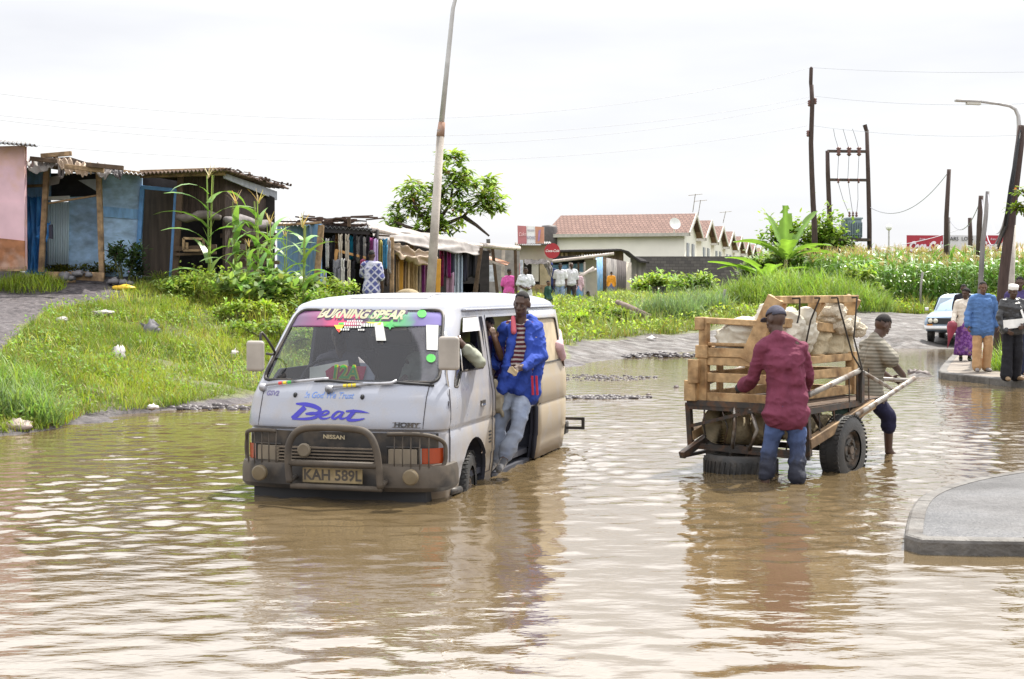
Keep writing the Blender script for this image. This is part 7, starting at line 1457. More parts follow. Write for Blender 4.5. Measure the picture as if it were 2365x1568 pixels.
# bushes and broad leaved weeds: many small leaves through an uneven volume
def leaves(P,size,rng,elong=1.8,droop=.4):
    n=len(P); a=rng.uniform(0,6.28,n); V,Q,rep=blades(P,a,size*elong*rng.uniform(.7,1.3,n),size*rng.uniform(.7,1.3,n),rng.uniform(.4,1.9,n),rng.uniform(.2,1.0,n)*droop*2,2,.2,mid=True,twist=rng.uniform(-.8,.8,n)); return V,Q,rep
def bush(name,label,px,d,hw_,hd,h,n,size,base,seed,cat='bush',flowers=None,z=None):
    rng=np.random.default_rng(seed); c=gp(px,d); T=Thing(name,label,cat,c)
    lob=[(rng.uniform(-.75,.75)*hw_,rng.uniform(-.7,.7)*hd,rng.uniform(.25,.85)*h,rng.uniform(.28,.5)) for _ in range(14)]
    P=[]
    for i in range(n):
        l_=lob[rng.integers(len(lob))]; q=rng.normal(0,.5,3); P.append((l_[0]+q[0]*l_[3]*hw_*.8,l_[1]+q[1]*l_[3]*hd*.8,max(.02,l_[2]+q[2]*l_[3]*h*.55)))
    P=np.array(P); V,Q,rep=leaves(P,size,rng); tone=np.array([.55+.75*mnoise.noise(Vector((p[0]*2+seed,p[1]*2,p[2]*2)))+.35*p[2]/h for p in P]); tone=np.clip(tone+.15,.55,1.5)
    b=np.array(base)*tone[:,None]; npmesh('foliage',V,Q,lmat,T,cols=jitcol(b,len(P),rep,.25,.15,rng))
    m=MB()
    for l_ in lob[:9]: m.tube([(l_[0]*.15,l_[1]*.15,-.1),(l_[0]*.6,l_[1]*.6,l_[2]*.5),(l_[0],l_[1],l_[2])],[.018,.012,.006],5)
    m.obj('stem',pm('green_stem',(.12,.13,.05),.7),T)
    if flowers:
        Pf=P[rng.random(len(P))<flowers[1]]+rng.normal(0,.03,(int(0),3)) if False else P[rng.random(len(P))<flowers[1]]
        if len(Pf): V,Q,rep=leaves(Pf+np.array([0,-.03,.03]),size*.7,rng,1.0); npmesh('blossom',V,Q,lmat,T,cols=jitcol(np.array(flowers[0]),len(Pf),rep,.2,.1,rng))
    return T
LG=(.26,.35,.06); DG=(.17,.25,.055)
for a in [('bush','leafy bush with small purple flowers before the blue porch wall',288,29.4,.45,.35,.85,1100,.055,(.06,.10,.04),41,'bush',((.45,.12,.40),.025)),
 ('bush','low yellow green plants along the foot of the porch wall',190,30.2,1.1,.25,.30,900,.04,(.13,.14,.02),42),
 ('bush','weedy bush at the right foot of the blue doorway shack',440,28.6,.8,.6,.45,1000,.05,(.26,.36,.08),43),
 ('bush','broad leaved weeds below the maize plants',520,28.8,1.0,.7,.55,800,.06,LG,44),
 ('bush','large pale leaved gourd plant under the maize cobs',600,28.2,.9,.7,.75,500,.12,(.24,.34,.12),45),
 ('bush','gourd leaves trailing against the blue stall end wall',655,29.5,.9,.6,.7,420,.11,(.22,.31,.11),46),
 ('bush','light green bush in front of the blue ended clothes stall',700,29.5,.9,.7,.55,800,.055,LG,47),
 ('bush','dark shrub with tiny purple flowers in front of the clothes rail',735,28.2,.6,.6,.7,1200,.045,DG,48,'bush',((.25,.12,.2),.05)),
 ('bush','round green bush on the bank above the minibus windscreen',650,26.2,1.0,.7,.45,900,.05,(.22,.31,.06),49),
 ('bush','smaller bush at the crest of the grassy bank',560,27,.9,.6,.45,800,.05,LG,50),
 ('bush','yellow flowered weed patch beside the clothes stall',765,30,.6,.5,.7,1200,.055,LG,51,'bush',((.60,.48,.03),.02)),
 ('bush','leafy weeds behind the conductor on the verge',1335,43,.7,.5,.4,700,.08,(.26,.36,.06),52),
 ('bush','dark weed clump left of the fallen log',1400,45,.9,.6,.6,900,.08,(.2,.29,.06),53),
 ('bush','feathery shrub against the block wall',1560,74,1.6,1.3,1.35,1300,.13,(.24,.34,.09),54),
 ('bush','leafy shrub at the left end of the block wall',1615,70,1.6,1.3,1.3,1300,.13,(.22,.31,.09),55),
 ('bush','pale castor bush under the banana plant',1760,68,2.1,1.4,2.4,2800,.17,(.2,.28,.1),56),
 ('bush','bushy growth right of the bench',1505,74,1.2,1.0,1.2,1200,.15,(.26,.35,.06),57),
 ('bush','slender bush between grass mound and maize field',1985,60,1.0,.8,1.8,1300,.13,(.2,.28,.07),58)]: bush(*a)
# green tree behind the utility pole base
# ---- maize
def maize_arrays(h,seed,nl=11):
    rng=np.random.default_rng(seed); Vs=[];Qs=[];Cs=[];off=0
    n=nl; zz=h*(.12+.72*np.arange(n)/n); ang=np.where(np.arange(n)%2==0,0,math.pi)+rng.normal(0,.45,n)+rng.uniform(0,6.28)
    V,Q,rep=blades(np.stack([np.zeros(n),np.zeros(n),zz],1),ang,rng.uniform(.6,1.0,n)*h/2.3,np.full(n,.115)*h/2.3,rng.uniform(.25,.6,n),rng.uniform(.9,2.3,n),6,.05,twist=rng.uniform(-.8,.8,n))
    pale=rng.random(n)<.0; c=jitcol(np.tile((.16,.28,.07),(n,1)),n,rep,.28,.12,rng); Vs.append(V);Qs.append(Q);Cs.append(c);off+=len(V)
    # stalk as 3 crossed ribbons
    for a in (0,1.05,2.1):
        V,Q,rep=blades(np.array([[0,0,0.]]),np.array([a]),np.array([h*.92]),np.array([.032*h/2.3]),np.array([0.02]),np.array([.03]),3,.6); Vs.append(V);Qs.append(Q+off);Cs.append(jitcol((.20,.26,.07),1,rep));off+=len(V)
    k=7; V,Q,rep=blades(np.tile([[0,0,h*.90]],(k,1))+rng.normal(0,.01,(k,3)),rng.uniform(0,6.28,k),rng.uniform(.22,.36,k)*h/2.3,np.full(k,.022),rng.uniform(.05,.5,k),rng.uniform(.1,.7,k),3,.3); Vs.append(V);Qs.append(Q+off);Cs.append(jitcol((.42,.32,.17),k,rep,.2));off+=len(V)
    V,Q,rep=blades(np.array([[.02,0,h*.5],[-.02,.01,h*.44]]),np.array([.3,3.5]),np.array([.22,.2]),np.array([.06,.06]),np.array([.25,.3]),np.array([.1,.1]),3,.3,mid=True); Vs.append(V);Qs.append(Q+off);Cs.append(jitcol((.20,.27,.08),2,rep));off+=len(V)
    return np.concatenate(Vs),np.concatenate(Qs),np.concatenate(Cs)
VAR=[maize_arrays(2.3,60+i) for i in range(6)]
hutmz=[(484,29.0,392,3),(545,28.6,455,0),(598,29.0,455,2),(625,28.6,505,4),(700,28.0,510,1),(660,29.3,535,5),(575,28.0,560,0)]
lbs=['tallest maize plant in front of the reed walled shack','maize plant just right of the tallest one','tasselled maize plant under the ragged roof corner','maize plant in front of the hanging sacking roll end','thin maize plant against the blue stall end wall','short maize plant beside the blue stall end wall','young maize plant low among the gourd leaves']
for i,(px,d,py,v) in enumerate(hutmz):
    g0=gp(px,d); h=at(px,py,d).z-g0.z; V,Q,c=VAR[v]; o=npmesh('maize_plant',V*(h/2.2)*np.array([1.25,1.25,1]),Q,cmat,cols=c*1.1); o.location=g0; o.rotation_euler=(0,0,i*1.3); tag(o,lbs[i],'maize plant','maize plants beside the shacks')
# the field: the front rows as plants of their own, the mass behind as one
rng=np.random.default_rng(77); VM_=[npmesh('maize_plant',V,Q,cmat,cols=c) for V,Q,c in VAR]; n_=0
def fieldtop(px): return np.interp(px,[1700,1780,1850,1950,2100,2300,2420],[640,604,588,578,572,572,575])
for j in range(4):
    for i in range(44):
        px=1830+i*12.6+rng.uniform(-5,5)+(j%2)*6; d=62.5+j*.75+rng.uniform(-.25,.25); 
        if px<1960: d+=(1960-px)*.045
        g0=gp(px,d); o=VM_[n_] if n_<6 else VM_[n_%6].copy()
        if n_>=6: COL.objects.link(o)
        o.location=g0; s=rng.uniform(.88,1.12)*(.86 if px>2000 else .95); o.scale=(s*1.15,s*1.15,s); o.rotation_euler=(rng.normal(0,.05),rng.normal(0,.05),rng.uniform(0,6.28)); tag(o,'tall tasselled maize plant in the front rows of the field beyond the road','maize plant','maize plants in the front rows of the field'); n_+=1
Vs=[];Qs=[];Cs=[];off=0
for j in range(13):
    for i in range(46):
        px=1760+i*14+rng.uniform(-6,6); d=65.8+j*1.25+rng.uniform(-.4,.4)
        if px<1960: d+=(1960-px)*.045
        g0=gp(px,d); V,Q,c=VAR[rng.integers(6)]; s=rng.uniform(.9,1.15); a=rng.uniform(0,6.28); R_=np.array([[math.cos(a),-math.sin(a),0],[math.sin(a),math.cos(a),0],[0,0,1]])
        Vs.append((V*s*np.array([1.2,1.2,1]))@R_.T+np.array([g0.x,g0.y,g0.z])); Qs.append(Q+off); Cs.append(c*rng.uniform(.85,1.1)); off+=len(V)
tag(npmesh('maize_field',np.concatenate(Vs),np.concatenate(Qs),cmat,cols=np.concatenate(Cs)),'dense field of tasselled maize behind the front rows','maize field',kind='stuff')
for i,(px,d,py) in enumerate(((1470,58,640),(1500,60,655),(1580,56,655),(1600,58,640),(1520,52,668))):
    g0=gp(px,d); h=max(.7,at(px,py,d).z-g0.z); V,Q,c=VAR[i]; o=npmesh('maize_plant',V*(h/2.3)*1.1,Q,cmat,cols=c); o.location=g0; o.rotation_euler=(0,0,i); tag(o,['stunted maize plant near the bench','stunted maize plant left of the black bucket','low maize plant before the block wall shrubs','taller maize plant among the block wall shrubs','small maize plant in the verge grass'][i],'maize plant','maize plants on the verge')
# ---- banana plants
def banana(label,px,d,lv,trunk_h,seed,base=(.17,.29,.06)):
    rng=np.random.default_rng(seed); c=gp(px,d); lv=[(a_,b_,c_,L_*1.25,W_*1.5) for a_,b_,c_,L_,W_ in lv]; T=Thing('banana_plant',label,'banana plant',c)
    m=MB(); m.tube([(0,0,-.2),(.03,0,trunk_h*.5),(.05,0,trunk_h)],[.16,.13,.08],9); m.obj('trunk',pm('banana_stem',(.20,.22,.08),.6,var=.25,col2=(.14,.09,.05)),T,smooth=True)
    for (az,lean,curl,L_,W_) in lv:
        nsg=14; t=np.linspace(0,1,nsg+1); V=[];Q=[];C_=[]; hx,hy=math.cos(az),math.sin(az); px_,py_=-hy,hx; cur=np.array([.05,0,trunk_h*.95]); 
        for i in range(nsg+1):
            th=lean+curl*t[i]
            if i: cur=cur+np.array([hx*math.sin(th),hy*math.sin(th),math.cos(th)])*L_/nsg
            w_=W_/2*(0.06 if t[i]<.12 else math.sin(math.pi*min(1,(t[i]-.08)*1.02))**.5)
            up=np.array([-hx*math.cos(th),-hy*math.cos(th),math.sin(th)])
            for s in (-1,-.5,0,.5,1):
                rag=1+ (.18*rng.normal() if abs(s)==1 and .2<t[i]<.95 else 0); q=cur+np.array([px_,py_,0])*w_*s*rag+up*(.22*w_*abs(s)); V.append(q); C_.append(np.array(base)*(1.5 if s==0 else 1)*rng.uniform(.85,1.15))
        for i in range(nsg):
            for k in range(4):
                if rng.random()<.07 and k in (0,3): continue
                a=i*5+k; Q.append((a,a+1,a+6,a+5))
        npmesh('leaf',np.array(V),np.array(Q),lmat,T,cols=np.array(C_),smooth=True)
    return T
banana('banana plant with two upright new leaves in front of the main power pole',1812,66,[(2.6,.28,.25,2.0,.55),(1.6,.03,.12,2.1,.42),(.35,.42,.35,2.3,.6),(3.3,.75,.9,2.2,.6),(.1,.9,1.1,2.1,.6),(2.9,.5,1.3,2.1,.6),(.7,.7,1.2,2.0,.6),(4.6,.7,.9,2.0,.55),(5.6,.75,1.0,2.0,.55)],1.9,91,(.15,.25,.055))
banana('lower banana plant with leaves drooping to the left over the block wall',1772,64,[(3.1,1.0,.5,2.3,.6),(2.9,.7,1.2,2.0,.55),(3.5,.6,1.0,2.0,.5),(.2,.8,1.0,1.8,.5),(4.7,.8,.8,1.7,.5)],1.0,92)
bush('feathery_tree','feathery light green bush at the foot of the main power pole',1865,78,2.6,1.6,4.2,3600,.17,(.22,.32,.06),93,'tree')
bush('feathery_tree','feathery bush between the two transformer poles',1925,80,2.0,1.5,3.6,2400,.17,(.2,.29,.06),94,'tree')
# ---- broad leaved tree behind the stalls
def tree(label,px,d,lobes,trunkpts,size,nper,base,seed,limbs,name='tree'):
    rng=np.random.default_rng(seed); c=gp(*trunkpts[0][:1],d); T=Thing(name,label,'tree',c); P=[];A=[]
    for (lx,ly,rx,ry,wt) in lobes:
        o=T.I@at(lx,ly,d); k=d/F_PX; n=int(nper*wt)
        for _ in range(n):
            q=rng.normal(0,1,3); q/=np.linalg.norm(q); r_=rng.uniform(.25,1)**.6; P.append((o.x+q[0]*rx*k*r_,o.y+q[1]*(rx+ry)*.5*k*r_*1.1,o.z+q[2]*ry*k*r_)); 
    P=np.array(P); nl=8; PP=np.repeat(P,nl,0)+rng.normal(0,.03,(len(P)*nl,3)); n=len(PP)
    V,Q,rep=blades(PP,rng.uniform(0,6.28,n),size*rng.uniform(.7,1.25,n),size*.30*rng.uniform(.8,1.2,n),rng.uniform(.7,1.7,n),rng.uniform(.4,1.3,n),3,.1,mid=True,twist=rng.uniform(-.5,.5,n))
    tone=np.repeat(rng.uniform(.6,1.35,len(P)),nl)*(.8+.5*rng.random(n)); b=np.array(base)*tone[:,None]; red=rng.random(n)<.03; b[red]=(.30,.13,.06)
    npmesh('crown',V,Q,lmat,T,cols=jitcol(b,n,rep,.2,.15,rng))
    m=MB(); tp=[T.I@at(px_,py_,d+dy) for px_,py_,dy,r_ in trunkpts]; m.tube(tp,[q[3] for q in trunkpts],9)
    for pts in limbs: m.tube([T.I@at(a,b_,d+dd) for a,b_,dd in pts],[.075,.05,.028,.015][:len(pts)],6)
    m.obj('trunk',pm('tree_bark',(.075,.055,.045),.9,var=.3,bump=.6,bscale=15),T,smooth=True); return T
tree('broad leaved green tree with a bent dark trunk rising through the clothes stalls',1000,42,
 [(1045,385,42,36,1.3),(1068,420,40,30,1),(1030,430,40,30,.9),(960,440,42,32,1.2),(990,470,50,36,1.3),(940,485,40,26,.8),(1050,470,45,34,1.1),(1120,440,40,40,1.4),(1138,470,32,30,.8),(1110,485,34,22,.5),(905,505,30,16,.5),(930,520,36,16,.5),(1030,515,52,26,1.0),(985,520,46,24,.9)],
 [(968,690,0,.16),(955,640,0,.14),(940,600,.0,.13),(960,560,0,.12),(1000,530,0,.10)],.30,25,(.27,.37,.085),95,
 [[(965,650,0),(930,600,-.5),(905,570,-.9)],[(960,640,0),(985,590,.4),(1000,560,.5)],[(1000,530,0),(1040,470,0),(1050,400,0)],[(1000,530,0),(1070,500,.3),(1120,450,.3)],[(1000,530,0),(960,480,-.2),(950,440,-.3)],[(985,540,0),(930,520,-.3),(900,505,-.3)],[(1070,500,.3),(1100,520,0),(1130,545,0)],[(940,600,0),(920,585,.3),(900,592,.5),(880,600,.8)],[(950,620,0),(915,612,.2),(895,622,.4)]])
tree('leafy branch tip of a tree just outside the right edge',2420,26,[(2365,440,20,10,.5),(2345,480,22,12,.7),(2375,490,26,14,.8),(2400,470,30,30,1)],[(2440,760,0,.12),(2430,560,0,.10),(2400,480,0,.06)],.13,16,(.17,.25,.03),96,[[(2400,480,0),(2360,482,0),(2335,485,0)],[(2420,520,0),(2385,450,0),(2360,440,0)]])
# ------------------------------------------------------------------ lamps, poles, wires
conc=pm('lamp_post_concrete',(.40,.36,.32),.8,var=.15,scale=3,bump=.2,bscale=20,col2=(.26,.23,.20),c2scale=2); galv=pm('galvanised_grey',(.42,.41,.40),.5,metal=.3,var=.15,scale=4); pole_m=pm('creosoted_pole',(.055,.035,.03),.85,var=.35,scale=5,stretch=(4,4,.6),bump=.4,bscale=12)
def W(px,py,d): return at(px,py,d)
d=30.; T=TH('street_lamp','leaning grey street lamp post with a thick lower half behind the minibus roof','street lamp',990,d)
g0=gp(985,d); m=MB(); p1=W(1018,300,d); m.tube([g0+Vector((0,0,-.3)),p1],[.105,.080],14); m.obj('base_post',conc,T,world=True,smooth=True)
m=MB(); m.tube([W(1017,315,d),W(1020.5,282,d)],[.088,.07],14); m.obj('collar',rust,T,world=True,smooth=True)
m=MB(); m.tube([W(1018,300,d),W(1034,140,d),W(1046,20,d),W(1056,-20,d),W(1080,-48,d),W(1130,-62,d),W(1220,-68,d)],[.060,.052,.045,.04,.04,.04,.04],10); m.obj('upper_post',galv,T,world=True,smooth=True)
m=MB(); m.box(W(1250,-68,d),(.7,.22,.12)); m.obj('lamp_head',galv,T,world=True,bevel=.03)
d=31.5; T=TH('street_lamp','grey street lamp with a long arm reaching left above the crowd','street lamp',2332,d)
g0=gp(2329,d); m=MB(); m.tube([g0+Vector((0,0,-.3)),W(2338,520,d)],[.092,.082],14); m.obj('base_post',conc,T,world=True,smooth=True)
m=MB(); m.tube([W(2338,540,d),W(2348,400,d),W(2353.5,290,d),W(2352,268,d),W(2345,252,d),W(2332,244,d),W(2305,239,d),W(2262,234,d)],[.062,.055,.05,.045,.042,.04,.036,.032],10); m.obj('upper_post',galv,T,world=True,smooth=True)
m=MB(); a=W(2264,234.5,d);b=W(2206,231.5,d); m.bar(a,b,.16,.055,(0,0,1)); m.obj('lamp_head',galv,T,world=True,bevel=.02); m=MB(); m.bar(a+Vector((0,0,-.05)),a.lerp(b,.55)+Vector((0,0,-.05)),.13,.05,(0,0,1)); m.obj('lamp_lens',pm('lamp_lens',(.5,.48,.42),.3),T,world=True)
def pole(name,label,pts,d,r0,r1,cat='pole',mat=None,group=None,extra=None):
    T=TH(name,label,cat,pts[0][0],d,group); g0=gp(pts[0][0],d); m=MB(); P=[g0+Vector((0,0,-.4))]+[W(px,py,d) for px,py in pts[1:]]; n_=len(P); m.tube(P,[r0+(r1-r0)*i/(n_-1) for i in range(n_)],9); m.obj('shaft',mat or pole_m,T,world=True,smooth=True)
    if extra: extra(T)
    return T
def ins(T,px,py,d,s=1.): m=MB(); c=W(px,py,d); m.lathe([(.03*s,-.18*s),(.09*s,-.12*s),(.05*s,-.07*s),(.1*s,-.02*s),(.05*s,.04*s),(.1*s,.09*s),(.04*s,.16*s)],c,(0,0,1),10); m.obj('insulator',pm('brown_porcelain',(.14,.06,.05),.3,spec=.6),T,world=True,smooth=True)
def ex1(T):
    m=MB(); m.tube([W(1874,225,75),W(1872.5,190,75),W(1873.5,157,75),W(1874,154,75)],[.06,.10,.10,.04],7); m.obj('top_pin',pole_m,T,world=True,smooth=True)
    m=MB(); m.bar(W(1868,242,75),W(1884,235,75),.12,.14); m.bar(W(1866,313,75),W(1876,308,75),.1,.12); m.obj('bracket',steel_dark,T,world=True)
    for q in ((1869,238),(1883,233),(1866,308)): ins(T,*q,75,1)
pole('power_pole','tallest dark wooden power pole, slightly crooked, right of the banana plant',[(1883,600),(1881,520),(1878,470),(1875,400),(1873,330),(1876,240),(1874,196)],75,.16,.11,'power pole',extra=ex1)
TF=TH('transformer_stand','two pole stand carrying cross bars and a grey transformer','transformer',1960,78)
for pts,r in (([(1918,600),(1916,500),(1912,400),(1911,348)],.135),([(2008,600),(2008,520),(2005,400),(2002,300)],.13)):
    m=MB(); g0=gp(pts[0][0],78); m.tube([g0]+[W(px,py,78) for px,py in pts[1:]],[r,r,r*.9,r*.8],9); m.obj('post',pole_m,TF,world=True,smooth=True)
MB().tube([W(2002,305,78),W(1997,288,78)],[.1,.12],6).obj('top_pin',pole_m,TF,world=True)
for q1,q2,ww in (((1911,349),(2003,350),.12),((1913,415),(2006,416),.12),((1910,553),(2008,554),.8)): MB().bar(W(*q1,78),W(*q2,78),ww,.15).obj('cross_bar',steel_dark,TF,world=True)
for px in (1937,1961,1984): ins(TF,px,349,77.9,1.5); ins(TF,px-1,417,77.9,.8)
m=MB(); a=W(1954,505,78);b=W(1986,553,78); m.box(((a.x+b.x)/2,78,(a.z+b.z)/2),(b.x-a.x,.7,a.z-b.z)); m.box(((a.x+b.x)/2,78,a.z),(b.x-a.x+.12,.8,.09)); m.box((a.x-.12,78,(a.z+b.z)/2+.05),(.2,.5,(a.z-b.z)*.75))
for i in range(6): m.box((a.x+.12+i*.13,77.6,(a.z+b.z)/2-.06),(.03,.14,(a.z-b.z)*.72))
m.box(((a.x+b.x)/2,77.62,(a.z+b.z)/2-.3),(b.x-a.x+.03,.1,.05)); m.obj('tank',pm('transformer_grey',(.20,.25,.29),.5,var=.12),TF,world=True)
for i in range(3): m=MB(); c=W(1962+8*i,497,78); m.lathe([(.05,-.1),(.08,0),(.04,.05),(.07,.1),(.03,.2)],c,(0,0,1),8); m.obj('bushing',MATS['brown_porcelain'],TF,world=True)
for i,(px,q) in enumerate(((1937,1962),(1961,1970),(1984,1978))): m=MB(); m.tube([W(px,355,77.8),W(px-3,415,77.9),W(px+(q-px)*.4,460,78),W(q,497,78)],.012,4); m.tube([W(px,345,77.8),W(px-9,315,77.5),W(1925+i*22,298,77)],.012,4); m.obj('lead_wire',black,TF,world=True)
pole('power_pole','bare wooden pole standing before the white middle of the hoarding',[(2184,590),(2186,500),(2192,391)],70,.13,.10,'power pole'); pole('pole_stump','short pole stump beside the bare pole at the hoarding',[(2188,590),(2189,540),(2190,502)],71,.13,.11,'pole',mat=greyboard)
pole('power_pole','dark pole with looping cables at the right half of the hoarding',[(2257,640),(2262,520),(2266,452)],66,.14,.11,'power pole'); pole('power_pole','thinner slanting pole crossing in front of the maize and hoarding',[(2260,660),(2270,560),(2277,500),(2281,442)],52,.10,.07,'power pole',mat=greyboard)
pole('pole_stump','short dark post with a bracket above the hoarding lettering',[(2243,600),(2241,540),(2240,503)],90,.16,.12,'pole'); 
d=29.5; T=pole('power_pole','thick dark leaning power pole standing among the right hand crowd',[(2300,790),(2318,640),(2335,500),(2352,360),(2361,290)],d,.115,.085,'power pole')
for i in range(3):
    m=MB(); m.tube([W(2357-i*2,300+i*6,d-.1),W(2340-i*4,430,d-.2),W(2325-i*3,520,d-.1),W(2305-i*2,575-i*6,d+.1+i*4)],.018,5); m.obj('hanging_cable',black,T,world=True,smooth=True)
pole('lamp_globe','small white globe lamp on a thin stem above the maize','globe lamp',[],1) if False else None
T=TH('globe_lamp','small white globe lamp on a thin stem above the maize','globe lamp',2052,90); m=MB(); m.tube([gp(2052,90),W(2053,530,90)],.05,6); m.obj('stem',galv,T,world=True); m=MB(); m.ell(W(2053,525,90),(.2,.2,.2)); m.obj('globe',white_paint,T,world=True,smooth=True)
for px,y0,y1,d,lb in ((1990,690,640,60.5,'thin grey stake leaning at the foot of the maize near the grass mound'),(2128,690,628,61,'thin grey stake standing in front of the middle of the maize'),(1672,700,668,50,'short stake on the verge left of the grass mound'),(2002,715,690,57,'short dark stump by the roadside')): pole('stake',lb,[(px-4,y0),(px-1,(y0+y1)/2),(px+3,y1)],d,.05,.045,'stake',mat=greyboard)
# wires: each span is a thing of its own
wire_m=pm('wire',(.34,.34,.38),.6,var=0)
def wire(label,a,b,sag,r=.010,n=28,name='wire'):
    A=W(*a);B=W(*b); m=MB(); m.tube([A.lerp(B,t)-Vector((0,0,sag*4*t*(1-t))) for t in np.linspace(0,1,n)],r,4); o=m.obj(name,wire_m); tag(o,label,'wire','overhead wires')
wire('highest overhead wire sagging from the tallest pole to the left edge',(1873,156,75),(-150,196,52),1.9,.008)
wire('second overhead wire below the highest, left of the tallest pole',(1869,224,75),(-150,250,52),1.5,.008); wire('third overhead wire, close under the second, left of the tallest pole',(1868,235,75),(-150,258,52),1.7,.008)
wire('lowest overhead wire sagging left of the tallest pole',(1866,290,75),(-150,312,52),1.4,.008)
wire('highest overhead wire running right from the tallest pole',(1874,156,75),(2500,163,60),.15,.0075); wire('middle overhead wire running right from the tallest pole',(1883,222,75),(2500,232,60),.3,.0075); wire('lower overhead wire running right across the transformer stand',(1877,290,75),(2500,304,60),.35,.0075)
wire('service cable sagging from the bare hoarding pole to the transformer stand',(2190,398,70),(2008,478,78),1.0,.022); wire('cable looping between the bare hoarding pole and the cable pole',(2193,508,71),(2266,458,66),.9,.022); wire('cable looping from the cable pole to the leaning power pole',(2268,460,66),(2335,440,30),1.6,.018); wire('second looping cable from the cable pole to the leaning power pole',(2282,448,52),(2340,410,30),1.3,.016)
wire('low cable crossing behind the hoarding top',(1985,575,80),(2240,520,90),.3,.02)
# ------------------------------------------------------------------ pale blue saloon car on the far road
ca=R(-24); cp=gz(2218,790,.12); cp=Vector((at(2222,790,43.2).x,43.4,.12)); CRM=Matrix.Translation(cp)@rz(ca); car=Thing('parked_car','pale blue old saloon car on the muddy road behind the walking crowd','car',M=CRM)
carp=pm('pale_blue_car_paint',(.26,.35,.46),.3,spec=.5,coat=.5,var=.06,col2=(.38,.35,.30),c2scale=1.5,c2lo=.6,c2hi=.75)
def loft(m,secs,n=None):
    k=len(secs[0]); V=[p for s in secs for p in s]; m.add(V,[(i*k+j,i*k+(j+1)%k,(i+1)*k+(j+1)%k,(i+1)*k+j) for i in range(len(secs)-1) for j in range(k)]+[tuple(range(k))[::-1],tuple(range((len(secs)-1)*k,len(secs)*k))])
def sect(y,hw_,z0,z1_,r=.12): return [(-hw_*.94,y,z0),(-hw_,y,z0+.15),(-hw_,y,z1_-r*1.4),(-hw_+r*.5,y,z1_-r*.3),(-hw_+r*1.6,y,z1_),(0,y,z1_+.025),(hw_-r*1.6,y,z1_),(hw_-r*.5,y,z1_-r*.3),(hw_,y,z1_-r*1.4),(hw_,y,z0+.15),(hw_*.94,y,z0)]
m=MB(); loft(m,[sect(-2.08,.74,.42,.74),sect(-2.02,.78,.36,.80),sect(-1.5,.80,.32,.86),sect(-.85,.815,.28,.92),sect(-.1,.82,.25,.93),sect(1.0,.82,.25,.93),sect(1.7,.80,.3,.92),sect(2.15,.76,.38,.88)]); m.obj('body',carp,car,smooth=True,angle=40)
m=MB()
def cs(y,hb,ht,zb,zt_): return [(-hb,y,zb),(-ht,y,zt_-.06),(-ht*.82,y,zt_),(0,y,zt_+.03),(ht*.82,y,zt_),(ht,y,zt_-.06),(hb,y,zb)]
loft(m,[cs(-.72,.74,.70,.90,.93),cs(-.28,.74,.60,.90,1.34),cs(.1,.74,.60,.90,1.43),cs(.9,.74,.60,.90,1.42),cs(1.25,.74,.62,.90,1.33),cs(1.75,.74,.70,.90,.94)]); m.obj('cabin',carp,car,smooth=True,angle=35)
cgl=pm('car_glass',(.16,.20,.24),.06,spec=.8,var=.2,scale=1.5)
m=MB(); m.add([(-.66,-.672,.955),(.66,-.672,.955),(.55,-.318,1.325),(-.55,-.318,1.325)],[(0,1,2,3)]); m.obj('windscreen',cgl,car)
for s in (-1,1):
    m=MB(); m.add([(s*.735,-.5,.96),(s*.735,.35,.96),(s*.635,.35,1.34),(s*.632,-.22,1.33)],[(0,1,2,3)]); m.obj('side_window',cgl,car); m=MB(); m.add([(s*.735,.43,.96),(s*.735,1.4,.96),(s*.635,1.15,1.32),(s*.635,.43,1.34)],[(0,1,2,3)]); m.obj('side_window',cgl,car)
    m=MB(); m.box((s*.52,-2.10,.655),(.30,.05,.17)); m.obj('lamp_surround',black,car,bevel=.01)
    for q in (.45,.60): m=MB(); m.lathe([(.072,0),(.066,.015),(.03,.03)],(s*q,-2.125,.655),(0,-1,0),16); m.obj('headlight',pm('car_headlamp',(.62,.60,.50),.15,spec=.7),car,smooth=True)
    m=MB(); m.box((s*.62,-2.1,.535),(.16,.04,.05)); m.obj('indicator',pm('amber_lens',(.55,.20,.02),.3),car)
    m=MB(); m.box((s*.92,-.55,.98),(.12,.06,.10)); m.obj('door_mirror',chrome_m,car,bevel=.02)
    for y in (-1.32,1.22): e=bpy.data.objects.new('wheel',None); COL.objects.link(e); e.parent=car.o; wheel(e,(s*.68,y,.28),(s,0,0),r=.285,wd=.16,rim=.17)
m=MB(); m.box((0,-2.105,.655),(.74,.04,.17)); m.obj('grille',black,car,bevel=.01)
m=MB(); m.box((0,-2.16,.46),(1.56,.10,.11)); m.box((0,-2.2,.46),(1.5,.03,.04)); m.obj('bumper',chrome_m,car,bevel=.02); m=MB(); m.box((0,2.2,.48),(1.5,.10,.11)); m.obj('bumper',chrome_m,car,bevel=.02)
m=MB(); m.box((.1,-2.225,.47),(.44,.012,.10)); m.obj('number_plate',pm('car_plate',(.45,.38,.2),.6,var=.3,scale=12),car)
m=MB(); m.tube([(-.35,-.70,.955),(.1,-.60,1.03)],.010,4); m.obj('wiper',black,car)
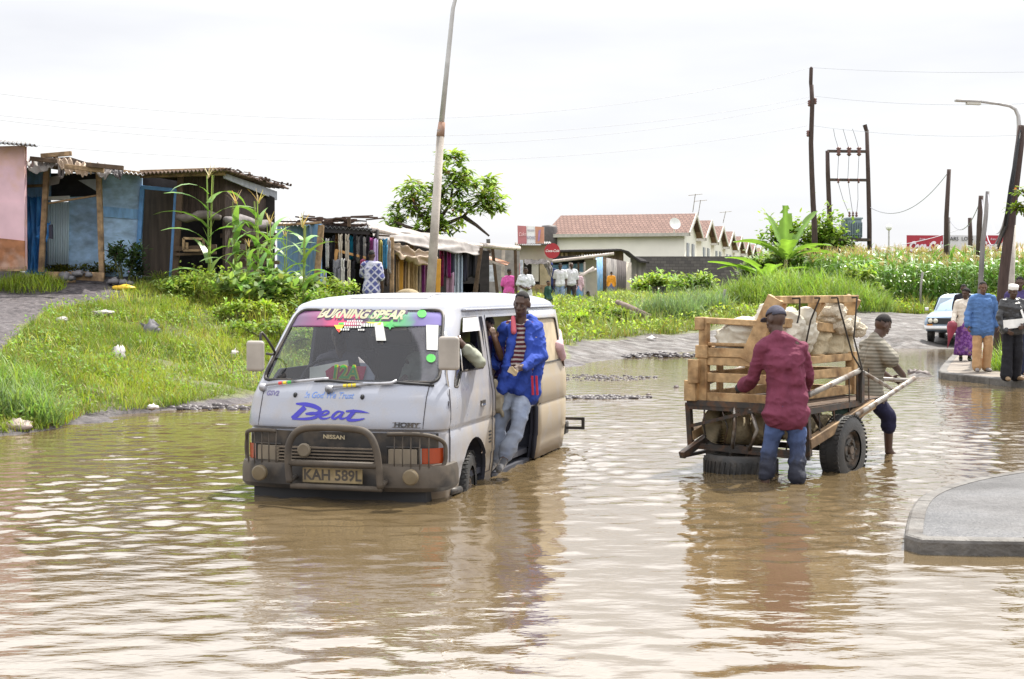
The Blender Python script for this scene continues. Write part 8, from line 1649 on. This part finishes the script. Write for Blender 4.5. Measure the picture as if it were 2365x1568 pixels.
# ------------------------------------------------------------------ rubbish, stones, gravel
def litter(name,label,px,d,r,mat,seed,dz=.05,cat='litter'):
    c=gp(px,d); m=MB(); V,Fs=sph_pts(14,9); m.add([(a*r[0]*(1+1.1*mnoise.noise(Vector((a*3+seed,b_*3,c_*3)))),b_*r[1],c_*r[2]*(1+1.3*mnoise.noise(Vector((a*3,b_*3+seed,c_*3))))) for a,b_,c_ in V],Fs); o=m.obj(name,mat,None,smooth=True); o.location=c+Vector((0,0,dz)); tag(o,label,cat)
wl=pm('white_polythene_scrap',(.46,.43,.41),.5,var=.1)
litter('plastic_bag','crumpled white plastic bag standing in the bank grass',272,22.0,(.10,.07,.10),wl,1.3,.12); litter('plastic_bag','flat white plastic scrap near the muddy path',237,25.5,(.17,.1,.05),wl,2.2,.1); litter('plastic_bag','small white scrap at the edge of the muddy path',143,24.5,(.09,.07,.05),wl,3.1,.08)
litter('plastic_bag','white scrap in the grass above the van mirror',540,24.2,(.06,.05,.07),wl,4.4,.10); litter('plastic_bag','white scrap at the water edge below the bank',350,19.2,(.07,.06,.04),wl,5.7,.05); litter('yellow_bag','yellow plastic bag on the path before the dark shack',287,28.4,(.20,.1,.06),pm('yellow_plastic',(.60,.38,.03),.5,var=.2),6.2,.08)
litter('stone','dark hollow stone half sunk in the bank grass',345,24.6,(.17,.14,.14),stone_m,7.3,.08,'stone'); litter('stone','pinkish stone at the waterline under the left grass clump',38,16.6,(.16,.12,.08),pm('pink_stone',(.34,.28,.25),.9,var=.2),8.1,.02,'stone')
litter('plastic_bag','white scrap behind the van beside the weeds',1315,50,(.2,.12,.08),wl,9.2,.12); litter('plastic_bag','white scrap on the mud at the puddle edge',1505,40.6,(.14,.1,.09),wl,10.3,.06)
T=TH('log','fallen grey log lying on the verge','log',1450,46.5); a=gp(1425,46.8)+Vector((0,0,.62));b=gp(1500,45.4)+Vector((0,0,.32)); m=MB(); m.tube([a,a.lerp(b,.35)+Vector((0,0,-.02)),b],[.08,.13,.09],8); m.obj('log',pm('grey_log',(.17,.13,.11),.9,var=.35,bump=.6,bscale=10),T,world=True,smooth=True)
T=TH('bucket','black bucket standing in the grass before the block wall','bucket',1522,62); m=MB(); m.lathe([(.25,0),(.32,.62),(.30,.62),(.24,.03)],(0,0,.15),(0,0,1),16); m.obj('bucket',black,T,smooth=True,angle=30)
rng=np.random.default_rng(8)
def pebbles(name,label,cx_,cy_,rx,ry,n,r,z=.0):
    Vb,Fb=sph_pts(6,4); Vb=np.array(Vb); Vs=[];m=MB()
    for i in range(n):
        a=rng.uniform(0,6.28); q=rng.random()**.6; s=r*rng.uniform(.4,1.5); c=np.array([cx_+rx*q*math.cos(a),cy_+ry*q*math.sin(a),z+rng.uniform(-.6,.35)*s]); m.add(Vb*s*np.array([1.3,1,.7])*rng.uniform(.7,1.3,3)+c,Fb)
    o=m.obj(name,pm('wet_gravel',(.07,.06,.062),.45,var=.4,scale=3),None,smooth=True); tag(o,label,kind='stuff')
p=gz(1375,918,0); pebbles('gravel','dark wet gravel poking out of the flood behind the minibus',p.x,p.y,.85,.35,420,.030); p=gz(1395,872,0); pebbles('gravel','gravel bar in the flood behind the minibus',p.x-.1,p.y,1.1,1.0,380,.022,-.004); 
p=gz(1400,825,0); pebbles('gravel','muddy stones along the far waterline',p.x,p.y+.6,2.6,1.2,420,.045,.03); p=gz(1640,795,0); pebbles('gravel','muddy stones beyond the long puddle',p.x,p.y+2.,4.5,1.6,420,.05,.10)
p=gz(440,945,0); pebbles('gravel','dark stones along the left waterline',p.x,p.y+.2,1.6,.35,220,.04,.01)
for i,(px,py,r,lb) in enumerate(((1498,912,.04,'single dark stone standing in the flood right of the gravel'),(1562,895,.05,'lone stone in the flood nearest the handcart'),(2080,800,.22,'mud lump at the road edge beyond the cart handles'),(2132,868,.16,'mud lump at the corner of the far kerb'),(2108,862,.12,'smaller mud lump left of the one at the kerb corner'))): p=gz(px,py,0); stone(px,py,p.y,(r,r*.8,r*.75),lb,pm('wet_mud_lump',(.10,.08,.075),.6,var=.3,bump=.7,bscale=9),i*2.2)
